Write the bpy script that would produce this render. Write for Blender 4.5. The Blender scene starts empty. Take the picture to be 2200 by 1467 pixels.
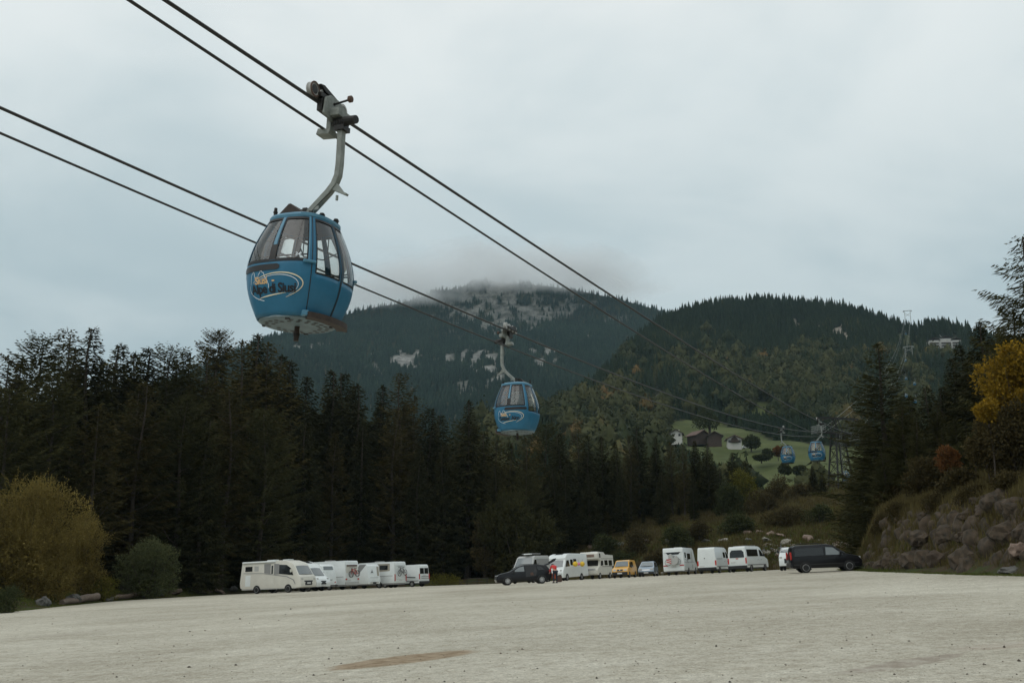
import bpy, bmesh, math, random
import numpy as np
from mathutils import Vector, Matrix
R = math.radians
rng = np.random.default_rng(7)
random.seed(7)
scene = bpy.context.scene
COL = scene.collection
# ------------------------------------------------------------------ camera
F = 2139.0                      # focal length in photo pixels (2200 wide)
CX, CY = 1100.0, 733.5
PITCH = R(12.69)
SP, CP = math.sin(PITCH), math.cos(PITCH)
EYE = 1.6
cam_d = bpy.data.cameras.new("camera"); cam = bpy.data.objects.new("camera", cam_d); COL.objects.link(cam)
cam.location = (0, 0, EYE); cam.rotation_euler = (R(90) + PITCH, 0, 0)
cam_d.sensor_width = 36.0; cam_d.lens = 36.0 * F / 2200.0
cam_d.clip_start = 0.1; cam_d.clip_end = 20000
scene.camera = cam
# ------------------------------------------------------------------ world: overcast sky
SUN_EL, SUN_AZ = R(48), R(-130)      # sun behind the clouds, behind-left of the camera
world = bpy.data.worlds.new("World"); scene.world = world; world.use_nodes = True
wn, wl = world.node_tree.nodes, world.node_tree.links
wn.clear()
def wnode(t, **k):
    n = wn.new(t)
    for a, b in k.items(): setattr(n, a, b)
    return n
wout = wnode('ShaderNodeOutputWorld'); wbg = wnode('ShaderNodeBackground'); wbg.inputs['Strength'].default_value = 0.10
wl.new(wbg.outputs[0], wout.inputs[0])
sky = wnode('ShaderNodeTexSky', sky_type='NISHITA', sun_disc=False)
sky.sun_elevation = SUN_EL; sky.sun_rotation = SUN_AZ
tc = wnode('ShaderNodeTexCoord'); sep = wnode('ShaderNodeSeparateXYZ'); wl.new(tc.outputs['Generated'], sep.inputs[0])
# cloud deck brightness by elevation (overcast: the zenith is the brightest)
el = wnode('ShaderNodeValToRGB'); el.color_ramp.interpolation = 'B_SPLINE'
er = el.color_ramp.elements
er[0].position = 0.0; er[0].color = (.51, .57, .59, 1)
er[1].position = 1.0; er[1].color = (.83, .85, .85, 1)
for p_, c_ in ((0.22, (.555, .645, .668)), (0.32, (.625, .705, .722)), (0.46, (.80, .858, .862)), (0.56, (.85, .885, .88)), (0.7, (.83, .86, .855))):
    e_ = er.new(p_); e_.color = (*c_, 1)
wl.new(sep.outputs['Z'], el.inputs[0])
# clouds projected on a flat deck
dv = wnode('ShaderNodeMath', operation='ADD'); dv.inputs[1].default_value = 0.16; wl.new(sep.outputs['Z'], dv.inputs[0])
cx = wnode('ShaderNodeMath', operation='DIVIDE'); cy = wnode('ShaderNodeMath', operation='DIVIDE')
wl.new(sep.outputs['X'], cx.inputs[0]); wl.new(dv.outputs[0], cx.inputs[1])
wl.new(sep.outputs['Y'], cy.inputs[0]); wl.new(dv.outputs[0], cy.inputs[1])
cmb = wnode('ShaderNodeCombineXYZ'); wl.new(cx.outputs[0], cmb.inputs[0]); wl.new(cy.outputs[0], cmb.inputs[1])
n1 = wnode('ShaderNodeTexNoise'); n1.inputs['Scale'].default_value = 1.5; n1.inputs['Detail'].default_value = 5; n1.inputs['Roughness'].default_value = 0.5
n1.inputs['Distortion'].default_value = 0.35
mp = wnode('ShaderNodeMapping'); mp.inputs['Location'].default_value = (3.1, 7.7, 0.4); wl.new(cmb.outputs[0], mp.inputs[0]); wl.new(mp.outputs[0], n1.inputs['Vector'])
cr = wnode('ShaderNodeValToRGB'); cr.color_ramp.interpolation = 'EASE'
cr.color_ramp.elements[0].position = 0.30; cr.color_ramp.elements[0].color = (0.80, 0.86, 0.885, 1)
cr.color_ramp.elements[1].position = 0.68; cr.color_ramp.elements[1].color = (1.09, 1.08, 1.07, 1)
wl.new(n1.outputs['Fac'], cr.inputs[0])
mul = wnode('ShaderNodeMix', data_type='RGBA', blend_type='MULTIPLY'); mul.inputs['Factor'].default_value = 1
wl.new(el.outputs[0], mul.inputs['A']); wl.new(cr.outputs[0], mul.inputs['B'])
mx = wnode('ShaderNodeMix', data_type='RGBA'); mx.inputs['Factor'].default_value = 0.94
sc10 = wnode('ShaderNodeVectorMath', operation='SCALE'); sc10.inputs['Scale'].default_value = 10.0; wl.new(mul.outputs['Result'], sc10.inputs[0])
wl.new(sky.outputs[0], mx.inputs['A']); wl.new(sc10.outputs[0], mx.inputs['B'])
wl.new(mx.outputs['Result'], wbg.inputs['Color'])
# ------------------------------------------------------------------ sun (veiled)
sl = bpy.data.lights.new("sun", 'SUN'); sl.energy = 0.75; sl.angle = R(60); sl.color = (1.0, 0.96, 0.9)
so = bpy.data.objects.new("sun", sl); COL.objects.link(so)
sd = Vector((math.sin(SUN_AZ) * math.cos(SUN_EL), math.cos(SUN_AZ) * math.cos(SUN_EL), math.sin(SUN_EL)))
so.rotation_euler = sd.to_track_quat('Z', 'Y').to_euler(); so.location = sd * 300
vs = scene.view_settings; vs.view_transform = 'Standard'; vs.look = 'None'; vs.exposure = 0.0; vs.gamma = 1.0; vs.use_curve_mapping = False
scene.render.engine = 'CYCLES'
cyc = scene.cycles
cyc.max_bounces = 12; cyc.diffuse_bounces = 2; cyc.glossy_bounces = 3; cyc.transmission_bounces = 4; cyc.transparent_max_bounces = 12; cyc.volume_bounces = 10
cyc.use_denoising = True
try: cyc.denoiser = 'OPENIMAGEDENOISE'
except Exception: pass
cyc.use_adaptive_sampling = True; cyc.adaptive_threshold = 0.015
cyc.volume_step_rate = 2.0; cyc.volume_max_steps = 256
# ------------------------------------------------------------------ helpers
def ray(px, py):
    u = (px - CX) / F; v = (CY - py) / F
    return u, CP - v * SP, SP + v * CP
def at(px, py, Y):               # world point seen at photo pixel px,py at world depth Y
    u, a, b = ray(px, py); t = Y / a
    return Vector((u * t, Y, EYE + b * t))
def tag(o, label=None, cat=None, group=None, kind=None):
    if label: o['label'] = label
    if cat: o['category'] = cat
    if group: o['group'] = group
    if kind: o['kind'] = kind
    return o
def empty(name, loc, rz=0, label=None, cat=None, group=None):
    o = bpy.data.objects.new(name, None); COL.objects.link(o); o.location = loc; o.rotation_euler = (0, 0, rz); o.empty_display_size = .2
    return tag(o, label, cat, group)
def copy_tree(o, parent=None):
    c = o.copy(); COL.objects.link(c)
    if parent: c.parent = parent
    for ch in list(o.children): copy_tree(ch, c)
    return c
def np_mesh(name, verts, faces, mats, attr=None, matidx=None, smooth=False):
    """verts (N,3) array, faces (M,k) array"""
    me = bpy.data.meshes.new(name); verts = np.asarray(verts, np.float32); faces = np.asarray(faces, np.int32)
    M, k = faces.shape
    me.vertices.add(len(verts)); me.vertices.foreach_set('co', verts.ravel())
    me.loops.add(M * k); me.loops.foreach_set('vertex_index', faces.ravel())
    me.polygons.add(M); me.polygons.foreach_set('loop_start', np.arange(0, M * k, k, dtype=np.int32))
    for m in (mats if isinstance(mats, (list, tuple)) else [mats]): me.materials.append(m)
    if matidx is not None: me.polygons.foreach_set('material_index', np.asarray(matidx, np.int32))
    if smooth: me.polygons.foreach_set('use_smooth', np.ones(M, bool))
    me.update(calc_edges=True)
    if attr:
        for an, av in attr.items():
            a = me.attributes.new(an, 'FLOAT', 'POINT'); a.data.foreach_set('value', np.asarray(av, np.float32))
    return me
def link(name, me, parent=None, loc=None):
    o = bpy.data.objects.new(name, me); COL.objects.link(o)
    if parent: o.parent = parent
    if loc is not None: o.location = loc
    return o
class MB:
    def __init__(s): s.v = []; s.f = []; s.m = []
    def add(s, vs, fs, m=0):
        b = len(s.v); s.v += [tuple(x) for x in vs]; s.f += [tuple(i + b for i in f) for f in fs]; s.m += [m] * len(fs); return s
    def box(s, c, d, rot=None, m=0):
        hx, hy, hz = d[0] / 2, d[1] / 2, d[2] / 2
        vs = [Vector((x * hx, y * hy, z * hz)) for x in (-1, 1) for y in (-1, 1) for z in (-1, 1)]
        if rot is not None: vs = [rot @ v for v in vs]
        vs = [v + Vector(c) for v in vs]
        return s.add(vs, [(0, 1, 3, 2), (4, 6, 7, 5), (0, 4, 5, 1), (2, 3, 7, 6), (0, 2, 6, 4), (1, 5, 7, 3)], m)
    def tube(s, pts, r, n=8, m=0, caps=True):
        pts = [Vector(p) for p in pts]; rs = r if isinstance(r, (list, tuple)) else [r] * len(pts)
        vs = []; up = None
        for i, p in enumerate(pts):
            d = (pts[min(i + 1, len(pts) - 1)] - pts[max(i - 1, 0)]).normalized()
            if up is None: up = Vector((0, 0, 1)) if abs(d.z) < .9 else Vector((1, 0, 0))
            a = d.cross(up).normalized(); b = a.cross(d).normalized(); up = b
            vs += [p + (a * math.cos(2 * math.pi * k / n) + b * math.sin(2 * math.pi * k / n)) * rs[i] for k in range(n)]
        fs = [(i * n + k, i * n + (k + 1) % n, (i + 1) * n + (k + 1) % n, (i + 1) * n + k) for i in range(len(pts) - 1) for k in range(n)]
        if caps: fs += [tuple(range(n))[::-1], tuple((len(pts) - 1) * n + k for k in range(n))]
        return s.add(vs, fs, m)
    def rtube(s, pts, w, h, side, m=0):       # rectangular section, side = fixed sideways axis
        pts = [Vector(p) for p in pts]; side = Vector(side).normalized(); vs = []
        for i, p in enumerate(pts):
            d = (pts[min(i + 1, len(pts) - 1)] - pts[max(i - 1, 0)]).normalized(); n = d.cross(side).normalized()
            vs += [p + side * w / 2 * a + n * h / 2 * b for a, b in ((-1, -1), (1, -1), (1, 1), (-1, 1))]
        fs = [(i * 4 + k, i * 4 + (k + 1) % 4, i * 4 + 4 + (k + 1) % 4, i * 4 + 4 + k) for i in range(len(pts) - 1) for k in range(4)]
        fs += [(3, 2, 1, 0), tuple((len(pts) - 1) * 4 + k for k in range(4))]
        return s.add(vs, fs, m)
    def cyl(s, a, b, r, n=14, m=0): return s.tube([a, b], r, n, m)
    def prism(s, poly, ax, y0, y1, m=0):       # poly of 2D points; ax 'y': (x,z) extruded along y; 'x': (y,z) along x; 'z'
        n = len(poly)
        def P(p, q):
            return (p[0], q, p[1]) if ax == 'y' else (q, p[0], p[1]) if ax == 'x' else (p[0], p[1], q)
        vs = [P(p, y0) for p in poly] + [P(p, y1) for p in poly]
        fs = [tuple(range(n)), tuple(range(2 * n - 1, n - 1, -1))] + [(i, i + n, (i + 1) % n + n, (i + 1) % n) for i in range(n)]
        return s.add(vs, fs, m)
    def lathe(s, prof, n=20, m=0, axis='z', c=(0, 0, 0), closed=False):   # prof (r, h)
        vs = []
        for r_, h_ in prof:
            for k in range(n):
                t = 2 * math.pi * k / n; x, y = r_ * math.cos(t), r_ * math.sin(t)
                p = (x, y, h_) if axis == 'z' else (h_, x, y) if axis == 'x' else (x, h_, y)
                vs.append((p[0] + c[0], p[1] + c[1], p[2] + c[2]))
        L = len(prof); fs = [(i * n + k, i * n + (k + 1) % n, (i + 1) * n + (k + 1) % n, (i + 1) * n + k) for i in range(L - 1) for k in range(n)]
        if closed: fs += [((L - 1) * n + k, (L - 1) * n + (k + 1) % n, (k + 1) % n, k) for k in range(n)]
        return s.add(vs, fs, m)
    def mesh(s, name, mats, bevel=0, smooth=False, seg=2):
        me = bpy.data.meshes.new(name); me.from_pydata(s.v, [], s.f)
        for m in (mats if isinstance(mats, (list, tuple)) else [mats]): me.materials.append(m)
        me.polygons.foreach_set('material_index', s.m)
        bm = bmesh.new(); bm.from_mesh(me)
        bmesh.ops.recalc_face_normals(bm, faces=bm.faces)
        if bevel:
            es = [e for e in bm.edges if len(e.link_faces) == 2 and e.calc_face_angle(0) > R(28)]
            bmesh.ops.bevel(bm, geom=es, offset=bevel, segments=seg, profile=.6, affect='EDGES', clamp_overlap=True)
        bm.to_mesh(me); bm.free()
        if smooth:
            me.polygons.foreach_set('use_smooth', [True] * len(me.polygons))
            try: me.set_sharp_from_angle(angle=R(35))
            except Exception: pass
        return me
    def build(s, name, mats, parent=None, bevel=0, smooth=False, loc=None, seg=2):
        return link(name, s.mesh(name, mats, bevel, smooth, seg), parent, loc)
# ------------------------------------------------------------------ materials
def nt(m): m.use_nodes = True; return m.node_tree.nodes, m.node_tree.links
def mat(name, col, rough=.6, metal=0, spec=.5, noise=0, nscale=8, bump=0, dark=None, coat=0, alpha=1, trans=0):
    m = bpy.data.materials.new(name); n, l = nt(m); b = n['Principled BSDF']
    b.inputs['Roughness'].default_value = rough; b.inputs['Metallic'].default_value = metal
    b.inputs['Specular IOR Level'].default_value = spec; b.inputs['Coat Weight'].default_value = coat; b.inputs['Coat Roughness'].default_value = .08
    b.inputs['Alpha'].default_value = alpha; b.inputs['Transmission Weight'].default_value = trans
    b.inputs['Base Color'].default_value = (*col, 1)
    if noise or bump:
        t = n.new('ShaderNodeTexCoord'); z = n.new('ShaderNodeTexNoise'); z.inputs['Scale'].default_value = nscale; z.inputs['Detail'].default_value = 6
        z.inputs['Roughness'].default_value = .65
        l.new(t.outputs['Object'], z.inputs['Vector'])
        if noise:
            r = n.new('ShaderNodeValToRGB'); d = dark or tuple(c * (1 - noise) for c in col)
            r.color_ramp.elements[0].position = .35; r.color_ramp.elements[0].color = (*d, 1)
            r.color_ramp.elements[1].position = .62; r.color_ramp.elements[1].color = (*col, 1)
            l.new(z.outputs['Fac'], r.inputs[0]); l.new(r.outputs[0], b.inputs['Base Color'])
        if bump:
            bp = n.new('ShaderNodeBump'); bp.inputs['Strength'].default_value = bump; bp.inputs['Distance'].default_value = .05
            l.new(z.outputs['Fac'], bp.inputs['Height']); l.new(bp.outputs[0], b.inputs['Normal'])
    return m
def foliage(name, c0, c1, c2=None, rough=.75, transl=.25):
    """leaf material: hue picked per leaf by the mesh attribute 'tint' plus broad colour patches"""
    m = bpy.data.materials.new(name); n, l = nt(m); b = n['Principled BSDF']; out = n['Material Output']
    a = n.new('ShaderNodeAttribute'); a.attribute_name = 'tint'
    r = n.new('ShaderNodeValToRGB'); r.color_ramp.elements[0].color = (*c0, 1); r.color_ramp.elements[1].color = (*c1, 1)
    if c2: e = r.color_ramp.elements.new(.82); e.color = (*c1, 1); r.color_ramp.elements[2].color = (*c2, 1)
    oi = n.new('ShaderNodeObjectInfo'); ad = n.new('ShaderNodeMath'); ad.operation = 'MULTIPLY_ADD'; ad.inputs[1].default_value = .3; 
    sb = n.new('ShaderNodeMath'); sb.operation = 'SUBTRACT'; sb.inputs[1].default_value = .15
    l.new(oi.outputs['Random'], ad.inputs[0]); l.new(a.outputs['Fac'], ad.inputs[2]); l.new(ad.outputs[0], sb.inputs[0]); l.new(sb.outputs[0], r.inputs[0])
    l.new(r.outputs[0], b.inputs['Base Color']); b.inputs['Roughness'].default_value = rough; b.inputs['Specular IOR Level'].default_value = .06
    if transl:
        t = n.new('ShaderNodeBsdfTranslucent'); l.new(r.outputs[0], t.inputs[0]); s = n.new('ShaderNodeMixShader'); s.inputs[0].default_value = transl
        l.new(b.outputs[0], s.inputs[1]); l.new(t.outputs[0], s.inputs[2]); l.new(s.outputs[0], out.inputs[0])
    return m
M = {}
M['blue'] = mat('gondola_blue', (.036, .168, .288), .42, spec=.2, coat=.15, noise=.12, nscale=3)
M['bluelight'] = mat('gondola_blue_trim', (.085, .245, .36), .4, noise=.15, nscale=6)
M['rubber'] = mat('black_rubber', (.010, .009, .008), .55)
M['black'] = mat('black_plastic', (.012, .012, .013), .45)
M['steel'] = mat('galvanised_steel', (.27, .29, .265), .6, metal=.1, noise=.35, nscale=7)
M['dsteel'] = mat('dark_greased_steel', (.035, .033, .030), .5, metal=.5, noise=.5, nscale=14)
M['rust'] = mat('brown_steel', (.050, .034, .026), .7, noise=.5, nscale=10)
M['floorplate'] = mat('gondola_floor_plate', (.16, .225, .255), .6, noise=.2, nscale=5)
M['white'] = mat('white_paint', (.75, .785, .775), .35, noise=.07, nscale=1.5, coat=.3)
M['cream'] = mat('cream_paint', (.66, .64, .57), .45, noise=.08, nscale=1.5)
M['grey'] = mat('grey_paint', (.25, .25, .245), .45)
M['lgrey'] = mat('light_grey_panel', (.42, .42, .40), .5)
M['beige'] = mat('beige_panel', (.34, .31, .25), .5)
M['darkgrey'] = mat('dark_grey_lining', (.05, .05, .05), .6)
M['carglass'] = mat('dark_vehicle_glass', (.012, .014, .015), .06, spec=.6)
M['windscreen'] = mat('windscreen_glass', (.16, .18, .185), .08, spec=1.0)
M['tyre'] = mat('tyre_rubber', (.012, .012, .012), .8)
M['alloy'] = mat('alloy_rim', (.5, .5, .5), .35, metal=.6)
M['blackpaint'] = mat('black_car_paint', (.006, .006, .008), .3, spec=.3, coat=.2)
M['yellow'] = mat('yellow_paint', (.70, .36, .035), .35, coat=.4, noise=.08, nscale=2)
M['silverblue'] = mat('silver_blue_paint', (.28, .35, .42), .3, metal=.3, coat=.4)
M['chrome'] = mat('headlamp_glass', (.62, .62, .6), .2, metal=.3)
M['red'] = mat('red_lamp', (.45, .025, .018), .3)
M['orange'] = mat('orange_fabric', (.55, .11, .03), .7)
M['plate'] = mat('number_plate', (.62, .62, .6), .5)
M['redcloth'] = mat('red_cloth', (.55, .03, .03), .8)
M['navy'] = mat('navy_cloth', (.016, .02, .032), .85)
M['skin'] = mat('skin', (.48, .28, .2), .6)
M['hair'] = mat('dark_hair', (.03, .02, .015), .7)
M['yellowcloth'] = mat('yellow_paper', (.75, .5, .04), .7)
M['pinkcloth'] = mat('pink_paper', (.72, .22, .38), .7)
M['cream_line'] = mat('logo_cream', (.72, .64, .44), .5)
M['white_line'] = mat('logo_white', (.72, .78, .82), .5)
M['orange_line'] = mat('logo_orange', (.72, .46, .22), .5)
M['black_line'] = mat('logo_black', (.012, .012, .016), .5)
M['bark'] = mat('bark', (.060, .046, .034), .9, noise=.5, nscale=5, bump=.4)
M['palebark'] = mat('pale_bark', (.17, .15, .12), .9, noise=.4, nscale=4)
M['log'] = mat('weathered_log', (.20, .15, .115), .85, noise=.5, nscale=7, bump=.5)
M['granite'] = mat('granite', (.12, .116, .105), .85, noise=.55, nscale=1.6, bump=.6)
M['redrock'] = mat('porphyry', (.078, .054, .036), .88, noise=.5, nscale=1.4, bump=.6)
M['paleock'] = mat('pale_limestone', (.30, .28, .235), .88, noise=.4, nscale=1.5, bump=.6)
M['wallrock'] = mat('mossy_wall_rock', (.078, .055, .035), .95, noise=.65, nscale=2.2, bump=.8, dark=(.018, .014, .008))
M['rosestone'] = mat('pinkish_rubble', (.25, .18, .14), .88, noise=.45, nscale=1.8, bump=.6)
M['plaster'] = mat('white_plaster', (.50, .49, .455), .8, noise=.1, nscale=.5)
M['timber'] = mat('dark_timber', (.055, .035, .026), .8, noise=.4, nscale=1)
M['tile'] = mat('brown_roof', (.07, .05, .042), .8, noise=.3, nscale=1)
M['redtile'] = mat('rust_roof', (.12, .07, .052), .8, noise=.3, nscale=1)
M['cable'] = mat('steel_rope', (.05, .048, .045), .5, metal=.5)
# window glass of the gondolas: tinted, partly see-through, reflecting the sky
def glassmat(name, tint, transp, gcol):
    m = bpy.data.materials.new(name); n, l = nt(m); n.remove(n['Principled BSDF']); out = n['Material Output']
    tr = n.new('ShaderNodeBsdfTransparent'); tr.inputs[0].default_value = (*tint, 1)
    gl = n.new('ShaderNodeBsdfGlossy'); gl.inputs['Roughness'].default_value = .04; gl.inputs[0].default_value = (*gcol, 1)
    fr = n.new('ShaderNodeFresnel'); fr.inputs[0].default_value = 1.5
    mm = n.new('ShaderNodeMath'); mm.operation = 'MULTIPLY_ADD'; mm.inputs[1].default_value = 1.0; mm.inputs[2].default_value = transp
    l.new(fr.outputs[0], mm.inputs[0]); s = n.new('ShaderNodeMixShader'); l.new(mm.outputs[0], s.inputs[0]); l.new(tr.outputs[0], s.inputs[1]); l.new(gl.outputs[0], s.inputs[2])
    l.new(s.outputs[0], out.inputs[0]); return m
M['glass'] = glassmat('gondola_glass', (.93, .93, .90), .04, (.9, .92, .92))
# ------------------------------------------------------------------ terrain
_L = rng.random((128, 128)).astype(np.float64)
def vnoise(x, y):
    x = np.asarray(x, float); y = np.asarray(y, float); xi = np.floor(x).astype(int); yi = np.floor(y).astype(int)
    fx = x - xi; fy = y - yi; fx = fx * fx * (3 - 2 * fx); fy = fy * fy * (3 - 2 * fy)
    g = lambda a, b: _L[a % 128, b % 128]
    return (g(xi, yi) * (1 - fx) + g(xi + 1, yi) * fx) * (1 - fy) + (g(xi, yi + 1) * (1 - fx) + g(xi + 1, yi + 1) * fx) * fy
def fbm(x, y, o=4):
    s = 0; a = .5
    for k in range(o): s = s + a * vnoise(x * 2 ** k + 17 * k, y * 2 ** k + 31 * k); a *= .5
    return s - .47
def sstep(a, b, x): t = np.clip((np.asarray(x, float) - a) / (b - a), 0, 1); return t * t * (3 - 2 * t)
def lot_z(x, y):
    x = np.clip(x, -90, 40); y = np.clip(y, -80, 160)
    y0 = 76 + 20 * (1 - np.clip((x + 27) / 25, 0, 1) ** 1.2)
    return .049 * x + .003 * y - .017 * 5 * np.log1p(np.exp((y - y0) / 5.0))
LOT = [(-34, -60), (-34, 40), (-33.5, 64), (-35, 80), (-36, 92), (-33, 103), (-26, 128), (-20, 138), (-8, 141), (3, 137), (16, 130), (24, 121), (31, 118), (33, 112), (31, 98), (27, 82), (22.8, 71), (21.8, 60), (21.4, 50), (21.2, 41), (21, 30), (22, 10), (23, -60)]
LOTA = np.array(LOT, float)
def lot_d(x, y):                # signed distance to the lot's edge, positive outside
    x = np.asarray(x, float); y = np.asarray(y, float); d = np.full(x.shape, 1e9); ins = np.zeros(x.shape, bool)
    n = len(LOTA)
    for i in range(n):
        ax, ay = LOTA[i]; bx, by = LOTA[(i + 1) % n]; ex, ey = bx - ax, by - ay
        t = np.clip(((x - ax) * ex + (y - ay) * ey) / (ex * ex + ey * ey), 0, 1)
        d = np.minimum(d, np.hypot(x - ax - t * ex, y - ay - t * ey))
        c = (ay > y) != (by > y)
        with np.errstate(divide='ignore', invalid='ignore'):
            xi = ax + (y - ay) / (ey if ey else 1e-9) * ex
        ins ^= c & (x < xi)
    return np.where(ins, -d, d)
def H(x, y):
    x = np.asarray(x, float); y = np.asarray(y, float)
    d = lot_d(x, y); b = lot_z(x, y)
    do = np.maximum(d, 0)
    wB = sstep(-4, 14, x) * sstep(76, 92, y); wR = sstep(8, 20, x) * (1 - sstep(76, 92, y)); wL = 1 - wB - wR
    fL = .75 * sstep(.5, 3.2, do) - .06 * np.maximum(do - 4, 0)
    fR = 3.7 * sstep(.7, 3.2, do) + .42 * np.clip(do - 3.0, 0, 60)
    fB = 2.6 * sstep(1.2, 7, do) + .205 * np.clip(do - 7, 0, 62) - .25 * np.clip(y - 184, 0, 80)
    h = wL * np.maximum(fL, -7) + wR * fR + wB * fB
    h = h + sstep(.5, 5, do) * (fbm(x * .21, y * .21, 4) * 1.3 + fbm(x * .9, y * .9, 2) * .35)
    h = h - .25 * sstep(0, 2.0, -d) + .02 * sstep(-.2, .5, d)
    return b + h
def Hs(x, y): return float(H(np.array([x]), np.array([y]))[0])
def lot_hit(px, py):            # where the pixel's ray meets the lot
    u, a, b = ray(px, py); t = 20.0
    for _ in range(200):
        z = EYE + b * t; g = float(lot_z(u * t, a * t)); t += (z - g) / max(.02, -b) * .5
        t = min(max(t, 3), 160)
    return Vector((u * t, a * t, EYE + b * t))
# ground sheet
xs = np.arange(-150, 151, 1.2); ys = np.arange(-60, 262, 1.2)
X, Y = np.meshgrid(xs, ys); Z = H(X, Y); D_ = lot_d(X, Y)
def grid_faces(ny, nx):
    i = np.arange(ny - 1)[:, None] * nx + np.arange(nx - 1)[None, :]
    return np.stack([i, i + 1, i + nx + 1, i + nx], -1).reshape(-1, 4)
def ground_material():
    m = bpy.data.materials.new('rough_ground'); n, l = nt(m); b = n['Principled BSDF']; b.inputs['Roughness'].default_value = .95; b.inputs['Specular IOR Level'].default_value = .1
    g = n.new('ShaderNodeNewGeometry'); z1 = n.new('ShaderNodeTexNoise'); z1.inputs['Scale'].default_value = .35; z1.inputs['Detail'].default_value = 8; z1.inputs['Roughness'].default_value = .7
    l.new(g.outputs['Position'], z1.inputs['Vector'])
    r = n.new('ShaderNodeValToRGB'); e = r.color_ramp.elements
    e[0].position = .3; e[0].color = (.055, .042, .028, 1); e[1].position = .75; e[1].color = (.105, .11, .042, 1)
    q = e.new(.46); q.color = (.062, .046, .028, 1); q = e.new(.58); q.color = (.046, .058, .022, 1)
    l.new(z1.outputs['Fac'], r.inputs[0]); l.new(r.outputs[0], b.inputs['Base Color'])
    bp = n.new('ShaderNodeBump'); bp.inputs['Strength'].default_value = .8; bp.inputs['Distance'].default_value = .3; l.new(z1.outputs['Fac'], bp.inputs['Height']); l.new(bp.outputs[0], b.inputs['Normal'])
    return m
M['ground'] = ground_material()
tag(link('ground', np_mesh('ground', np.stack([X, Y, Z], -1).reshape(-1, 3), grid_faces(len(ys), len(xs)), M['ground'], smooth=True)), kind='structure')
me = np_mesh('terrain', [(-9000, -9000, -30), (9000, -9000, -30), (9000, 9000, -30), (-9000, 9000, -30)], [(0, 1, 2, 3)], M['ground'])
tag(link('terrain', me), kind='structure')
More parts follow.
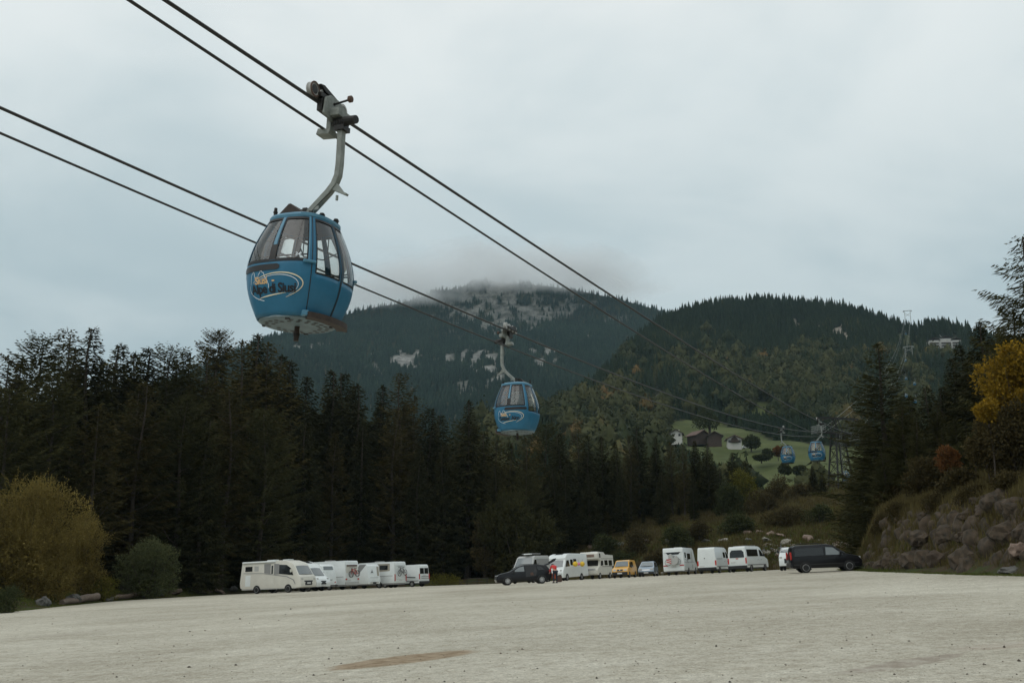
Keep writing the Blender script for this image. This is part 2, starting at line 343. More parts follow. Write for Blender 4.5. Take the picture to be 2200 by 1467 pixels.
# gravel lot: fan of rings inside the lot outline
def gravel_material():
    m = bpy.data.materials.new('pale_gravel'); n, l = nt(m); b = n['Principled BSDF']; b.inputs['Roughness'].default_value = .95; b.inputs['Specular IOR Level'].default_value = .12
    g = n.new('ShaderNodeNewGeometry')
    def noise(scale, det, rough=.6, vec=None, dist=0):
        z = n.new('ShaderNodeTexNoise'); z.inputs['Scale'].default_value = scale; z.inputs['Detail'].default_value = det; z.inputs['Roughness'].default_value = rough; z.inputs['Distortion'].default_value = dist
        l.new(vec or g.outputs['Position'], z.inputs['Vector']); return z.outputs['Fac']
    def ramp(fac, stops):
        r = n.new('ShaderNodeValToRGB'); e = r.color_ramp.elements
        while len(e) < len(stops): e.new(.5)
        for k, (p, c) in enumerate(stops): e[k].position = p; e[k].color = (*c, 1) if len(c) == 3 else c
        l.new(fac, r.inputs[0]); return r.outputs[0]
    def mix(a, bb, f, mode='MIX'):
        x = n.new('ShaderNodeMix'); x.data_type = 'RGBA'; x.blend_type = mode
        if isinstance(f, float): x.inputs['Factor'].default_value = f
        else: l.new(f, x.inputs['Factor'])
        l.new(a, x.inputs['A']); l.new(bb, x.inputs['B']); return x.outputs['Result']
    big = ramp(noise(.09, 5, .6, None, .6), [(.33, (.40, .375, .31)), (.66, (.555, .535, .46))])
    mp = n.new('ShaderNodeMapping'); mp.inputs['Scale'].default_value = (.06, .9, 1); mp.inputs['Rotation'].default_value = (0, 0, R(-9)); l.new(g.outputs['Position'], mp.inputs[0])
    streak = ramp(noise(1.0, 5, .6, mp.outputs[0]), [(.34, (.93, .92, .90)), (.64, (1.03, 1.03, 1.03))])
    fine = mix(ramp(noise(30, 5, .85), [(.32, (.50, .49, .47)), (.48, (.97, .96, .95)), (.66, (1.35, 1.35, 1.34))]), ramp(noise(9, 5, .9), [(.36, (.66, .64, .61)), (.5, (1, 1, 1)), (.66, (1.22, 1.22, 1.21))]), 1.0, 'MULTIPLY')
    mid = ramp(noise(2.6, 6, .75), [(.30, (.78, .75, .71)), (.62, (1.08, 1.08, 1.08))])
    c = mix(mix(mix(big, streak, 1.0, 'MULTIPLY'), mid, 1.0, 'MULTIPLY'), fine, 1.0, 'MULTIPLY')
    vo = n.new('ShaderNodeTexVoronoi'); vo.inputs['Scale'].default_value = 9.0; l.new(g.outputs['Position'], vo.inputs['Vector'])
    dark = ramp(vo.outputs['Distance'], [(.07, (1, 1, 1)), (.13, (0, 0, 0))])
    c = mix(c, ramp(vo.outputs['Color'], [(.2, (.11, .1, .085)), (.8, (.5, .46, .38))]), dark)
    def stain(p0, p1, halfw, col, k, edge=.5, col2=None):
        p = (p0 + p1) / 2; ln = (p1 - p0).length / 2; ang = math.atan2(p1.y - p0.y, p1.x - p0.x)
        t = n.new('ShaderNodeMapping'); t.vector_type = 'TEXTURE'; t.inputs['Location'].default_value = (p.x, p.y, 0); t.inputs['Rotation'].default_value = (0, 0, ang); t.inputs['Scale'].default_value = (ln, halfw, 1e4)
        l.new(g.outputs['Position'], t.inputs[0]); ln_ = n.new('ShaderNodeVectorMath'); ln_.operation = 'LENGTH'; l.new(t.outputs[0], ln_.inputs[0])
        ad = n.new('ShaderNodeMath'); ad.operation = 'MULTIPLY_ADD'; ad.inputs[1].default_value = edge * 3; l.new(noise(1.9, 6, .7), ad.inputs[0]); l.new(ln_.outputs['Value'], ad.inputs[2])
        sc_ = n.new('ShaderNodeMath'); sc_.operation = 'MULTIPLY'; sc_.inputs[1].default_value = .4; l.new(ad.outputs[0], sc_.inputs[0])
        f = ramp(sc_.outputs[0], [((.80 + edge * 1.5) * .4, (k, k, k)), ((.80 + edge * 1.5 + .2) * .4, (0, 0, 0))])
        r2 = ramp(noise(3.2, 6, .7), [(.35, col), (.62, col2 or col)])
        return f, r2
    for a, bb, hw, col, k, e, c2 in [((695, 1442), (1025, 1395), .75, (.20, .135, .075), .92, .17, (.37, .29, .20)),
                                  ((1800, 1452), (2060, 1405), .32, (.17, .12, .09), .6, .3, (.42, .38, .32)),
                                  ((2050, 1400), (2260, 1376), .4, (.30, .22, .16), .4, .3, (.45, .40, .34)),
                                  ((-60, 1380), (330, 1345), .8, (.33, .29, .24), .22, .3, (.46, .42, .36)),
                                  ((1150, 1330), (1700, 1300), 1.4, (.36, .32, .27), .22, .3, (.46, .43, .37))]:
        f, r2 = stain(lot_hit(*a), lot_hit(*bb), hw, col, k, e, c2); c = mix(c, r2, f)
    l.new(c, b.inputs['Base Color'])
    bp = n.new('ShaderNodeBump'); bp.inputs['Strength'].default_value = .55; bp.inputs['Distance'].default_value = .02; l.new(noise(16, 7, .8), bp.inputs['Height'])
    bp2 = n.new('ShaderNodeBump'); bp2.inputs['Strength'].default_value = .35; bp2.inputs['Distance'].default_value = .12; l.new(noise(1.1, 4, .6), bp2.inputs['Height']); l.new(bp.outputs[0], bp2.inputs['Normal'])
    l.new(bp2.outputs[0], b.inputs['Normal'])
    return m
M['gravel'] = gravel_material()
def outline(k):
    seg = np.diff(np.vstack([LOTA, LOTA[:1]]), axis=0); ln = np.hypot(seg[:, 0], seg[:, 1]); cum = np.concatenate([[0], np.cumsum(ln)])
    t = np.linspace(0, cum[-1], k, endpoint=False); i = np.searchsorted(cum, t, 'right') - 1; f = ((t - cum[i]) / ln[i])[:, None]
    return LOTA[i] + seg[i] * f, t
ko = 900; op, ot = outline(ko); cen = np.array([-3., 60.])
jit = (vnoise(ot * .7, ot * 0 + 3) - .5) * .9 + (vnoise(ot * 2.3, ot * 0 + 9) - .5) * .4
dirv = (op - cen) / np.linalg.norm(op - cen, axis=1, keepdims=True); op = op + dirv * jit[:, None]
rows = np.concatenate([[.02], np.linspace(.05, 1, 90)])
P = cen[None, None] + (op - cen)[None] * rows[:, None, None]
ZZ = lot_z(P[..., 0], P[..., 1]) + .012
ii = np.arange(len(rows) - 1)[:, None] * ko; jj = np.arange(ko)[None]
ff = np.stack([ii + jj, ii + ko + jj, ii + ko + (jj + 1) % ko, ii + (jj + 1) % ko], -1).reshape(-1, 4)
vv = np.concatenate([P, ZZ[..., None]], -1).reshape(-1, 3)
# centre cap as one more ring collapsed to the centre
cz = float(lot_z(cen[0], cen[1])) + .012; nb = len(vv); vv = np.vstack([vv, np.array([[cen[0], cen[1], cz]])])
cap = np.stack([np.arange(ko), (np.arange(ko) + 1) % ko, np.full(ko, nb), np.full(ko, nb)], -1)
me = bpy.data.meshes.new('gravel_lot'); me.from_pydata(vv.tolist(), [], ff[:, ::-1].tolist() + [(a, b, c) for a, b, c, _ in cap[:, [1, 0, 2, 3]].tolist()]); me.materials.append(M['gravel'])
bm = bmesh.new(); bm.from_mesh(me); bmesh.ops.recalc_face_normals(bm, faces=bm.faces)
if sum(f.normal.z for f in list(bm.faces)[:50]) < 0: bmesh.ops.reverse_faces(bm, faces=bm.faces)
bm.to_mesh(me); bm.free(); me.polygons.foreach_set('use_smooth', [True] * len(me.polygons))
tag(link('gravel_lot', me), kind='structure')
# ------------------------------------------------------------------ mountains: depth by photo row, ridge by silhouette
def interp(pts):
    a = np.array(sorted(pts), float); return lambda v: np.interp(v, a[:, 0], a[:, 1])
def world_of(PX, PY, D):
    u = (PX - CX) / F; v = (CY - PY) / F; a = CP - v * SP; t = D / a
    return np.stack([u * t, D * np.ones_like(PX), EYE + (SP + v * CP) * t], -1)
def inpoly(px, py, poly):
    ins = np.zeros(np.shape(px), bool); n = len(poly)
    for i in range(n):
        (ax, ay), (bx, by) = poly[i], poly[(i + 1) % n]
        c = (ay > py) != (by > py)
        if ay != by: ins ^= c & (px < ax + (py - ay) / (by - ay) * (bx - ax))
    return ins
def rockmask(PX, PY, spots, seed=0):
    m = np.zeros(np.shape(PX))
    nn = fbm(PX / 14.0 + seed, PY / 11.0, 4)
    for (cx_, cy_, rx, ry, k) in spots:
        q = np.hypot((PX - cx_) / rx, (PY - cy_) / ry)
        m = np.maximum(m, k * np.clip((.95 - q + nn * 5.0) * 2.2, 0, 1) * (q < 1.5))
    return m
def mountain(name, px0, px1, nx, ny, ridge, pbase, depth, amp, spots, meadows, material, seed):
    pxs = np.linspace(px0, px1, nx); s = np.linspace(0, 1, ny); rd = ridge(pxs)
    PX = np.repeat(pxs[None], ny, 0); PY = pbase + (rd - pbase)[None] * s[:, None]
    D = depth(PY); W = world_of(PX, PY, D)
    nz = fbm(W[..., 0] / (amp * 9) + seed, W[..., 1] / (amp * 9), 5); edge = np.clip(np.minimum(s, 1 - s) * 8, 0, 1)[:, None]
    W[..., 2] += nz * amp * 2.2 * edge
    rock = rockmask(PX, PY, spots, seed); mead = np.zeros_like(rock)
    for p in meadows: mead = np.maximum(mead, inpoly(PX + nz * 30, PY + nz * 14, p).astype(float) * (.3 if p[0][0] == 1930 and p[0][1] == 720 else 1))
    last = W[-1]; tail = []
    for dd, dz in ((amp * 2, -amp * .4), (amp * 12, -amp * 5), (amp * 40, -amp * 22)):
        q = last.copy(); q[:, 0] *= (q[:, 1] + dd) / q[:, 1]; q[:, 1] += dd; q[:, 2] += dz; tail.append(q)
    A = np.concatenate([W, np.stack(tail)], 0)
    pad = np.zeros((3, nx)); me = np_mesh(name, A.reshape(-1, 3), grid_faces(ny + 3, nx), material, smooth=True,
        attr={'rock': np.concatenate([rock, pad]).ravel(), 'meadow': np.concatenate([mead, pad]).ravel()})
    tag(link(name, me), kind='structure')
    return dict(W=W, PX=PX, PY=PY, rock=rock, mead=mead)
def hill_material(name, floor0, floor1, rockc, rockd, mead0, mead1, rs):
    m = bpy.data.materials.new(name); n, l = nt(m); b = n['Principled BSDF']; b.inputs['Roughness'].default_value = .95; b.inputs['Specular IOR Level'].default_value = .1
    g = n.new('ShaderNodeNewGeometry')
    def nz(sc, d=7, rg=.65, v=None):
        z = n.new('ShaderNodeTexNoise'); z.inputs['Scale'].default_value = sc; z.inputs['Detail'].default_value = d; z.inputs['Roughness'].default_value = rg; l.new(v or g.outputs['Position'], z.inputs['Vector']); return z.outputs['Fac']
    def rp(f, a, c, p=.38, q=.64):
        r = n.new('ShaderNodeValToRGB'); r.color_ramp.elements[0].position = p; r.color_ramp.elements[0].color = (*a, 1); r.color_ramp.elements[1].position = q; r.color_ramp.elements[1].color = (*c, 1); l.new(f, r.inputs[0]); return r.outputs[0]
    def mixa(a, c, attr):
        at_ = n.new('ShaderNodeAttribute'); at_.attribute_name = attr; x = n.new('ShaderNodeMix'); x.data_type = 'RGBA'; l.new(at_.outputs['Fac'], x.inputs['Factor']); l.new(a, x.inputs['A']); l.new(c, x.inputs['B']); return x.outputs['Result']
    mp = n.new('ShaderNodeMapping'); mp.inputs['Scale'].default_value = (1, 1, .35); l.new(g.outputs['Position'], mp.inputs[0])
    fl = rp(nz(.02), floor0, floor1); rk = rp(nz(rs, 9, .75, mp.outputs[0]), rockd, rockc, .40, .62); md = rp(nz(.035, 8, .7), mead0, mead1)
    l.new(mixa(mixa(fl, md, 'meadow'), rk, 'rock'), b.inputs['Base Color'])
    bp = n.new('ShaderNodeBump'); bp.inputs['Strength'].default_value = 1.0; bp.inputs['Distance'].default_value = 6 * (.04 / rs); l.new(nz(rs, 9, .75, mp.outputs[0]), bp.inputs['Height'])
    at_ = n.new('ShaderNodeAttribute'); at_.attribute_name = 'rock'; l.new(at_.outputs['Fac'], bp.inputs['Strength']); l.new(bp.outputs[0], b.inputs['Normal'])
    return m
ridge1 = interp([(-400, 930), (0, 890), (300, 845), (440, 788), (500, 760), (560, 733), (640, 706), (700, 690), (760, 671), (800, 661), (860, 652), (905, 640), (930, 624), (980, 622), (1010, 608), (1060, 604), (1100, 607), (1150, 612), (1200, 618), (1260, 628), (1330, 643), (1400, 662), (1450, 678), (1550, 715), (1800, 790)])
depth1 = interp([(1250, 330), (1000, 800), (900, 1150), (800, 1500), (720, 1900), (690, 2050), (612, 2180), (590, 2300)])
SP1 = [(1070, 645, 85, 46, .62), (1130, 670, 70, 36, .55), (1010, 668, 34, 26, .5), (1200, 655, 60, 22, .42), (960, 690, 50, 10, .4), (880, 765, 34, 16, 1), (812, 752, 12, 8, .9), (655, 748, 30, 7, .9), (1050, 802, 34, 22, 1), (1020, 772, 30, 12, .9), (700, 738, 20, 5, .7), (948, 768, 22, 8, .8), (1010, 845, 40, 30, .45), (1175, 760, 26, 12, .9), (1200, 775, 14, 12, .8), (1155, 790, 14, 8, .8), (1075, 655, 62, 46, .45), (1120, 650, 22, 16, .55), (1000, 640, 24, 20, .4), (1330, 690, 26, 8, .45), (1040, 720, 60, 10, .3), (920, 690, 60, 8, .3), (800, 785, 12, 14, .6), (1270, 720, 24, 8, .4), (640, 760, 8, 6, .7)]
M['hill1'] = hill_material('far_mountain_ground', (.022, .028, .020), (.050, .052, .032), (.33, .325, .30), (.085, .088, .085), (.09, .1, .05), (.12, .13, .06), .06)
MT1 = mountain('mountain', -420, 1800, 260, 150, ridge1, 1250, depth1, 22, SP1, [], M['hill1'], 3)
ridge2 = interp([(1040, 935), (1100, 918), (1180, 893), (1240, 860), (1300, 805), (1360, 742), (1400, 704), (1430, 686), (1480, 669), (1540, 656), (1600, 651), (1650, 649), (1700, 652), (1760, 656), (1820, 664), (1870, 680), (1910, 694), (1938, 706), (1965, 709), (1990, 704), (2020, 700), (2050, 704), (2090, 716), (2120, 728), (2200, 752), (2400, 810), (2800, 860)])
depth2 = interp([(1160, 215), (1100, 265), (1040, 350), (1000, 410), (960, 480), (930, 545), (900, 620), (850, 740), (780, 900), (700, 1110), (640, 1260)])
SP2 = [(1415, 732, 22, 9, 1), (1560, 712, 22, 9, .8), (1720, 700, 22, 8, .8), (1805, 718, 20, 16, .95), (1700, 690, 12, 6, .6), (1860, 760, 14, 10, .5), (1760, 705, 16, 7, .6), (1953, 700, 14, 9, .5), (1520, 745, 10, 5, .5)]
MEAD = [[(1400, 965), (1440, 905), (1500, 886), (1570, 905), (1620, 928), (1690, 945), (1800, 950), (1930, 955), (1930, 1080), (1640, 1080), (1540, 1020), (1480, 985)], [(1592, 884), (1620, 872), (1652, 868), (1660, 880), (1630, 892), (1598, 892)], [(1300, 932), (1370, 922), (1400, 940), (1390, 965), (1300, 962)], [(1930, 720), (1975, 720), (1985, 760), (1975, 900), (1930, 900)]]
M['hill2'] = hill_material('near_mountain_ground', (.022, .026, .015), (.046, .046, .024), (.40, .36, .30), (.15, .13, .11), (.058, .072, .026), (.100, .116, .044), .09)
MT2 = mountain('hillside', 1030, 2800, 240, 170, ridge2, 1160, depth2, 9, SP2, MEAD, M['hill2'], 11)
# ------------------------------------------------------------------ far woods (each hillside's wood is one mass)
def sample_patch(T, n, keep):
    W = T['W']; a = W[1:, :-1] - W[:-1, :-1]; b = W[:-1, 1:] - W[:-1, :-1]
    area = np.linalg.norm(np.cross(a, b), axis=-1); p = (area / area.sum()).ravel()
    idx = rng.choice(p.size, n, p=p); i, j = np.divmod(idx, W.shape[1] - 1); f, g = rng.random(n)[:, None], rng.random(n)[:, None]
    def bl(A):
        A = A if A.ndim == 3 else A[..., None]
        return (A[i, j] * (1 - f) + A[i + 1, j] * f) * (1 - g) + (A[i, j + 1] * (1 - f) + A[i + 1, j + 1] * f) * g
    P = bl(W); px = bl(T['PX'])[:, 0]; py = bl(T['PY'])[:, 0]; rk = bl(T['rock'])[:, 0]; md = bl(T['mead'])[:, 0]
    k = keep(px, py, rk, md)
    return P[k], px[k], py[k]
def conifer_template(layers, sides, sd):
    g = np.random.default_rng(sd); v = []; f = []
    for k in range(layers):
        z0 = .04 + .86 * k / layers; z1 = min(1.0, z0 + 1.5 / layers + (.06 if k == layers - 1 else 0)); r0 = .19 * (1 - k / (layers + .3)) ** .85
        b = len(v)
        for q in range(2 * sides):
            t = math.pi * q / sides + g.random() * .35 + k; rr = r0 * (g.uniform(.85, 1.2) if q % 2 == 0 else g.uniform(.42, .6))
            v.append((rr * math.cos(t), rr * math.sin(t), z0 + (g.uniform(-.02, .01) if q % 2 == 0 else .03)))
        v.append((g.uniform(-.01, .01), g.uniform(-.01, .01), z1))
        f += [(b + q, b + (q + 1) % (2 * sides), b + 2 * sides) for q in range(2 * sides)]
    return np.array(v), np.array(f)
def leafball_template(n, size, sd, zs=1.0):
    g = np.random.default_rng(sd); d = g.normal(size=(n, 3)); d /= np.linalg.norm(d, axis=1, keepdims=True)
    lump = 1 + .28 * np.sin(d[:, :1] * 5 + sd) * np.cos(d[:, 1:2] * 4.3) + .2 * np.sin(d[:, 2:] * 6 + 1)
    c = d * lump * g.uniform(.62, 1, (n, 1)) * np.array([.5, .5, .5 * zs]); c[:, 2] += .5 * zs + .06
    u = g.normal(size=(n, 3)); w = np.cross(u, d); u /= np.linalg.norm(u, axis=1, keepdims=True); w /= np.linalg.norm(w, axis=1, keepdims=True)
    s = g.uniform(.6, 1.3, (n, 1)) * size
    V = np.stack([c - u * s, c + w * s, c + u * s * 1.1], 1).reshape(-1, 3); Ff = np.arange(3 * n).reshape(-1, 3)
    bm = bmesh.new(); bmesh.ops.create_icosphere(bm, subdivisions=2, radius=1); bv = np.array([v.co[:] for v in bm.verts]); bf = np.array([[v.index for v in f.verts] for f in bm.faces]); bm.free()
    lb = 1 + .28 * np.sin(bv[:, :1] * 5 + sd) * np.cos(bv[:, 1:2] * 4.3) + .2 * np.sin(bv[:, 2:] * 6 + 1); bv = bv * lb * g.uniform(.68, .86, (len(bv), 1)) * np.array([.5, .5, .5 * zs]); bv[:, 2] += .5 * zs + .06
    return np.vstack([V, bv]), np.vstack([Ff, bf + len(V)])
def scatter(name, P, temps, hgt, wid, material, kindlabel, sink=.05):
    n = len(P); which = rng.integers(0, len(temps), n); VV = []; FF = []; TT = []; off = 0
    ang = rng.random(n) * 6.283; hh = hgt; ww = wid
    tint = np.clip(fbm(P[:, 0] / 60, P[:, 1] / 60, 3) * 1.1 + .42 + rng.normal(0, .2, n), 0, 1)
    for k, (v, f) in enumerate(temps):
        s = np.where(which == k)[0]
        if not len(s): continue
        c, si = np.cos(ang[s])[:, None], np.sin(ang[s])[:, None]
        x = (v[None, :, 0] * c - v[None, :, 1] * si) * ww[s][:, None]; y = (v[None, :, 0] * si + v[None, :, 1] * c) * ww[s][:, None]; z = (v[None, :, 2] - sink) * hh[s][:, None]
        q = np.stack([x, y, z], -1) + P[s][:, None, :]
        VV.append(q.reshape(-1, 3)); FF.append((f[None] + (np.arange(len(s)) * len(v))[:, None, None] + off).reshape(-1, 3)); TT.append(np.repeat(tint[s], len(v)) + rng.normal(0, .05, len(s) * len(v)))
        off += len(s) * len(v)
    me = np_mesh(name, np.concatenate(VV), np.concatenate(FF), material, attr={'tint': np.concatenate(TT)})
    o = link(name, me); tag(o, kindlabel, 'wood', kind='stuff'); return o
M['fw1'] = foliage('far_spruce_hazed', (.014, .029, .025), (.032, .054, .040), (.064, .076, .044), transl=0)  # brightened needle colours: part of the far haze is put into them
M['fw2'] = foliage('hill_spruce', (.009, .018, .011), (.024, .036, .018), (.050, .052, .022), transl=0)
M['fd2'] = foliage('hill_broadleaf', (.028, .037, .017), (.076, .076, .032), (.14, .088, .034), transl=0)
CT = [conifer_template(4, 5, 1), conifer_template(5, 5, 2), conifer_template(4, 4, 3)]
CT2 = [conifer_template(7, 6, 4), conifer_template(8, 6, 5), conifer_template(6, 5, 6)]
LB = [leafball_template(260, .075, 8), leafball_template(240, .08, 9, 1.25), leafball_template(260, .075, 10, .9)]
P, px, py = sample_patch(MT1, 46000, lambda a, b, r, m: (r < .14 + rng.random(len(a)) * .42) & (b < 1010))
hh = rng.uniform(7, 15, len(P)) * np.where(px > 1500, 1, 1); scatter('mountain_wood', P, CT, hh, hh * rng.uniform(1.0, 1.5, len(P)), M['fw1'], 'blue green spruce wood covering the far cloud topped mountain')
def decid(px, py):           # share of broadleaf trees on the near hill
    hot = np.exp(-(((px - 1680) / 130) ** 2 + ((py - 835) / 45) ** 2)) + .8 * np.exp(-(((px - 1500) / 90) ** 2 + ((py - 800) / 30) ** 2)) + np.exp(-(((px - 1300) / 130) ** 2 + ((py - 905) / 30) ** 2))
    return np.clip(hot, 0, .9) * .42 + np.clip((py - 740) / 120, 0, 1) * .6 * np.clip((fbm(px / 70, py / 45, 3) + .17) * 3.2 - .25, 0, 1) * .75
sel = {}
def k2(a, b, r, m):
    far = np.array([not any(math.hypot(x - hx, (y - hy) * (1.8 if hx == 2030 else 1)) < hr for hx, hy, hr in ((1415, 858, 20), (1486, 784, 18), (2030, 747, 38), (1453, 940, 22), (1500, 938, 26), (1535, 945, 26), (1575, 952, 30))) for x, y in zip(a, b)])
    return (r < .25 + rng.random(len(a)) * .4) & ((m < .2) | ((m < .5) & (rng.random(len(a)) < .15))) & far & (b < 1120)
P, px, py = sample_patch(MT2, 25000, k2)
dc = rng.random(len(P)) < decid(px, py)
Pc = P[~dc]; hh = rng.uniform(8, 16, len(Pc)) * np.where(py[~dc] > 880, .75, 1); scatter('hillside_wood', Pc, CT2, hh, hh * rng.uniform(.95, 1.4, len(Pc)), M['fw2'], 'dark green spruce wood on the nearer hillside behind the pylons')
Pd = P[dc]; thin = rng.random(len(Pd)) < .6; Pd = Pd[thin]; hh = rng.uniform(8, 16, len(Pd)); scatter('autumn_wood', Pd, LB, hh, hh * rng.uniform(.8, 1.1, len(Pd)), M['fd2'], 'olive and rust autumn broadleaf wood on the lower hillside')
# ------------------------------------------------------------------ ropeway
LM = .412; LANG = math.atan(LM)                 # plan direction of the line: x = x0 + LM*y
X01, X02 = -11.6, -17.95
def on_line(px, py, x0):
    u, a, b = ray(px, py); t = x0 / (u - LM * a); return Vector((u * t, a * t, EYE + b * t))
def line_at(pts, Y):                            # point of a rope (sorted by y) at depth Y
    for p, q in zip(pts, pts[1:]):
        if p.y <= Y <= q.y: f = (Y - p.y) / (q.y - p.y); return p.lerp(q, f)
    return pts[-1]
def fair(pts, deg=3):                           # smooth rope: height as a low-degree polynomial of depth
    ys = np.array([p.y for p in pts]); zs = np.array([p.z for p in pts]); c = np.polyfit(ys / 100, zs, deg)
    return lambda Y: float(np.polyval(c, Y / 100))
def rope(pix, x0, lo, hi, zend):
    P = [on_line(a, b, x0) for a, b in pix]; P.append(Vector((x0 + LM * hi, hi, zend))); f = fair(P)
    Y = np.concatenate([np.arange(lo, 60, 1.5), np.arange(60, hi, 4), [hi]]); return [Vector((x0 + LM * y, y, f(y))) for y in Y]
TY = 176.0
zt = at(1790, 933, TY).z
TR1 = rope([(365, 0), (648, 190), (742, 262), (1000, 434), (1222.7, 580), (1506.7, 760), (1609.6, 819), (1675.5, 859), (1733.5, 894)], X01, 6, TY + 1.5, zt + .2)
HR1 = rope([(268, 0), (683, 262), (745, 310), (1152, 580), (1409, 739), (1470, 779)], X01, 6, TY + 1.5, zt - .6)
TR2 = rope([(0, 228), (570, 485), (762, 570), (1084, 709.5), (1280, 787.7), (1396, 832.5), (1517, 873), (1604, 902), (1683, 921), (1745, 927)], X02, 8, TY - 1.5, zt + .25)
HR2 = rope([(0, 296), (550, 523), (762, 610), (1068, 728), (1220, 792.6), (1280, 814), (1398, 867), (1491, 892), (1596, 919.5), (1675, 931)], X02, 8, TY - 1.5, zt - .55)
FY = 1212.0                                     # hilltop tower
ftop = at(1951, 671, FY)
def span(x0, y0, z0, y1, z1, sag, n=60):
    return [Vector((x0 + LM * y, y, z0 + (z1 - z0) * f - 4 * sag * f * (1 - f))) for f in np.linspace(0, 1, n) for y in [y0 + (y1 - y0) * f]]
FX1, FX2 = X01 + (ftop.x + 3.0 - (X01 + LM * FY)), X02 + (ftop.x - 3.6 - (X02 + LM * FY))
def far_rope(a, x0end, z1, sag):
    e = Vector((x0end + LM * FY, FY, z1)); return [a.lerp(e, f) - Vector((0, 0, 4 * sag * f * (1 - f))) for f in np.linspace(0, 1, 70)]
FT1, FT2 = far_rope(TR1[-1], FX1, ftop.z, 16), far_rope(TR2[-1], FX2, ftop.z, 16)
FH1, FH2 = far_rope(HR1[-1], FX1, ftop.z - 1.2, 19), far_rope(HR2[-1], FX2, ftop.z - 1.2, 19)
def cable(pts, far, r, rf, label):
    mb = MB(); mb.tube(pts, [r * (1 + .55 * min(1, max(0, (p.y - 25) / 110))) for p in pts], 8)
    mb.tube(far, [r * .8 + (rf * 1.4 - r * .8) * i / len(far) for i in range(len(far))], 6, 1)
    return tag(mb.build('rope', [M['cable'], M['steel']], smooth=True), label, 'cable', 'ropes of the cableway')
cable(TR1, FT1, .036, .05, 'thick upper rope carrying the big near blue gondola')
cable(HR1, FH1, .029, .035, 'thinner haul rope just under the big near gondola carriage')
cable(TR2, FT2, .036, .05, 'thick upper rope carrying the middle distance blue gondola')
cable(HR2, FH2, .029, .035, 'thinner haul rope passing behind the lower half of the near cabin')
# ------------------------------------------------------------------ gondola
PROF = [(0.0, .745), (.10, .79), (.30, .875), (.55, .955), (.80, .995), (1.0, 1.0), (1.2, .972), (1.45, .905), (1.7, .81), (1.9, .72), (2.0, .668), (2.06, .63)]
pz = np.array([p[0] for p in PROF]); pr = np.array([p[1] for p in PROF])
def _cat(z):
    i = int(np.clip(np.searchsorted(pz, z) - 1, 0, len(pz) - 2)); a, b = pr[i], pr[i + 1]; h = pz[i + 1] - pz[i]; t = (z - pz[i]) / h
    m0 = (pr[i + 1] - pr[max(i - 1, 0)]) / (pz[i + 1] - pz[max(i - 1, 0)]) * h; m1 = (pr[min(i + 2, len(pr) - 1)] - pr[i]) / (pz[min(i + 2, len(pr) - 1)] - pz[i]) * h
    return (2 * t**3 - 3 * t**2 + 1) * a + (t**3 - 2 * t**2 + t) * m0 + (-2 * t**3 + 3 * t**2) * b + (t**3 - t**2) * m1
def shell(th, z, off=0, n=2.75):
    c, s = math.cos(R(th)), math.sin(R(th)); k = (abs(c) ** n + abs(s) ** n) ** (-1 / n); r = _cat(z) * k + off
    return Vector((r * c * .945, r * s * .985, z))
def gridpatch(mb, ths, zs, off=0, hole=None, m=0):
    b = len(mb.v); w = len(ths); mb.v += [tuple(shell(t, z, off)) for z in zs for t in ths]
    for j in range(len(zs) - 1):
        for i in range(w - 1):
            if hole and hole((ths[i] + ths[i + 1]) / 2, (zs[j] + zs[j + 1]) / 2): continue
            mb.f.append((b + j * w + i, b + j * w + i + 1, b + (j + 1) * w + i + 1, b + (j + 1) * w + i)); mb.m.append(m)
    return mb
def lin(a, b, n): return list(np.linspace(a, b, n))
WIN = [(-132, -93.4, 1.035, 1.99), (-86.6, -48.4, 1.035, 1.99), (-39.3, -3.2, .79, 1.98), (3.2, 39.3, .79, 1.98), (48.4, 86.6, 1.035, 1.99), (93.4, 132, 1.035, 1.99), (140.7, 176.8, .79, 1.98), (183.2, 219.3, .79, 1.98)]
def solid(o, t):
    md = o.modifiers.new('thickness', 'SOLIDIFY'); md.thickness = t; md.offset = -1; return o
def band(ths_z, w, off):      # ribbon along (theta, z) path on the shell
    mb = MB(); pts = [shell(t, z, off) for t, z in ths_z]; n = len(pts); vs = []
    for i, p in enumerate(pts):
        t, z = ths_z[i]; d = (pts[min(i + 1, n - 1)] - pts[max(i - 1, 0)]).normalized(); nn = (shell(t, z, .1) - shell(t, z, 0)).normalized(); s = nn.cross(d).normalized() * (w[i] if isinstance(w, list) else w) / 2
        vs += [p - s, p + s, ]
    mb.add(vs, [(2 * i, 2 * i + 1, 2 * i + 3, 2 * i + 2) for i in range(n - 1)]); return mb
def wrap_text(body, size, off, x_c, z0, end, bold=.0, shear=0, align='CENTER'):
    cu = bpy.data.curves.new('lettering', 'FONT'); cu.body = body; cu.size = size; cu.align_x = align; cu.offset = bold; cu.shear = shear; cu.resolution_u = 3; cu.space_character = .9
    o = bpy.data.objects.new('lettering_source', cu); COL.objects.link(o); dg = bpy.context.evaluated_depsgraph_get(); me = bpy.data.meshes.new_from_object(o.evaluated_get(dg))
    bpy.data.objects.remove(o); bpy.data.curves.remove(cu)
    bm = bmesh.new(); bm.from_mesh(me); bmesh.ops.triangulate(bm, faces=bm.faces)
    for _ in range(1): bmesh.ops.subdivide_edges(bm, edges=[e for e in bm.edges if e.calc_length() > size * .3], cuts=1)
    # end -1: seen from -Y, x grows to +X ; end +1: seen from +Y, x grows to -X
    for v in bm.verts:
        s = x_c + v.co.x; z = z0 + v.co.y; v.co = shell(s_to_th(s, end), z, off)
    bm.to_mesh(me); bm.free(); return me
def s_to_th(s, end):
    th = -90 + math.degrees(s / .96) if end < 0 else 90 + math.degrees(s / .96); return th
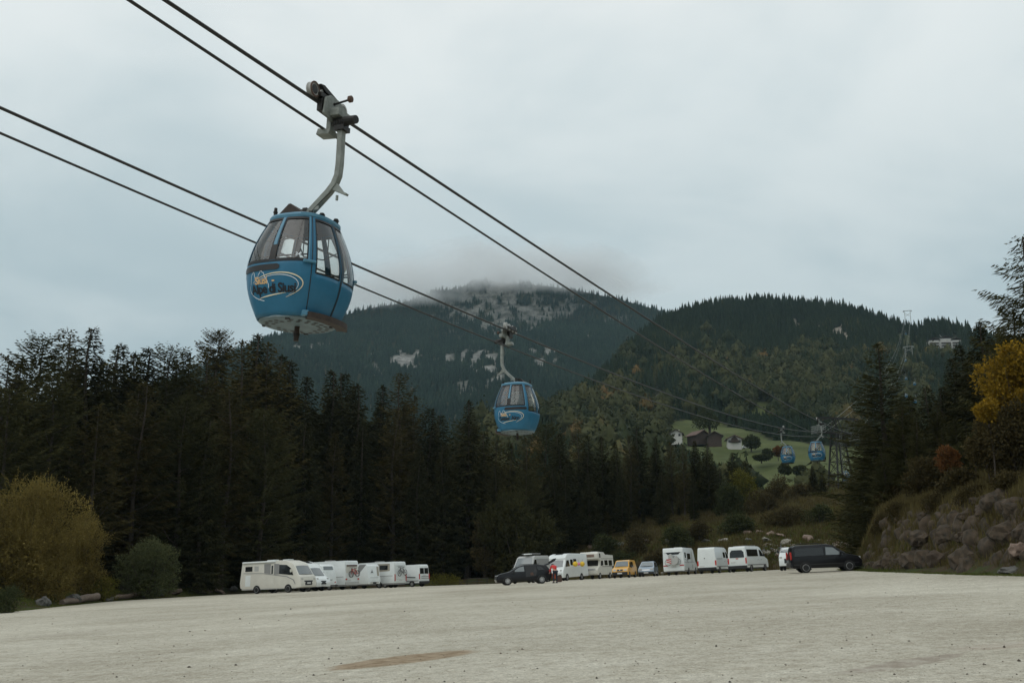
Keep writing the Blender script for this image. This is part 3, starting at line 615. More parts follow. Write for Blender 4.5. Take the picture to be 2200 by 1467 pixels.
def make_gondola(label, lettered=True, detail=True, group='blue gondolas of the cableway'):
    g = empty('gondola', (0, 0, 0), 0, label, 'gondola', group)
    hole = lambda t, z: any(a < t < b and c < z < d for a, b, c, d in WIN)
    br = sorted({v for w in WIN for v in w[:2]}); ths = []
    edges = [-140.7] + [b for b in br if b > -140.7] + [219.3]
    edges = sorted(set(edges))
    for a, b in zip(edges, edges[1:]): ths += lin(a, b, max(2, int((b - a) / 4) + 2))[:-1]
    ths.append(219.3)
    ths = [t for t in ths]; zs = lin(.0, .79, 10) + [.88, .96, 1.035] + lin(1.035, 1.98, 12)[1:] + [1.99, 2.06]
    body = gridpatch(MB(), ths, zs, 0, hole).build('body', M['blue'], g, smooth=True); solid(body, .03)
    for w in WIN:
        a, b, c, d = w
        o = gridpatch(MB(), lin(a, b, 9), lin(c, d, 9), -.012).build('window', M['glass'], g, smooth=True)
        e = 1.15; ez = .030; f = MB()
        gridpatch(f, lin(a - .2, a + e, 3), lin(c, d, 9), .004); gridpatch(f, lin(b - e, b + .2, 3), lin(c, d, 9), .004)
        gridpatch(f, lin(a + e, b - e, 9), [c - .005, c + ez], .004); gridpatch(f, lin(a + e, b - e, 9), [d - ez * (1.6 if d > 1.975 else 1), d + .004], .004)
        fo = f.build('gasket', M['rubber'], o, smooth=True)
    # dark lower half of the middle mullion, both ends
    for cth in (-90, 90):
        gridpatch(MB(), lin(cth - 4.1, cth + 4.1, 4), lin(1.035, 1.36, 5), .006).build('mullion_cover', M['rubber'], g)
        t = gridpatch(MB(), lin(cth - 2.4, cth + 2.4, 3), lin(1.36, 1.98, 7), .012).build('mullion', M['bluelight'], g)
        # recessed dark slot on the side away from the door
        s = -1 if cth < 0 else 1; a, b = sorted((cth + s * 46, cth - s * 11))
        z0, z1 = .84, .955; mb = MB(); n = 18; tt = lin(a, b, n); ctr = []
        up = [(t, z1 - (.03 if k in (0, n - 1) else 0)) for k, t in enumerate(tt)]; dn = [(t, z0 + (.03 if k in (0, n - 1) else 0)) for k, t in enumerate(tt)]
        vs = [shell(t, z, .012) for t, z in dn] + [shell(t, z, .012) for t, z in up]; mb.add(vs, [(i, i + 1, n + i + 1, n + i) for i in range(n - 1)]); mb.build('ski_slot', M['black'], g)
        bz = [(t, 1.012) for t in lin(cth - 41, cth + 41, 26)]; band(bz, .022, .008).build('waist_strip', M['rubber'], g)
    # upright light trims on the corner posts, door seams and door leaves
    for t in (-47.2, 47.2, 132.8, -132.8): band([(t, z) for z in lin(1.0, 2.04, 12)], .028, .012).build('corner_trim', M['bluelight'], g, smooth=True)
    for t in (-43.8, 43.8): band([(t, z) for z in lin(.06, 2.03, 16)], .016, .006).build('door_seam', M['rubber'], g)
    sm = MB(); sm.add(*(lambda q: (q.v, q.f))(band([(-.9, z) for z in lin(.06, 2.0, 16)], .02, .008))); sm.add(*(lambda q: (q.v, q.f))(band([(.9, z) for z in lin(.06, 2.0, 16)], .02, .008))); sm.build('door_joint', M['rubber'], g)
    mb = MB(); p = shell(-46.5, 1.0, .035); rz = Matrix.Rotation(R(-46.5 + 90 + 6), 3, 'Z'); mb.box(p, (.25, .07, .055), rz); mb.build('door_guide', M['bluelight'], g, bevel=.02)
    mb = MB(); p = shell(46.5, 1.0, .035); mb.box(p, (.25, .07, .055), Matrix.Rotation(R(46.5 + 90 - 6), 3, 'Z')); mb.build('door_guide', M['bluelight'], g, bevel=.02)
    # roof
    rim = MB(); n = 48
    def se(th, r): c, s = math.cos(R(th)), math.sin(R(th)); k = (abs(c) ** 2.7 + abs(s) ** 2.7) ** (-1 / 2.7); return (r * k * c * .945, r * k * s * .985)
    lv = [(.60, 2.0), (.665, 2.0), (.675, 2.05), (.655, 2.09), (.58, 2.125), (.35, 2.155), (.02, 2.165)]; vs = []
    for r_, z in lv: vs += [(*se(360 * k / n, r_), z) for k in range(n)]
    rim.add(vs, [(i * n + k, i * n + (k + 1) % n, (i + 1) * n + (k + 1) % n, (i + 1) * n + k) for i in range(len(lv) - 1) for k in range(n)] + [tuple((len(lv) - 1) * n + k for k in range(n))])
    roof = rim.build('roof', M['bluelight'], g, smooth=True)
    # roof lip over the door side
    band([(t, 2.055 - .0000 * t) for t in lin(-62, 62, 24)], .06, .045).build('rain_rail', M['bluelight'], roof, smooth=True)
    # floor
    fl = MB(); lv = [(.75, .02), (.755, -.02), (.70, -.045), (.02, -.05)]; vs = []
    def sf(th, r): c, s = math.cos(R(th)), math.sin(R(th)); k = (abs(c) ** 2.25 + abs(s) ** 2.25) ** (-1 / 2.25); return (r * k * c * .945, r * k * s * .985)
    for r_, z in lv: vs += [(*sf(360 * k / n, r_), z) for k in range(n)]
    fl.add(vs, [(i * n + k, i * n + (k + 1) % n, (i + 1) * n + (k + 1) % n, (i + 1) * n + k) for i in range(len(lv) - 1) for k in range(n)] + [tuple((len(lv) - 1) * n + k for k in range(n))])
    if detail:
        for rr, cnt in ((.595, 22), (.46, 17)):
            for k in range(cnt):
                if (k * 26 // cnt) % 7 == 6: continue
                x, y = sf(360 * (k + .5 * (rr < .5)) / cnt, rr); b = len(fl.v); zz = -.0535
                fl.add([(x + .046 * math.cos(q * math.pi / 4), y + .046 * math.sin(q * math.pi / 4), zz) for q in range(8)], [tuple(range(8))], 1)
        for th in (20, 110, 200, 290): x, y = sf(th, .69); fl.box((x, y, -.05), (.09, .05, .03), Matrix.Rotation(R(th + 90), 3, 'Z'), 1)
    flo = fl.build('floor', [M['floorplate'], M['rubber']], g)
    pin = MB(); pin.lathe([(.0, -.34), (.052, -.34), (.052, -.22), (.06, -.215), (.06, -.17), (.05, -.165), (.05, -.04), (0, -.04)], 14); pin.lathe([(.058, -.245), (.064, -.24), (.064, -.205), (.058, -.2)], 14, 1); pin.build('guide_pin', [M['rust'], M['rubber']], g, smooth=True)
    # door step
    st = MB(); ths = lin(-43, 43, 22); vs = []
    for z, o0 in ((-.055, -.02), (-.055, .20), (.055, .20), (.065, -.01)):
        vs += [shell(t, max(z, .0) if o0 < .1 else 0.02, o0) + Vector((0, 0, z - (max(z, .0) if o0 < .1 else 0.02))) for t in ths]
    w = len(ths); st.add(vs, [(j * w + i, j * w + i + 1, ((j + 1) % 4) * w + i + 1, ((j + 1) % 4) * w + i) for j in range(4) for i in range(w - 1)] + [(0, w, 2 * w, 3 * w), (w - 1, 2 * w - 1, 3 * w - 1, 4 * w - 1)])
    stp = st.build('door_step', M['rust'], g)
    for t in (-45.5, 45.5): p = shell(t, .04, .06); MB().box(p, (.15, .12, .10), Matrix.Rotation(R(t), 3, 'Z')).build('step_bracket', M['bluelight'], stp, bevel=.012)
    if detail:
        # inside: ceiling unit, seats, rails, straps
        ce = MB(); ce.lathe([(.02, 1.925), (.38, 1.93), (.52, 1.945), (.60, 1.975), (.61, 1.995), (.02, 1.995)], 28); ce.build('ceiling_unit', M['darkgrey'], g, smooth=True)
        for s in (-1, 1):
            b = MB(); b.box((0, s * .55, .42), (1.0, .36, .07)); b.box((0, s * .70, .66), (.95, .06, .44), Matrix.Rotation(R(-s * 6), 3, 'X')); b.build('bench', M['darkgrey'], g, bevel=.03)
            rl = MB(); rl.tube([(x, s * (.80 - .15 * x * x), 1.17) for x in lin(-.62, .62, 9)], .016, 6); rl.tube([(-.4, s * .35, 1.85), (-.42, s * .62, 1.60), (0, s * .72, 1.52), (.42, s * .62, 1.60), (.4, s * .35, 1.85)], .015, 6); rl.build('handrail', M['black'], g, smooth=True)
            for x in (-.3, .3): MB().tube([(x, s * .42, 1.84), (x, s * .42, 1.60), (x, s * .42, 1.55)], [.011, .011, .022], 6).build('hand_strap', M['black'], g)
        for t in (-135, 135): MB().tube([shell(t, .5, -.07), shell(t, 1.0, -.07), shell(t, 1.5, -.07), shell(t, 1.95, -.07)], .06, 6).build('inner_post', M['darkgrey'], g)
        # roof fittings
        for (x, y, h, r_) in ((-.50, -.34, .22, .035), (.52, .30, .10, .05), (.46, -.12, .09, .05)):
            v = MB(); zt_ = 2.12; v.lathe([(0, zt_), (r_, zt_), (r_, zt_ + h * .5), (r_ * 1.3, zt_ + h * .52), (r_ * 1.3, zt_ + h * .66), (r_, zt_ + h * .68), (r_ * .9, zt_ + h), (0, zt_ + h)], 10, c=(x, y, 0)); v.build('roof_fitting', M['dsteel'], roof, smooth=True)
        v = MB(); v.lathe([(0, 2.14), (.055, 2.14), (.055, 2.21), (.07, 2.215), (.07, 2.25), (.055, 2.255), (.055, 2.29), (0, 2.30)], 12, c=(.17, -.08, 0)); v.build('damper', M['dsteel'], roof, smooth=True)
        hp = MB(); hp.prism([(-.40, 2.13), (-.14, 2.37), (-.09, 2.37), (.14, 2.20), (.14, 2.13)], 'y', -.42, -.10); hp.build('roof_hatch', M['rust'], roof)
        ant = MB(); ant.tube([(.22, -.1, 2.15), (.24, -.1, 2.36)], .005, 5); ant.box((.295, -.1, 2.35), (.11, .004, .075)); ant.build('aerial', M['steel'], roof)
    # hanger arm, box section, bowed to the door side
    ax = .70; ZR = 4.54; RX = .30
    pts = [(-.02, 0, 2.20), (.12, 0, 2.33), (.30, 0, 2.50), (.50, 0, 2.69), (.62, 0, 2.84), (.69, 0, 3.02), (.705, 0, 3.25), (.70, 0, 3.6), (.685, 0, 4.13)]
    h = MB(); h.rtube(pts, .15, .115, (0, 1, 0)); arm = h.build('hanger', M['steel'], g, bevel=.012)
    b = MB(); b.box((0, 0, 2.26), (.10, .16, .26)); b.tube([(-.12, -.02, 2.38), (.05, -.02, 2.30)], .012, 6); b.build('hanger_foot', M['dsteel'], arm)
    if detail:
        b = MB(); b.prism([(.60, 2.72), (.92, 2.57), (.94, 2.61), (.84, 2.66), (.68, 2.86)], 'y', -.05, .05); b.tube([(.70, 0, 2.60), (.70, 0, 2.50)], .028, 8); b.build('arm_bracket', M['steel'], arm)
        MB().tube([(.17, -.1, 2.26), (.26, -.1, 2.36), (.40, -.09, 2.49), (.60, -.08, 2.66)], .008, 5).build('arm_wire', M['dsteel'], arm)
    # carriage on the carrying rope
    car = MB(); car.prism([(-.40, ZR - .30), (-.15, ZR - .36), (.45, ZR - .30), (.52, ZR - .06), (.34, ZR + .10), (.10, ZR + .17), (-.18, ZR + .17), (-.36, ZR + .06)], 'x', RX + .16, RX + .21)
    car.box((RX + .30, .05, ZR - .20), (.24, .50, .16)); c0 = car.build('carriage', M['steel'], g, bevel=.015)
    if detail:
        for y, z, r_ in ((-.06, ZR + .02, .04), (.16, ZR - .05, .05), (.28, ZR - .12, .028), (.05, ZR - .12, .03)): MB().cyl((RX + .20, y, z), (RX + .2125, y, z), r_, 10).build('plate_hole', M['black'], c0)
    fr = MB(); fr.box((RX + .05, -.08, ZR + .10), (.18, .72, .10)); fr.prism([(-.62, ZR + .16), (-.40, ZR + .30), (-.30, ZR + .30), (.05, ZR + .20), (.45, ZR + .16), (.45, ZR + .06), (-.62, ZR + .08)], 'x', RX - .10, RX - .06)
    fr.prism([(-.42, ZR + .33), (-.28, ZR + .36), (.24, ZR + .25), (.55, ZR + .10), (.5, ZR + .06), (.1, ZR + .19), (-.25, ZR + .24)], 'x', RX + .00, RX + .10)
    fr.box((RX + .08, -.20, ZR - .10), (.12, .40, .26)); fr.build('rocker_frame', M['dsteel'], c0, bevel=.01)
    for y in (-.56, -.20, .18, .52):
        w_ = MB(); prof = [(.02, -.055), (.15, -.055), (.155, -.04), (.125, -.018), (.125, .018), (.155, .04), (.15, .055), (.02, .055)]
        w_.lathe(prof, 20, axis='x', c=(RX, y, ZR + .125 + .03)); w_.lathe([(.0, .0), (.095, .0), (.10, .004), (.0, .008)], 16, 1, axis='x', c=(RX + .055, y, ZR + .155))
        w_.build('wheel', [M['lgrey'], M['dsteel']], c0, smooth=True)
    lv_ = MB(); lv_.tube([(RX + .2, -.06, ZR + .02), (RX + .62, -.14, ZR + .03)], .022, 8); lv_.build('lever', M['dsteel'], c0); lv_ = MB(); lv_.lathe([(0, -.045), (.05, -.045), (.07, -.03), (.07, .03), (.05, .045), (0, .045)], 14, axis='x', c=(RX + .64, -.145, ZR + .035)); lv_.build('lever_roller', M['redtile'], c0, smooth=True)
    gb = MB()
    for k in range(7): gb.lathe([(.0, -.012), (.115, -.012), (.115, .012), (0, .012)], 14, axis='x', c=(RX + .26 + k * .038, -.02, ZR - .40))
    gb.box((RX + .36, -.02, ZR - .40), (.26, .17, .15)); gb.tube([(RX + .5, -.05, ZR - .38), (RX + .78, -.10, ZR - .40)], [.10, .085], 12); gb.box((RX + .40, 0, ZR - .52), (.22, .26, .10)); gb.build('grip_spring', M['rubber'], c0)
    gj = MB(); gj.prism([(-.24, -.035), (.06, -.05), (.10, .05), (-.20, .09)], 'y', -.13, .16)
    gj.v = [(x + RX + .10, y, z + ZR - .58) for x, y, z in gj.v]; gj.box((RX + .12, .02, ZR - .38), (.10, .22, .34)); gj.build('grip_jaw', M['steel'], c0, bevel=.01)
    if detail:
        fl2 = MB(); fl2.lathe([(.13, -.01), (.16, -.01), (.16, .01), (.13, .01)], 18, axis='x', c=(RX + .065, -.56, ZR + .155)); fl2.build('wheel_tread', M['redtile'], c0)
    if lettered:
        for end, top, bot in ((-1, 'Siusi', 'Alpe di Siusi'), (1, 'Seis', 'Seiser Alm')):
            dx = -.02
            link('lettering', (lambda me: (me.materials.clear(), me.materials.append(M['black_line']), me)[2])(wrap_text(bot, .245, .010, dx + .03, .41, end, bold=.0055)), g)
            link('lettering', (lambda me: (me.materials.clear(), me.materials.append(M['orange_line']), me)[2])(wrap_text(top, .20, .009, dx - .22, .585, end, bold=.004)), g)
            link('dash', (lambda me: (me.materials.clear(), me.materials.append(M['orange_line']), me)[2])(wrap_text('-', .205, .009, dx + .07, .585, end, bold=.005)), g)
            def rib(pts, w, m, nm, off=.007):
                band([(s_to_th(x, end), z) for x, z in pts], w, off).build(nm, M[m], g)
            el1 = [(dx + .07 + .60 * math.cos(R(a)), .52 + .255 * math.sin(R(a)) + .05 * math.cos(R(a))) for a in range(-62, 152, 6)]
            el2 = [(dx + .04 + .55 * math.cos(R(a)), .50 + .235 * math.sin(R(a)) + .05 * math.cos(R(a))) for a in range(-48, 145, 6)]
            rib(el1, [.006 + .018 * math.sin(math.pi * k / (len(el1) - 1)) for k in range(len(el1))], 'cream_line', 'emblem_oval'); rib(el2, [.004 + .009 * math.sin(math.pi * k / (len(el2) - 1)) for k in range(len(el2))], 'white_line', 'emblem_oval', .0065)
            sw = [(dx - .42 + .1 * k, .335 + .012 * math.sin(k) + .0135 * k * k * .1 - .03 * math.sin(math.pi * k / 8)) for k in range(9)]
            rib([(dx - .36 + .09 * k, .30 + .10 * (k / 8) ** .6) for k in range(9)], [.004 + .02 * math.sin(math.pi * k / 8) for k in range(9)], 'cream_line', 'emblem_swoosh')
            lf = [(dx - .02 - .52 * math.cos(R(a)), .50 + .24 * math.sin(R(a))) for a in range(20, -75, -6)]; rib(lf, .011, 'white_line', 'emblem_oval')
            mt = [(-.50, .60), (-.47, .74), (-.455, .79), (-.43, .80), (-.415, .83), (-.395, .825), (-.375, .74), (-.35, .66), (-.325, .69), (-.30, .70), (-.27, .79), (-.255, .78), (-.235, .83), (-.205, .835), (-.185, .80), (-.16, .80), (-.12, .70), (-.07, .64), (-.04, .56), (-.045, .50)]
            rib([(dx + x, z) for x, z in mt], .013, 'white_line', 'emblem_peaks')
    # cabin number on the right-hand end window
    for end in (-1,):
        me = wrap_text('34', .11, .004, .52 if end < 0 else -.52, 1.10, end, bold=.002); me.materials.clear(); me.materials.append(M['white_line']); link('cabin_number', me, g)
    return g
ZRL, RXL = 4.54, .30
def hang(g, pts, Y, flip, lean=0):
    p = line_at(pts, Y); ang = -LANG + (math.pi if flip else 0)
    rot = Matrix.Rotation(ang, 4, 'Z') @ Matrix.Rotation(lean, 4, 'Y')
    g.matrix_world = Matrix.Translation(p) @ rot @ Matrix.Translation((-RXL, 0, -ZRL))
g1 = make_gondola('big blue gondola closest to the camera, black lettering and grey perforated floor')
bpy.context.view_layer.update()
hang(g1, TR1, on_line(703, 233, X01).y, False, R(2.2))
def g_copy(src, label): c = copy_tree(src); tag(c, label); return c
g2 = g_copy(g1, 'middle blue gondola hanging before the far mountain, above the dark tree tops'); hang(g2, TR2, on_line(1096, 715, X02).y, True, R(.5))
g3 = g_copy(g1, 'small blue gondola over the green meadow, left of the other small one'); hang(g3, TR2, on_line(1684, 921, X02).y, True)
g4 = g_copy(g1, 'small blue gondola hanging in front of the lattice tower'); hang(g4, TR1, on_line(1756, 903, X01).y, False)
# a fifth cabin low behind the tower, and tiny ones on the far slope: cabins with fewer fittings
g5 = make_gondola('blue gondola half hidden low behind the lattice tower legs', lettered=False, detail=False)
tp = at(1817, 1022, 236); g5.matrix_world = Matrix.Translation(tp - Vector((0, 0, 1.1))) @ Matrix.Rotation(-LANG, 4, 'Z')
for (px_, py_, Y_, fl_, lb) in ((1947, 813, 700, True, 'tiny far gondola, fourth from the hilltop on the left rope'), (1965, 824, 640, False, 'tiny far gondola, upper one of two on the right rope'),
        (1947, 850, 600, True, 'tiny far gondola, second from the bottom on the left rope'), (1966, 862, 560, False, 'tiny far gondola, lowest on the right rope'), (1946, 886, 500, True, 'tiny far gondola, lowest of all on the left rope'),
        (1946, 774, 820, True, 'tiny far gondola, third from the hilltop on the left rope'), (1946, 717, 1020, True, 'tiny far gondola just below the hilltop tower')):
    c = g_copy(g5, lb); p = at(px_, py_, Y_); c.matrix_world = Matrix.Translation(p - Vector((0, 0, 1.1))) @ Matrix.Rotation(-LANG + (math.pi if fl_ else 0), 4, 'Z')
# ------------------------------------------------------------------ near lattice tower
def tower():
    c1, c2 = TR1[-1], TR2[-1]; mid = (c1 + c2) / 2; ang = math.atan2(c1.y - c2.y, c1.x - c2.x); gw = (c1.xy - c2.xy).length
    base = Hs(mid.x, mid.y); t = empty('lattice_tower', (mid.x, mid.y, base), ang, 'grey steel lattice tower of the cableway with two side platforms', 'tower')
    top = mid.z - base
    legs = [(sx, sy) for sx in (-1, 1) for sy in (-1, 1)]
    def leg_at(sx, sy, f): w = 1.75 + (.85 - 1.75) * f; return Vector((sx * w, sy * w * .8, -1.0 + (top - .2 + 1.0) * f))
    for sx, sy in legs: MB().rtube([leg_at(sx, sy, 0), leg_at(sx, sy, .5), leg_at(sx, sy, 1)], .22, .22, (0, 1, 0)).build('leg', M['dsteel'], t)
    br = MB(); lev = [0.08, .30, .52, .75, 1.0]
    for a, b in zip(lev, lev[1:]):
        for (p, q) in (((-1, -1), (1, -1)), ((-1, 1), (1, 1)), ((-1, -1), (-1, 1)), ((1, -1), (1, 1))):
            br.tube([leg_at(*p, a), leg_at(*q, b)], .05, 5); br.tube([leg_at(*q, a), leg_at(*p, b)], .05, 5); br.tube([leg_at(*p, b), leg_at(*q, b)], .06, 5)
    br.build('bracing', M['dsteel'], t)
    cb = MB(); hw = gw / 2 + .4
    for y in (-.5, .5): cb.rtube([(-hw, y, top), (hw, y, top)], .16, .26, (0, 1, 0)); cb.rtube([(-hw * .78, y, top + 2.6), (hw, y, top + 2.7)], .14, .2, (0, 1, 0))
    cb.build('crossbeam', M['dsteel'], t)
    tr = MB()
    for y in (-.5, .5):
        for x0, x1 in ((-1.2, -.2), (.9, -.2), (1.1, 2.6), (hw * .55, hw * .95)): tr.rtube([(x0, y, top), (x1, y, top + 2.6)], .1, .12, (0, 1, 0))
        tr.rtube([(-hw * .8, y, top + 2.5), (-.4, y, top + 1.4)], .1, .1, (0, 1, 0)); tr.rtube([(-hw * .62, y, top + 1.3), (-hw * .28, y, top + .1)], .09, .1, (0, 1, 0))
    tr.build('gantry_truss', M['dsteel'], t)
    for s in (-1, 1):
        pf = MB(); x = s * (gw / 2); z0 = top - (0 if s < 0 else .9)
        for yy in lin(-1.3, 1.3, 7):
            for xx in (-.5, .5): pf.tube([(x + xx, yy, z0 - .1), (x + xx, yy, z0 + 1.05)], .03, 4)
        for zz in (z0 - .1, z0 + .3, z0 + .7, z0 + 1.05):
            for xx in (-.5, .5): pf.tube([(x + xx, -1.3, zz), (x + xx, 1.3, zz)], .035, 4)
            for yy in (-1.3, 1.3): pf.tube([(x - .5, yy, zz), (x + .5, yy, zz)], .035, 4)
        pf.box((x, 0, z0 - .15), (1.0, 2.6, .08)); pf.build('platform', M['steel'], t)
        sd_ = MB(); sd_.prism([(-1.9, top + .12), (-1.2, top + .22), (1.2, top + .22), (1.9, top + .12), (1.6, top - .1), (-1.6, top - .1)], 'x', x - .12, x + .12); sd_.build('rope_saddle', M['dsteel'], t)
    ld = MB()
    for xx in (-.2, .2): ld.tube([(xx, -1.1, -.5), (xx, -.72, top)], .03, 4)
    for k in range(24): z = -.3 + k * (top / 24); f = k / 24; ld.tube([(-.2, -1.09 + .37 * f, z), (.2, -1.09 + .37 * f, z)], .018, 4)
    ld.build('ladder', M['steel'], t)
    return t
tower()
def far_tower(p, h, w, label):
    t = empty('rope_tower', (p.x, p.y, p.z), -LANG, label, 'tower')
    for s in (-1, 1): MB().rtube([(s * w * .5, 0, -2), (s * w * .5, 0, h)], .5, .5, (0, 1, 0)).build('leg', M['steel'], t)
    b = MB(); b.rtube([(-w * .75, 0, h), (w * .75, 0, h)], .6, .6, (0, 1, 0)); b.rtube([(-w * .5, 0, h * .45), (w * .5, 0, h * .75)], .3, .3, (0, 1, 0)); b.rtube([(w * .5, 0, h * .45), (-w * .5, 0, h * .75)], .3, .3, (0, 1, 0)); b.build('crossbeam', M['steel'], t)
    for s in (-1, 1): MB().box((s * w * .7, 0, h - .8), (1.2, 2.5, 1.0)).build('sheave_box', M['steel'], t)
    return t
far_tower(at(1951, 690, FY), 13.5, 6.6, 'small pale rope tower standing on the wooded hilltop skyline')
far_tower(at(1953, 763, 930), 8.5, 6.2, 'grey rope tower partway up the cleared strip of hillside')
# ------------------------------------------------------------------ vegetation
def ground_hit(px, py, t0=25, t1=300):
    u, a, b = ray(px, py); t = np.arange(t0, t1, .25); h = H(u * t, a * t); z = EYE + b * t; k = np.where(z <= h + .02)[0]
    if not len(k): return None
    return Vector((u * t[k[0]], a * t[k[0]], h[k[0]]))
def quads_np(c, u, v): return np.stack([c - v, c + u - v * .55, c + u * 1.15, c + u * .9 + v, c + v][0:1] + [c + u * .45 - v, c + u, c + u * .45 + v], 1)
class Leaves:
    def __init__(s): s.c = []; s.u = []; s.v = []; s.t = []
    def mesh(s, name, material):
        c = np.array(s.c); u = np.array(s.u); v = np.array(s.v)
        q = np.stack([c, c + u * .42 - v, c + u, c + u * .42 + v], 1); n = len(c)
        return np_mesh(name, q.reshape(-1, 3), np.arange(4 * n).reshape(-1, 4), material, attr={'tint': np.repeat(np.array(s.t), 4)})
def nrm(v): return v / np.linalg.norm(v, axis=-1, keepdims=True)
def branchy(seed, Ht, Rm, base, step, nb, twl, tww, droop, shape, density, gap=0, hang=.5, lift=.12, spread=(.6, 1.2)):
    """conifer crown: whorls of boughs carrying side sprays"""
    g = np.random.default_rng(seed); L = Leaves(); h = base * Ht
    ph = g.random() * 6
    while h < Ht * .992:
        f = (h - base * Ht) / (Ht - base * Ht); rad = Rm * shape(f) 
        n_ = max(3, int(round(nb * (.6 + .4 * (1 - f))))); a0 = g.random() * 6.28
        for b in range(n_):
            if g.random() < gap: continue
            az = a0 + 6.283 * b / n_ + g.normal(0, .3); ln = rad * g.uniform(.62, 1.15) * (1 + .22 * math.sin(az * 2 + ph) + .15 * math.sin(h * 1.3 + az)) + .12
            sl = droop[0] + (droop[1] - droop[0]) * f + g.normal(0, .09)
            ca, sa = math.cos(az), math.sin(az); m = max(3, int(ln / (.26 / density)))
            ss = np.linspace(.10, 1.0, m); x = ss * ln
            pos = np.stack([ca * x, sa * x, h + sl * x - .22 * ln * ss * (1 - ss) + lift * ln * ss ** 2.2], -1)
            for sd in (-1, 1):
                an = az + sd * g.uniform(.45, 1.25, m) * (1.1 - .6 * ss); tl = twl * g.uniform(.55, 1.2, m) * (.45 + .75 * np.sin(np.pi * np.clip(ss * .85 + .12, 0, 1))) * min(1, .35 + ln / 2.5)
                dz = sl * .6 - g.uniform(0, hang, m)
                d = nrm(np.stack([np.cos(an), np.sin(an), dz], -1)); u = d * tl[:, None]
                side = nrm(np.cross(d, np.array([0, 0, 1.0])) * g.normal(0, .8, (m, 1)) + np.array([0, 0, 1.0]) * g.uniform(.35, 1, (m, 1))); v = side * (tww * g.uniform(.6, 1.3, m) * (.5 + .5 * min(1, ln)))[:, None]
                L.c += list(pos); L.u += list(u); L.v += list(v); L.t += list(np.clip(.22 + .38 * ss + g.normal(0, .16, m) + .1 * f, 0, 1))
        h += step * g.uniform(.75, 1.25) * (1 - .45 * f)
    # leader
    for k in range(10):
        z = Ht * (.985 + .02 * k / 10); d = np.array([g.normal(0, .35), g.normal(0, .35), .8]); L.c.append(np.array([0, 0, z - .25])); L.u.append(nrm(d) * .38); L.v.append(nrm(np.cross(d, [1, .3, 0])) * .05); L.t.append(.5)
    return L
def leafy(seed, lobes, n, leaf, flat=1.0, inner=.55, shoots=0, slen=.5):
    """broadleaf crown: many leaf-sized faces spread through a set of lobes"""
    g = np.random.default_rng(seed); L = Leaves(); vol = np.array([l[3] ** 2 for l in lobes]); vol /= vol.sum()
    for (x, y, z, r, zs), w in zip(lobes, vol):
        m = int(n * w); d = nrm(g.normal(size=(m, 3)))
        lump = 1 + .22 * np.sin(d[:, 0] * 6 + x * 3 + 1) * np.sin(d[:, 1] * 5.3 + y) + .2 * np.sin(d[:, 2] * 7 + z * 2) * np.cos(d[:, 0] * 4)
        # twigs stand out beyond the lobe here and there
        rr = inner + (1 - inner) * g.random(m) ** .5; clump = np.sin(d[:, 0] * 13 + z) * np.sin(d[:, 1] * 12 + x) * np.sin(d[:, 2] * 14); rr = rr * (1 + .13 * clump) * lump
        c = np.array([x, y, z]) + d * (rr * r)[:, None] * np.array([1, 1, zs])
        u = nrm(d * .8 + g.normal(size=(m, 3)) * .8 + np.array([0, 0, .25])); sd = nrm(np.cross(u, g.normal(size=(m, 3)))); s = leaf * g.uniform(.6, 1.35, m)
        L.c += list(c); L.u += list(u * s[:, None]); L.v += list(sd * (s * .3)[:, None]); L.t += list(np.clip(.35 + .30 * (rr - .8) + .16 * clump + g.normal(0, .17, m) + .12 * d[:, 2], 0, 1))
    for _ in range(shoots):       # young shoots standing out of the crown
        x, y, z, r, zs = lobes[g.integers(0, len(lobes))]; d = nrm(g.normal(size=3) + np.array([0, 0, .55])); b0 = np.array([x, y, z]) + d * r * np.array([1, 1, zs]) * .85; ln = slen * r * g.uniform(.4, 1.2); m = max(5, int(ln / (leaf * .28)))
        bend = g.normal(0, .25, 3); f = np.linspace(0, 1, m)[:, None]; c = b0 + (nrm(d + np.array([0, 0, .5])) * f + bend * f * f) * ln; u = nrm(d + g.normal(0, .8, (m, 3))); sd = nrm(np.cross(u, g.normal(size=(m, 3)))); s = leaf * g.uniform(.5, 1.0, m)
        L.c += list(c); L.u += list(u * s[:, None]); L.v += list(sd * (s * .28)[:, None]); L.t += list(np.clip(.55 + g.normal(0, .15, m), 0, 1))
    return L
def trunk_mesh(name, Ht, r, top, seed, material, limbs=0, lr=2.0, lo=.3):
    g = np.random.default_rng(seed); mb = MB(); n = 9
    pts = [Vector((math.sin(k * .9 + seed) * .012 * Ht * (k / n), math.cos(k * .7 + seed) * .010 * Ht * (k / n), -.4 + (top * Ht + .4) * k / n)) for k in range(n + 1)]
    mb.tube(pts, [r * (1.25 if k == 0 else 1) * (1 - .86 * k / n) for k in range(n + 1)], 7)
    for k in range(limbs):
        f = lo + (.88 - lo) * k / max(1, limbs); i = min(n - 1, int(f * n)); p = pts[i].lerp(pts[i + 1], f * n - i); az = k * 2.4 + g.random(); q = lr * (1 - .5 * f) * g.uniform(.6, 1.1); rr = r * (1 - .8 * f) * .5
        d = Vector((math.cos(az), math.sin(az), .55)); mb.tube([p, p + d * q * .5, p + d * q + Vector((0, 0, q * .25))], [rr, rr * .6, rr * .2], 5)
    return mb.mesh(name, material, smooth=True)
M['f_spruce'] = foliage('spruce_needles', (.016, .0175, .0065), (.034, .033, .0125), (.066, .057, .021), transl=.14)
M['f_olive'] = foliage('olive_needles', (.030, .031, .012), (.054, .052, .019), (.086, .076, .027), transl=.2)
M['f_larch'] = foliage('larch_needles', (.035, .030, .011), (.062, .051, .018), (.096, .076, .026), transl=.22)
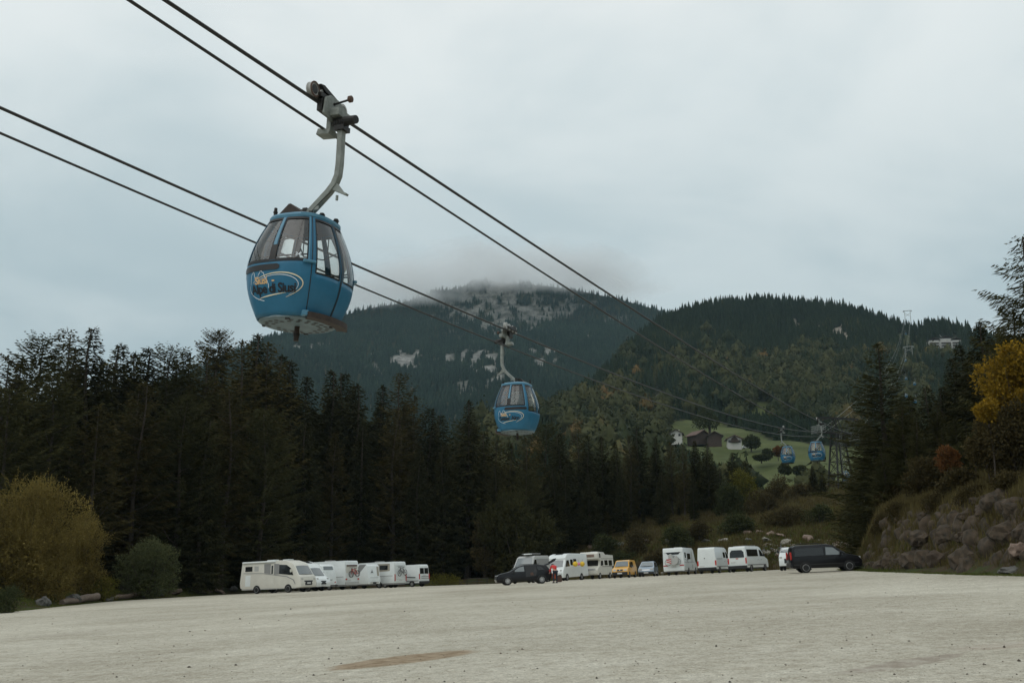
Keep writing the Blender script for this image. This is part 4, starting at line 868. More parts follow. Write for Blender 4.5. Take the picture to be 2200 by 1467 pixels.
M['f_willow'] = foliage('willow_leaves', (.105, .080, .024), (.215, .165, .048), (.33, .26, .085), transl=.3)
M['f_green'] = foliage('green_leaves', (.032, .040, .016), (.066, .074, .03), (.105, .108, .045), transl=.25)
M['f_grey'] = foliage('grey_green_leaves', (.050, .060, .026), (.105, .115, .052), (.165, .165, .08), transl=.3)
M['f_lime'] = foliage('yellow_green_leaves', (.085, .085, .018), (.16, .145, .026), (.26, .21, .035), transl=.3)
M['f_gold'] = foliage('golden_leaves', (.12, .085, .016), (.36, .22, .022), (.68, .44, .05), transl=.3)
M['f_rust'] = foliage('rust_leaves', (.085, .05, .02), (.20, .085, .03), (.36, .15, .045), transl=.3)
M['f_brown'] = foliage('brown_olive_leaves', (.042, .034, .015), (.078, .062, .026), (.12, .092, .036), transl=.2)
cone = lambda p: (lambda f: (1 - f) ** p)
def _sprucecol(f): return (1 - f) ** .85 * (1 - .25 * math.exp(-(f * 9)))
PROTO = {}
def proto(kind, L, tk, mtl, Ht):
    PROTO.setdefault(kind, []).append((L.mesh(kind, mtl), tk, Ht))
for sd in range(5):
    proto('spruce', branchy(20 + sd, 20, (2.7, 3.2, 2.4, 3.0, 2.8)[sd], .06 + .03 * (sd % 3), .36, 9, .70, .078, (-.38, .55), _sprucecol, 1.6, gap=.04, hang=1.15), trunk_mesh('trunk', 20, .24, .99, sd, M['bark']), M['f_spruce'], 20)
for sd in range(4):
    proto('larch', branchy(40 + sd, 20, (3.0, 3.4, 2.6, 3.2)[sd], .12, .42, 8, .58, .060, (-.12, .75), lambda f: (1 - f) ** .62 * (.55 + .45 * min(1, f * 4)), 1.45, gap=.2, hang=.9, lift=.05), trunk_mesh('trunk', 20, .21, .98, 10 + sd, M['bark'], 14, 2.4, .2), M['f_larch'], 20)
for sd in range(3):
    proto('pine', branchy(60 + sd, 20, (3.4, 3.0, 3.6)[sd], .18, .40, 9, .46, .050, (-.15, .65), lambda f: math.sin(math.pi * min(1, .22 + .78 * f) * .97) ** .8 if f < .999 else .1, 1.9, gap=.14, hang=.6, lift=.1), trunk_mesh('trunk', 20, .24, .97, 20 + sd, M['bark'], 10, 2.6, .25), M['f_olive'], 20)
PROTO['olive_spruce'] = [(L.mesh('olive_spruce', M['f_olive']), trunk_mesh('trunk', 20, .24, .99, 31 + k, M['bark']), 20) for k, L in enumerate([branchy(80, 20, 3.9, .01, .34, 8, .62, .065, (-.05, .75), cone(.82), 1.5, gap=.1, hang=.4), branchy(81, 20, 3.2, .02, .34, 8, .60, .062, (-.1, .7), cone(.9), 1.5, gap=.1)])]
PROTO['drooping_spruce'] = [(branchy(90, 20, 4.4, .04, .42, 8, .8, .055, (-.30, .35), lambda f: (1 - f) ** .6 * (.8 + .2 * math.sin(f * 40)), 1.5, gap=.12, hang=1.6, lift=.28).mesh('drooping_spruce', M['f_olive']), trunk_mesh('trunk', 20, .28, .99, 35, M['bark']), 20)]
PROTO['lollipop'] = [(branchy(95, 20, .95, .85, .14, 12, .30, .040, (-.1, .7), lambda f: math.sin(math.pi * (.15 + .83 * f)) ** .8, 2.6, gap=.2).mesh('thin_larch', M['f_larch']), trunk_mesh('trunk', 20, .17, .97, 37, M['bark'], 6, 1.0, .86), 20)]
ALLTREES = []
def plant(kind, x, y, Ht, name, label, cat, group=None, k=None, wide=1.0):
    cm, tm, h0 = PROTO[kind][(k if k is not None else len(ALLTREES)) % len(PROTO[kind])]
    z = Hs(x, y); t = empty(name, (x, y, z), random.random() * 6.28, label, cat, group); s = Ht / h0; w = s * wide * random.uniform(.92, 1.08)
    for nm, me in (('crown', cm), ('trunk', tm)):
        o = link(nm, me, t); o.scale = (w, w, s)
    ALLTREES.append(t); return t
def plant_top(kind, px, py, Y, *a, **k):        # tree whose tip stands where the photo shows it
    p = at(px, py, Y); return plant(kind, p.x, Y, max(2.0, p.z - Hs(p.x, Y)), *a, **k)
front = interp([(-300, 92), (0, 96), (200, 101), (420, 111), (560, 119), (690, 140), (800, 146), (1100, 146), (1250, 152), (1400, 162), (1560, 168)])
KN = {'s': ('spruce', 'spruce_tree'), 'l': ('larch', 'larch_tree'), 'p': ('pine', 'pine_tree'), 'q': ('lollipop', 'larch_tree'), 'o': ('olive_spruce', 'spruce_tree')}
SIL = [(15, 763, 'l', 8, 'sparse brown larch at the left end of the dark forest skyline'), (48, 775, 's', 14, None), (85, 727, 'p', 9, 'broad bushy tree on the skyline, left of the airy pale larch'), (145, 705, 'l', 12, 'airy larch with see-through crown on the skyline, left of the tall pointed spruce'),
 (203, 702, 's', 6, 'tall dark spruce with pointed spire above the left forest skyline'), (228, 775, 's', 14, None), (262, 738, 's', 12, 'slim dark spruce on the skyline right of the tall spire spruce'), (292, 757, 's', 15, None), (318, 748, 's', 11, 'double pointed dark spruce group tip on the left skyline'), (370, 742, 'p', 10, 'rounded bushy pine on the skyline left of the thin lollipop larch'), (400, 752, 's', 14, None), (440, 757, 'l', 11, None),
 (470, 710, 'q', 16, 'thin larch with a small round crown on a bare stem against the sky'), (520, 732, 'l', 8, 'brown larch below the big gondola, left of the dark star topped spruce'), (555, 717, 's', 12, 'dark ragged spruce top standing before the far mountain under the big gondola'), (578, 735, 'l', 9, 'tall olive larch directly under the big gondola floor'), (608, 762, 's', 12, None), (627, 775, 's', 5, 'pointed dark spruce just right below the big gondola'), (660, 810, 's', 8, None),
 (712, 795, 's', 6, 'left of a pair of twin pointed spruces before the far mountain'), (742, 797, 's', 9, 'right of a pair of twin pointed spruces before the far mountain'), (767, 825, 's', 4, None), (822, 828, 's', 8, 'dark spruce tip just left of the olive larch before the far mountain'), (863, 800, 'l', 6, 'tall olive larch standing between the two gondolas before the far mountain'), (893, 850, 'l', 9, None), (925, 873, 's', 5, None), (948, 890, 's', 9, None),
 (1008, 860, 's', 1, 'wide dark cone shaped spruce just left of the middle gondola'), (1042, 930, 's', 8, None), (1068, 945, 'l', 5, None), (1095, 948, 's', 9, None), (1130, 940, 'l', 8, None), (1172, 912, 'p', 12, 'olive rounded pine just right of the middle gondola'), (1202, 930, 's', 6, None), (1240, 908, 'l', 12, None), (1262, 935, 's', 6, None), (1292, 938, 's', 9, None), (1322, 952, 's', 4, None), (1352, 935, 'l', 9, None), (1369, 919, 's', 12, 'dark bushy topped spruce left of the white farmhouse'),
 (1408, 938, 's', 6, None), (1440, 950, 'l', 7, None), (1466, 955, 'l', 3, None), (1492, 947, 's', 5, 'pointed spruce in front of the dark farm barn'), (1519, 952, 's', 2, 'dark spruce at the right end of the forest before the meadow'), (1546, 1005, 's', 0, None), (1572, 972, 's', 8, None), (1600, 990, 'p', 6, None)]
silh = interp([(a, b) for a, b, *_ in SIL] + [(-200, 770)])
GEN = {'s': ('dark spruce inside the shadowy forest wall behind the parked campers', 'dark spruces of the forest'), 'l': ('thin brownish larch mixed into the dark forest wall', 'larches of the forest'), 'p': ('bushy olive pine mixed into the dark forest wall', 'pines of the forest'), 'o': ('dark spruce inside the shadowy forest wall behind the parked campers', 'dark spruces of the forest')}
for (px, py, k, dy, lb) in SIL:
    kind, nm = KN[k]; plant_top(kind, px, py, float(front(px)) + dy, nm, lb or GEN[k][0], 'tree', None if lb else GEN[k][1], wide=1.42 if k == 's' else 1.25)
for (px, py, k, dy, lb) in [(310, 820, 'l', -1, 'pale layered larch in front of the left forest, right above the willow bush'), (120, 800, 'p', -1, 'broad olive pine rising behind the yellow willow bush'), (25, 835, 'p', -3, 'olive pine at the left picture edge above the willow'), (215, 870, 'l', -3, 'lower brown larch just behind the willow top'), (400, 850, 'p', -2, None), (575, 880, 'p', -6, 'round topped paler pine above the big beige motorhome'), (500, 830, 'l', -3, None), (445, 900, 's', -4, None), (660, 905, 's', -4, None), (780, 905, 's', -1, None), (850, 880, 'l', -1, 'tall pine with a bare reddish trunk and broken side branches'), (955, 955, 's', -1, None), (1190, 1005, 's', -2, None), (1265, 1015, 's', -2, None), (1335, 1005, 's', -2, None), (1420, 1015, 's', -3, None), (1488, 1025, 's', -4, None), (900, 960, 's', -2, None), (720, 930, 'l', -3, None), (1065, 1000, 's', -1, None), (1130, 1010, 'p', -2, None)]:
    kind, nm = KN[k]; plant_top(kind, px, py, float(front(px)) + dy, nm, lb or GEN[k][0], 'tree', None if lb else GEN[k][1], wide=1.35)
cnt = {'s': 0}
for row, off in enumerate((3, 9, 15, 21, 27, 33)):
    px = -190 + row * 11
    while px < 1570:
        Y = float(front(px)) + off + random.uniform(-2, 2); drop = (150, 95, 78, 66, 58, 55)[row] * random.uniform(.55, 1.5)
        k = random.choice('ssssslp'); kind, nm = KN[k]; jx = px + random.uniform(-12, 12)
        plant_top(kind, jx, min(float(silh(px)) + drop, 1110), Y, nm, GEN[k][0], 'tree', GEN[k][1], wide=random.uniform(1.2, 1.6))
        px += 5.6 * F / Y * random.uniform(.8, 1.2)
# ---- broadleaf bushes and trees (each its own crown and stem)
def bush(px, py_top, py_bot, wpx, Y, material, name, label, cat, n=5000, leaf=.22, seed=0, stems=5, group=None, trunk=False, spread=1.0):
    p = at(px, py_top, Y); q = at(px, py_bot, Y); w = wpx / F * Y; zb = min(Hs(p.x, Y), q.z) if not trunk else Hs(p.x, Y); hgt = p.z - q.z; g = np.random.default_rng(seed + 500)
    t = empty(name, (p.x, Y, zb), 0, label, cat, group); base = q.z - zb; lobes = []
    for k in range(13):
        a = g.random() * 6.283; f = (k + .5) / 13; rr = w * .5 * math.sin(math.pi * (.18 + .72 * f)) * g.uniform(.25, .8)
        lobes.append((math.cos(a) * rr, math.sin(a) * rr * .8, base + hgt * (.12 + .74 * f), w * g.uniform(.16, .27), min(1.25, max(.6, hgt / w)) * g.uniform(.8, 1.15)))
    L = leafy(seed, lobes, n, leaf, shoots=int(60 + n * .02), slen=.55); c = np.array(L.c); keep = c[:, 2] > .02
    for nm in ('c', 'u', 'v', 't'): setattr(L, nm, list(np.array(getattr(L, nm))[keep]))
    link('crown', L.mesh('crown', material), t); mb = MB()
    if trunk: mb.tube([(0, 0, -.3), (.06 * w, 0, base * .6), (0, .03 * w, base + hgt * .35), (.02 * w, 0, base + hgt * .75)], [.035 * w, .03 * w, .02 * w, .006 * w], 7)
    for k in range(stems):
        a = k * 2.4 + seed; mb.tube([(0, 0, base * .9 if trunk else -.2), (math.cos(a) * w * .14, math.sin(a) * w * .12, base + hgt * .35), (math.cos(a) * w * .3, math.sin(a) * w * .26, base + hgt * .72)], [.012 * w + .01, .009 * w + .005, .004], 5)
    link('trunk' if trunk else 'stem', mb.mesh('stem', M['bark'], smooth=True), t); return t
def multi(px, py, w, h, Y): return (px, py, py + h, w, Y)
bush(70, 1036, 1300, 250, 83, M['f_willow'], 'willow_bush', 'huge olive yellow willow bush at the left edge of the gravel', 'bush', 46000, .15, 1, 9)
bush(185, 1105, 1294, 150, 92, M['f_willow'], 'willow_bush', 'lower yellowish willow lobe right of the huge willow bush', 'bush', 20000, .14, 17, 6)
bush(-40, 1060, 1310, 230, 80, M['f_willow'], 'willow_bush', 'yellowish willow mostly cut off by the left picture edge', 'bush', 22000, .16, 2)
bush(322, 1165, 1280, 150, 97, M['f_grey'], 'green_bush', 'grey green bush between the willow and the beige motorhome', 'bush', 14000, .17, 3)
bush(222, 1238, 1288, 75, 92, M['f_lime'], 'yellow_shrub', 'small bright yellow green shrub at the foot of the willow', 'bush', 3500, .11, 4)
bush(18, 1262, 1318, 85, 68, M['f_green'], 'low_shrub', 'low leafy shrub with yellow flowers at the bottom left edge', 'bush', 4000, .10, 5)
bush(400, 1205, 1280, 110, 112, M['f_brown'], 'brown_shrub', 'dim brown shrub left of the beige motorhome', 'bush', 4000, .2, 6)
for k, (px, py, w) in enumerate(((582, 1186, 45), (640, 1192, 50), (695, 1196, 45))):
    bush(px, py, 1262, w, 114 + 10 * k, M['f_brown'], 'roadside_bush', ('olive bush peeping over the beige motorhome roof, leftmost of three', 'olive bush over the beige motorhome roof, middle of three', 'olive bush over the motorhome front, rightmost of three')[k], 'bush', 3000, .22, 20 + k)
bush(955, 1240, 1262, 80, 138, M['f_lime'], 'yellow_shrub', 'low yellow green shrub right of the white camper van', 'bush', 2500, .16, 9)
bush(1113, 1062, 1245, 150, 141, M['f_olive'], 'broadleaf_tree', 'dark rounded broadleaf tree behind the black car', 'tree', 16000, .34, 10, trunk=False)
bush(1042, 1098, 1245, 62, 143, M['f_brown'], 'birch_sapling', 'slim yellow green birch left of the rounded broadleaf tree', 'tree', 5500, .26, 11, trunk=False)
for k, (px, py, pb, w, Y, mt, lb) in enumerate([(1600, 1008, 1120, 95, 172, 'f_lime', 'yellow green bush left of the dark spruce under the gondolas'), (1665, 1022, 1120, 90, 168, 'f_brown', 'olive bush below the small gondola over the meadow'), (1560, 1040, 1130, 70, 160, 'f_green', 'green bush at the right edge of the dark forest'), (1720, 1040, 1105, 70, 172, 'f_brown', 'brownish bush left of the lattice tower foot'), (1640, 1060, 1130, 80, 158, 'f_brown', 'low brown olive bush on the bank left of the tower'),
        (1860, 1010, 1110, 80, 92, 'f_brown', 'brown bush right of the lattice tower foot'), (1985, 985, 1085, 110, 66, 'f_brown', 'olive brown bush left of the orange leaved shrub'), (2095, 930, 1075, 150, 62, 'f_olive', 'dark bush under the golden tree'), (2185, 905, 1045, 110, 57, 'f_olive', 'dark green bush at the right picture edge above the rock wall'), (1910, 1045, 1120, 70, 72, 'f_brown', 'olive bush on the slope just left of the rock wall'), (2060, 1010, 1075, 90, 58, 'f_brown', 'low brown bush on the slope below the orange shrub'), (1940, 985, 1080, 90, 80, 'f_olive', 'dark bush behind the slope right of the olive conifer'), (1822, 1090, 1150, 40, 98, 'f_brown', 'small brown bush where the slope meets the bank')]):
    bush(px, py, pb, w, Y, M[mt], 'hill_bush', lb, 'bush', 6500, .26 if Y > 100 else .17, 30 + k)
for k, (px, py, pb, w, Y) in enumerate([(1300, 1150, 1200, 60, 150), (1370, 1140, 1195, 70, 152), (1450, 1130, 1185, 70, 150), (1500, 1118, 1170, 60, 148), (1585, 1105, 1150, 80, 150), (1690, 1090, 1135, 90, 152), (1760, 1085, 1130, 70, 150), (1420, 1185, 1215, 60, 132), (1340, 1190, 1220, 70, 134)]):
    h_ = ground_hit(px, pb, 90, 220); Y = h_.y + 1 if h_ else Y
    bush(px, py, pb, w, Y, M['f_brown' if k % 2 else 'f_green'], 'bank_bush', 'low dull bush on the rough bank behind the parked vehicles', 'bush', 3500, .24, 80 + k, group='bushes on the bank')
for k, (px, py, pb, w, Y) in enumerate([(1935, 1080, 1120, 70, 58), (2010, 1062, 1105, 80, 54), (2090, 1045, 1085, 90, 50), (2170, 1020, 1062, 90, 47), (1895, 1105, 1150, 50, 62)]):
    h_ = ground_hit(px, pb, 30, 120); Y = h_.y + .4 if h_ else Y
    bush(px, py, pb, w, Y, M['f_brown'], 'overhanging_shrub', 'brown shrub spilling over the crest of the rock wall', 'bush', 3500, .12, 95 + k, group='shrubs on the crest of the rock wall')
bush(2036, 962, 1008, 50, 60, M['f_rust'], 'orange_shrub', 'orange leaved shrub on the right hand slope', 'bush', 2600, .14, 50)
bush(2168, 752, 915, 165, 54, M['f_gold'], 'maple_tree', 'golden yellow maple on the right, brightest tree in the scene', 'tree', 9000, .19, 51, trunk=True)
bush(2172, 868, 1020, 170, 52.5, M['f_brown'], 'hill_bush', 'olive brown bush directly under the golden maple crown', 'bush', 9000, .16, 58)
bush(2118, 905, 1010, 90, 53.5, M['f_brown'], 'hill_bush', 'olive brown bush left below the golden maple crown', 'bush', 5000, .16, 59)
bush(2120, 860, 905, 60, 52, M['f_gold'], 'maple_tree', 'small amber maple left under the golden one', 'tree', 3000, .16, 52, trunk=True)
for (kind, px, py, Y, nm, lb, wd) in [('drooping_spruce', 2204, 505, 56, 'spruce_tree', 'tall spruce with hanging boughs cut by the right picture edge', 1.6), ('drooping_spruce', 2168, 655, 64, 'spruce_tree', 'spruce with hanging boughs just left of the tallest one', 1.5), ('spruce', 2105, 690, 74, 'spruce_tree', 'dark broad spruce behind the golden maple', 1.9), ('spruce', 2150, 700, 80, 'spruce_tree', 'dark spruce filling behind the golden maple', 1.6), ('olive_spruce', 1885, 738, 80, 'conifer_tree', 'olive conical conifer right of the lattice tower', 1.9), ('olive_spruce', 1935, 860, 76, 'conifer_tree', 'shorter olive conifer right of the conical one', 1.7), ('olive_spruce', 1850, 900, 88, 'conifer_tree', 'olive conifer beside the right platform of the tower', 1.5),
        ('spruce', 2042, 770, 92, 'spruce_tree', 'dark spruce left of the golden maple, below the hotel', 1.6), ('spruce', 1990, 830, 96, 'spruce_tree', 'dark spruce just right of the cleared strip', 1.6), ('olive_spruce', 2010, 870, 80, 'conifer_tree', 'dull olive conifer in the dark group left of the maple', 1.6), ('spruce', 2075, 800, 84, 'spruce_tree', 'dark spruce directly left of the golden leaves', 1.5), ('larch', 2125, 740, 70, 'larch_tree', 'brownish larch behind the golden leaves', 1.3), ('spruce', 1745, 1000, 172, 'spruce_tree', 'short dark spruce under the gondola left of the lattice tower', 1.9), ('spruce', 1765, 1015, 170, 'spruce_tree', 'short dark spruce right against the lattice tower', 1.8), ('olive_spruce', 1965, 900, 70, 'conifer_tree', 'low olive conifer above the left part of the rock wall', 1.8), ('pine', 2240, 760, 60, 'pine_tree', 'dark pine at the right picture edge beside the maple', 1.2), ('olive_spruce', 1895, 960, 72, 'conifer_tree', 'bushy low conifer at the foot of the conical one', 2.4)]:
    plant_top(kind, px, py, Y, nm, lb, 'tree', wide=wd)
for k, (kind, px, py, Y, wd) in enumerate([('olive_spruce', 1842, 985, 96, 1.7), ('olive_spruce', 1868, 860, 84, 1.3), ('olive_spruce', 1912, 900, 84, 1.6), ('spruce', 1955, 850, 90, 1.6), ('olive_spruce', 1980, 940, 72, 2.0), ('spruce', 2025, 830, 88, 1.7), ('olive_spruce', 2050, 900, 70, 1.8), ('spruce', 2060, 740, 86, 1.5), ('spruce', 2090, 860, 76, 1.7), ('olive_spruce', 2110, 900, 64, 1.9), ('spruce', 2140, 800, 72, 1.7), ('spruce', 2180, 760, 70, 1.6), ('olive_spruce', 2170, 900, 62, 1.7), ('olive_spruce', 2025, 920, 74, 1.9), ('spruce', 2215, 830, 62, 1.7), ('olive_spruce', 2230, 900, 54, 1.9)]):
    plant_top(kind, px, py, Y, 'conifer_tree', 'dull green conifer in the dense group on the right hand slope', 'tree', 'conifers of the right hand slope', wide=wd)
# ---- meadow trees round the farm
for k, (px, py, pb, w, Y, mt, lb) in enumerate([(1614, 930, 966, 36, 470, 'f_green', 'round dark tree on the meadow right of the farmhouses'), (1650, 966, 985, 22, 455, 'f_green', 'small dark bush on the meadow between farm tree and gondolas'), (1636, 978, 990, 36, 440, 'f_green', 'flat dark hedge on the meadow under the farm tree'), (1525, 870, 930, 62, 600, 'f_green', 'big rounded tree above the farm roofs'), (1380, 905, 935, 60, 560, 'f_green', 'rounded tree at the left meadow patch'), (1590, 1000, 1020, 40, 400, 'f_brown', 'olive bush at the lower meadow edge'), (1685, 1000, 1022, 22, 390, 'f_green', 'dark bush below the small meadow gondola'), (1720, 1003, 1022, 22, 390, 'f_green', 'dark bush between the two small gondolas'), (1672, 960, 985, 20, 455, 'f_rust', 'reddish tree behind the left small gondola')]):
    Y = float(depth2(pb)) - 3; p = at(px, pb, Y); t = empty('meadow_tree', tuple(p), 0, lb, 'tree'); w_ = w / F * Y; h_ = (pb - py) / F * Y
    g = np.random.default_rng(70 + k); lobes = [(g.normal(0, .2) * w_, g.normal(0, .15) * w_, h_ * (.35 + .45 * g.random()), w_ * g.uniform(.2, .32), min(1.2, h_ / w_)) for _ in range(7)]
    link('crown', leafy(70 + k, lobes, 2600, .9, inner=.6).mesh('crown', M[mt]), t); link('trunk', MB().tube([(0, 0, -1), (0, 0, h_ * .6)], [w_ * .05, w_ * .03], 6).mesh('trunk', M['bark']), t)
# ------------------------------------------------------------------ vehicles
def wheel(root, x, y, r, w=.2, spokes=7, rim='alloy', arch=True):
    s = 1 if y > 0 else -1
    t = MB(); t.lathe([(r * .62, -w / 2), (r * .93, -w / 2), (r, -w * .32), (r, w * .32), (r * .93, w / 2), (r * .62, w / 2)], 22, axis='y'); o = t.build('wheel', M['tyre'], root, smooth=True, loc=(x, y - s * w / 2, r))
    m = MB(); yo = s * w * .42; m.lathe([(r * .56, yo - .04), (r * .66, yo - .04), (r * .66, yo + .015), (r * .58, yo + .015)], 22, axis='y')
    for k in range(spokes):
        a = 6.283 * k / spokes; d = Vector((math.cos(a), 0, math.sin(a))); m.rtube([d * .03 + Vector((0, yo, 0)), d * r * .6 + Vector((0, yo, 0))], .02, r * .15, (0, 1, 0))
    m.cyl((0, yo - .02, 0), (0, yo + .015, 0), r * .16, 10); m.build('rim', M[rim], o)
    b = MB(); b.cyl((0, yo - .05, 0), (0, yo - .03, 0), r * .6, 18); b.build('brake_disc', M['black'], o)
    return o
class Veh:
    def __init__(v, name, label, cat, px, py_, Y, head, L, W, group=None):
        x = at(px, py_, Y).x; v.x = x; v.Y = Y; v.root = empty(name, (x, Y, float(lot_z(x, Y)) + .012), R(head), label, cat, group); v.W = W
        # follow the slope of the lot
        e = .6; nx = (float(lot_z(x + e, Y)) - float(lot_z(x - e, Y))) / (2 * e); ny = (float(lot_z(x, Y + e)) - float(lot_z(x, Y - e))) / (2 * e)
        n = Vector((-nx, -ny, 1)).normalized(); q = Vector((0, 0, 1)).rotation_difference(n); v.root.rotation_mode = 'QUATERNION'; v.root.rotation_quaternion = q @ Matrix.Rotation(R(head), 3, 'Z').to_quaternion()
    def body(v, prof, m, tum=(1.0, .12, 2.9), bevel=.06, name='body'):
        z0, k, z1 = tum; v.tum = tum; mb = MB(); n = len(prof)
        vs = [(x, s * v.hw(z), z) for s in (-1, 1) for x, z in prof]
        mb.add(vs, [tuple(range(n)), tuple(range(2 * n - 1, n - 1, -1))] + [(i, (i + 1) % n, (i + 1) % n + n, i + n) for i in range(n)])
        me = mb.mesh(name, M[m], bevel, True); bm = bmesh.new(); bm.from_mesh(me); bmesh.ops.triangulate(bm, faces=[f for f in bm.faces if len(f.verts) > 4]); bm.to_mesh(me); bm.free()
        v.prof = prof; v.b = link(name, me, v.root); return v.b
    def hw(v, z): z0, k, z1 = v.tum; return v.W / 2 - k * max(0, (z - z0) / (z1 - z0))
    def side(v, poly, m, name, ys=(-1, 1), off=.006, parent=None, th=.02):
        for s in ys:
            mb = MB(); n = len(poly); vs = [(x, s * (v.hw(z) + off), z) for x, z in poly] + [(x, s * (v.hw(z) + off - th), z) for x, z in poly]
            mb.add(vs, [tuple(range(n)), tuple(range(2 * n - 1, n - 1, -1))] + [(i, (i + 1) % n, (i + 1) % n + n, i + n) for i in range(n)]); mb.build(name, M[m], parent or v.root)
    def cross(v, p0, p1, w0, w1, m, name, off=.012, y0=0, th=.02, bulge=0):
        """panel across the car on the profile segment p0 (low) -> p1 (high)"""
        d = Vector((p1[0] - p0[0], 0, p1[1] - p0[1])).normalized(); nn = Vector((d.z, 0, -d.x))
        sx = 1 if p0[0] >= 0 else -1
        if nn.x * sx < 0: nn = -nn
        A = Vector((p0[0], y0, p0[1])) + nn * off; B = Vector((p1[0], y0, p1[1])) + nn * off; k = 6; vs = []
        for base, w in ((A, w0), (B, w1)):
            for i in range(k + 1): f = -1 + 2 * i / k; vs.append(base + Vector((0, f * w / 2, 0)) + nn * bulge * (1 - f * f))
        vs += [p - nn * th for p in vs]; q = 2 * (k + 1); mb = MB()
        fs = [(i, i + 1, k + 2 + i, k + 1 + i) for i in range(k)] + [(q + i, q + i + 1, q + k + 2 + i, q + k + 1 + i) for i in range(k)] + [(i, i + 1, q + i + 1, q + i) for i in range(k)] + [(k + 1 + i, k + 2 + i, q + k + 2 + i, q + k + 1 + i) for i in range(k)] + [(0, k + 1, q + k + 1, q), (k, 2 * k + 1, q + 2 * k + 1, q + k)]
        mb.add(vs, fs); return mb.build(name, M[m], v.root)
    def box(v, c, d, m, name, bevel=.015, rot=None, parent=None): return MB().box(c, d, rot).build(name, M[m], parent or v.root, bevel=bevel)
    def wheels(v, xf, xr, r, y=None, spokes=7, rim='alloy', w=.21, arch='black'):
        y = y or v.W / 2 + .03
        for x in (xf, xr):
            for s in (-1, 1):
                wheel(v.root, x, s * y, r, w, spokes, rim)
                mb = MB(); n = 14; R0 = r * 1.17; ys = s * (v.hw(r) + .006)
                vs = [(x + R0 * math.cos(math.pi * k / n), ys, r * .95 + R0 * math.sin(math.pi * k / n)) for k in range(n + 1)] + [(x + R0, ys, r * .55), (x - R0, ys, r * .55)]; vs += [(a, ys - s * .03, c) for a, b_, c in vs]; q = n + 3
                mb.add(vs, [tuple(range(q)), tuple(range(2 * q - 1, q - 1, -1))] + [(i, (i + 1) % q, (i + 1) % q + q, i + q) for i in range(q)]); mb.build('wheel_arch', M[arch], v.root)
    def lamps(v, x, z, yy, m, name, d=(.06, .3, .18)):
        for s in (-1, 1): v.box((x, s * yy, z), d, m, name)
    def mirrors(v, x, z, m='black'):
        for s in (-1, 1): mb = MB(); mb.box((x, s * (v.hw(z) + .16), z), (.12, .16, .26)); mb.box((x, s * (v.hw(z) + .05), z - .05), (.05, .14, .05)); mb.build('wing_mirror', M[m], v.root, bevel=.02)
    def skirt(v, x0, x1, z0, z1, m='grey'):
        v.box(((x0 + x1) / 2, 0, (z0 + z1) / 2), (x1 - x0, v.W - .06, z1 - z0), m, 'underbody', bevel=.03)
    def plate(v, x, z, y=0): v.box((x, y, z), (.02, .5, .12), 'plate', 'number_plate', bevel=0)
    def handles(v, xs, z, m='black'):
        for x in xs:
            for s in (-1, 1): v.box((x, s * (v.hw(z) + .01), z), (.16, .03, .04), m, 'door_handle', bevel=.008)
def bicycle(label, root_mat, covered=False, frame='red'):
    b = empty('bicycle', (0, 0, 0), 0, label, 'bicycle'); r = .33
    for x in (-.52, .52):
        t = MB(); t.lathe([(r - .03, -.02), (r, -.02), (r, .02), (r - .03, .02)], 22, axis='y', closed=True)
        for k in range(8): a = k * math.pi / 4; t.tube([(0, 0, 0), (math.cos(a) * r, 0, math.sin(a) * r)], .004, 3)
        t.build('wheel', M['tyre'], b, loc=(x, 0, r))
    f = MB(); S = (-.18, 0, .82); Hh = (.36, 0, .86); B = (-.05, 0, .30)
    for p, q in ((B, S), (B, (.34, 0, .80)), ((-.16, 0, .76), Hh), ((-.52, 0, r), B), ((-.52, 0, r), (-.16, 0, .76)), ((.52, 0, r), Hh)): f.tube([p, q], .026, 6)
    f.build('frame', M[frame], b); h = MB(); h.tube([(.36, 0, .86), (.34, 0, 1.0)], .02, 6); h.tube([(.36, -.3, 1.0), (.34, 0, 1.0), (.36, .3, 1.0)], .018, 6); h.build('handlebar', M['black'], b); MB().box((-.2, 0, .9), (.24, .12, .05)).build('saddle', M['black'], b, bevel=.02)
    b.matrix_world = root_mat; return b
RIDES = []
# --- a: big beige integrated motorhome
v = Veh('motorhome', 'large beige motorhome with curved grey side stripe, leftmost vehicle of the row', 'motorhome', 597, 1268, 96, -27, 7.2, 2.3, 'vehicles parked along the gravel edge'); va = v
v.body([(-3.55, .55), (-3.62, 1.0), (-3.42, 2.85), (-3.3, 2.95), (.9, 2.95), (1.7, 2.9), (2.45, 2.68), (2.75, 2.42), (3.30, 1.55), (3.5, 1.42), (3.62, .85), (3.58, .45), (3.2, .42), (-3.3, .45)], 'cream', (1.0, .10, 2.9), .07)
v.skirt(-3.4, 3.1, .36, .62, 'lgrey'); v.wheels(2.15, -1.55, .36, arch='black')
v.cross((3.28, 1.58), (2.80, 2.36), 2.0, 1.75, 'windscreen', 'windscreen', bulge=.06); v.cross((3.615, .62), (3.585, 1.02), .95, 1.25, 'black', 'grille', bulge=.03); v.plate(3.64, .8)
v.side([(-3.0, 2.05), (-2.15, 2.05), (-2.15, 2.50), (-3.0, 2.50)], 'carglass', 'side_window'); v.side([(1.05, 1.72), (2.72, 1.55), (2.40, 2.2), (1.9, 2.5), (1.05, 2.55)], 'carglass', 'cab_window')
v.side([(-.7, 1.85), (.30, 1.72), (.30, 2.68), (-.75, 2.68)], 'grey', 'side_stripe'); v.side([(.45, 1.68), (1.04, 1.68), (1.04, 2.62), (.45, 2.66)], 'grey', 'side_stripe', off=.007)
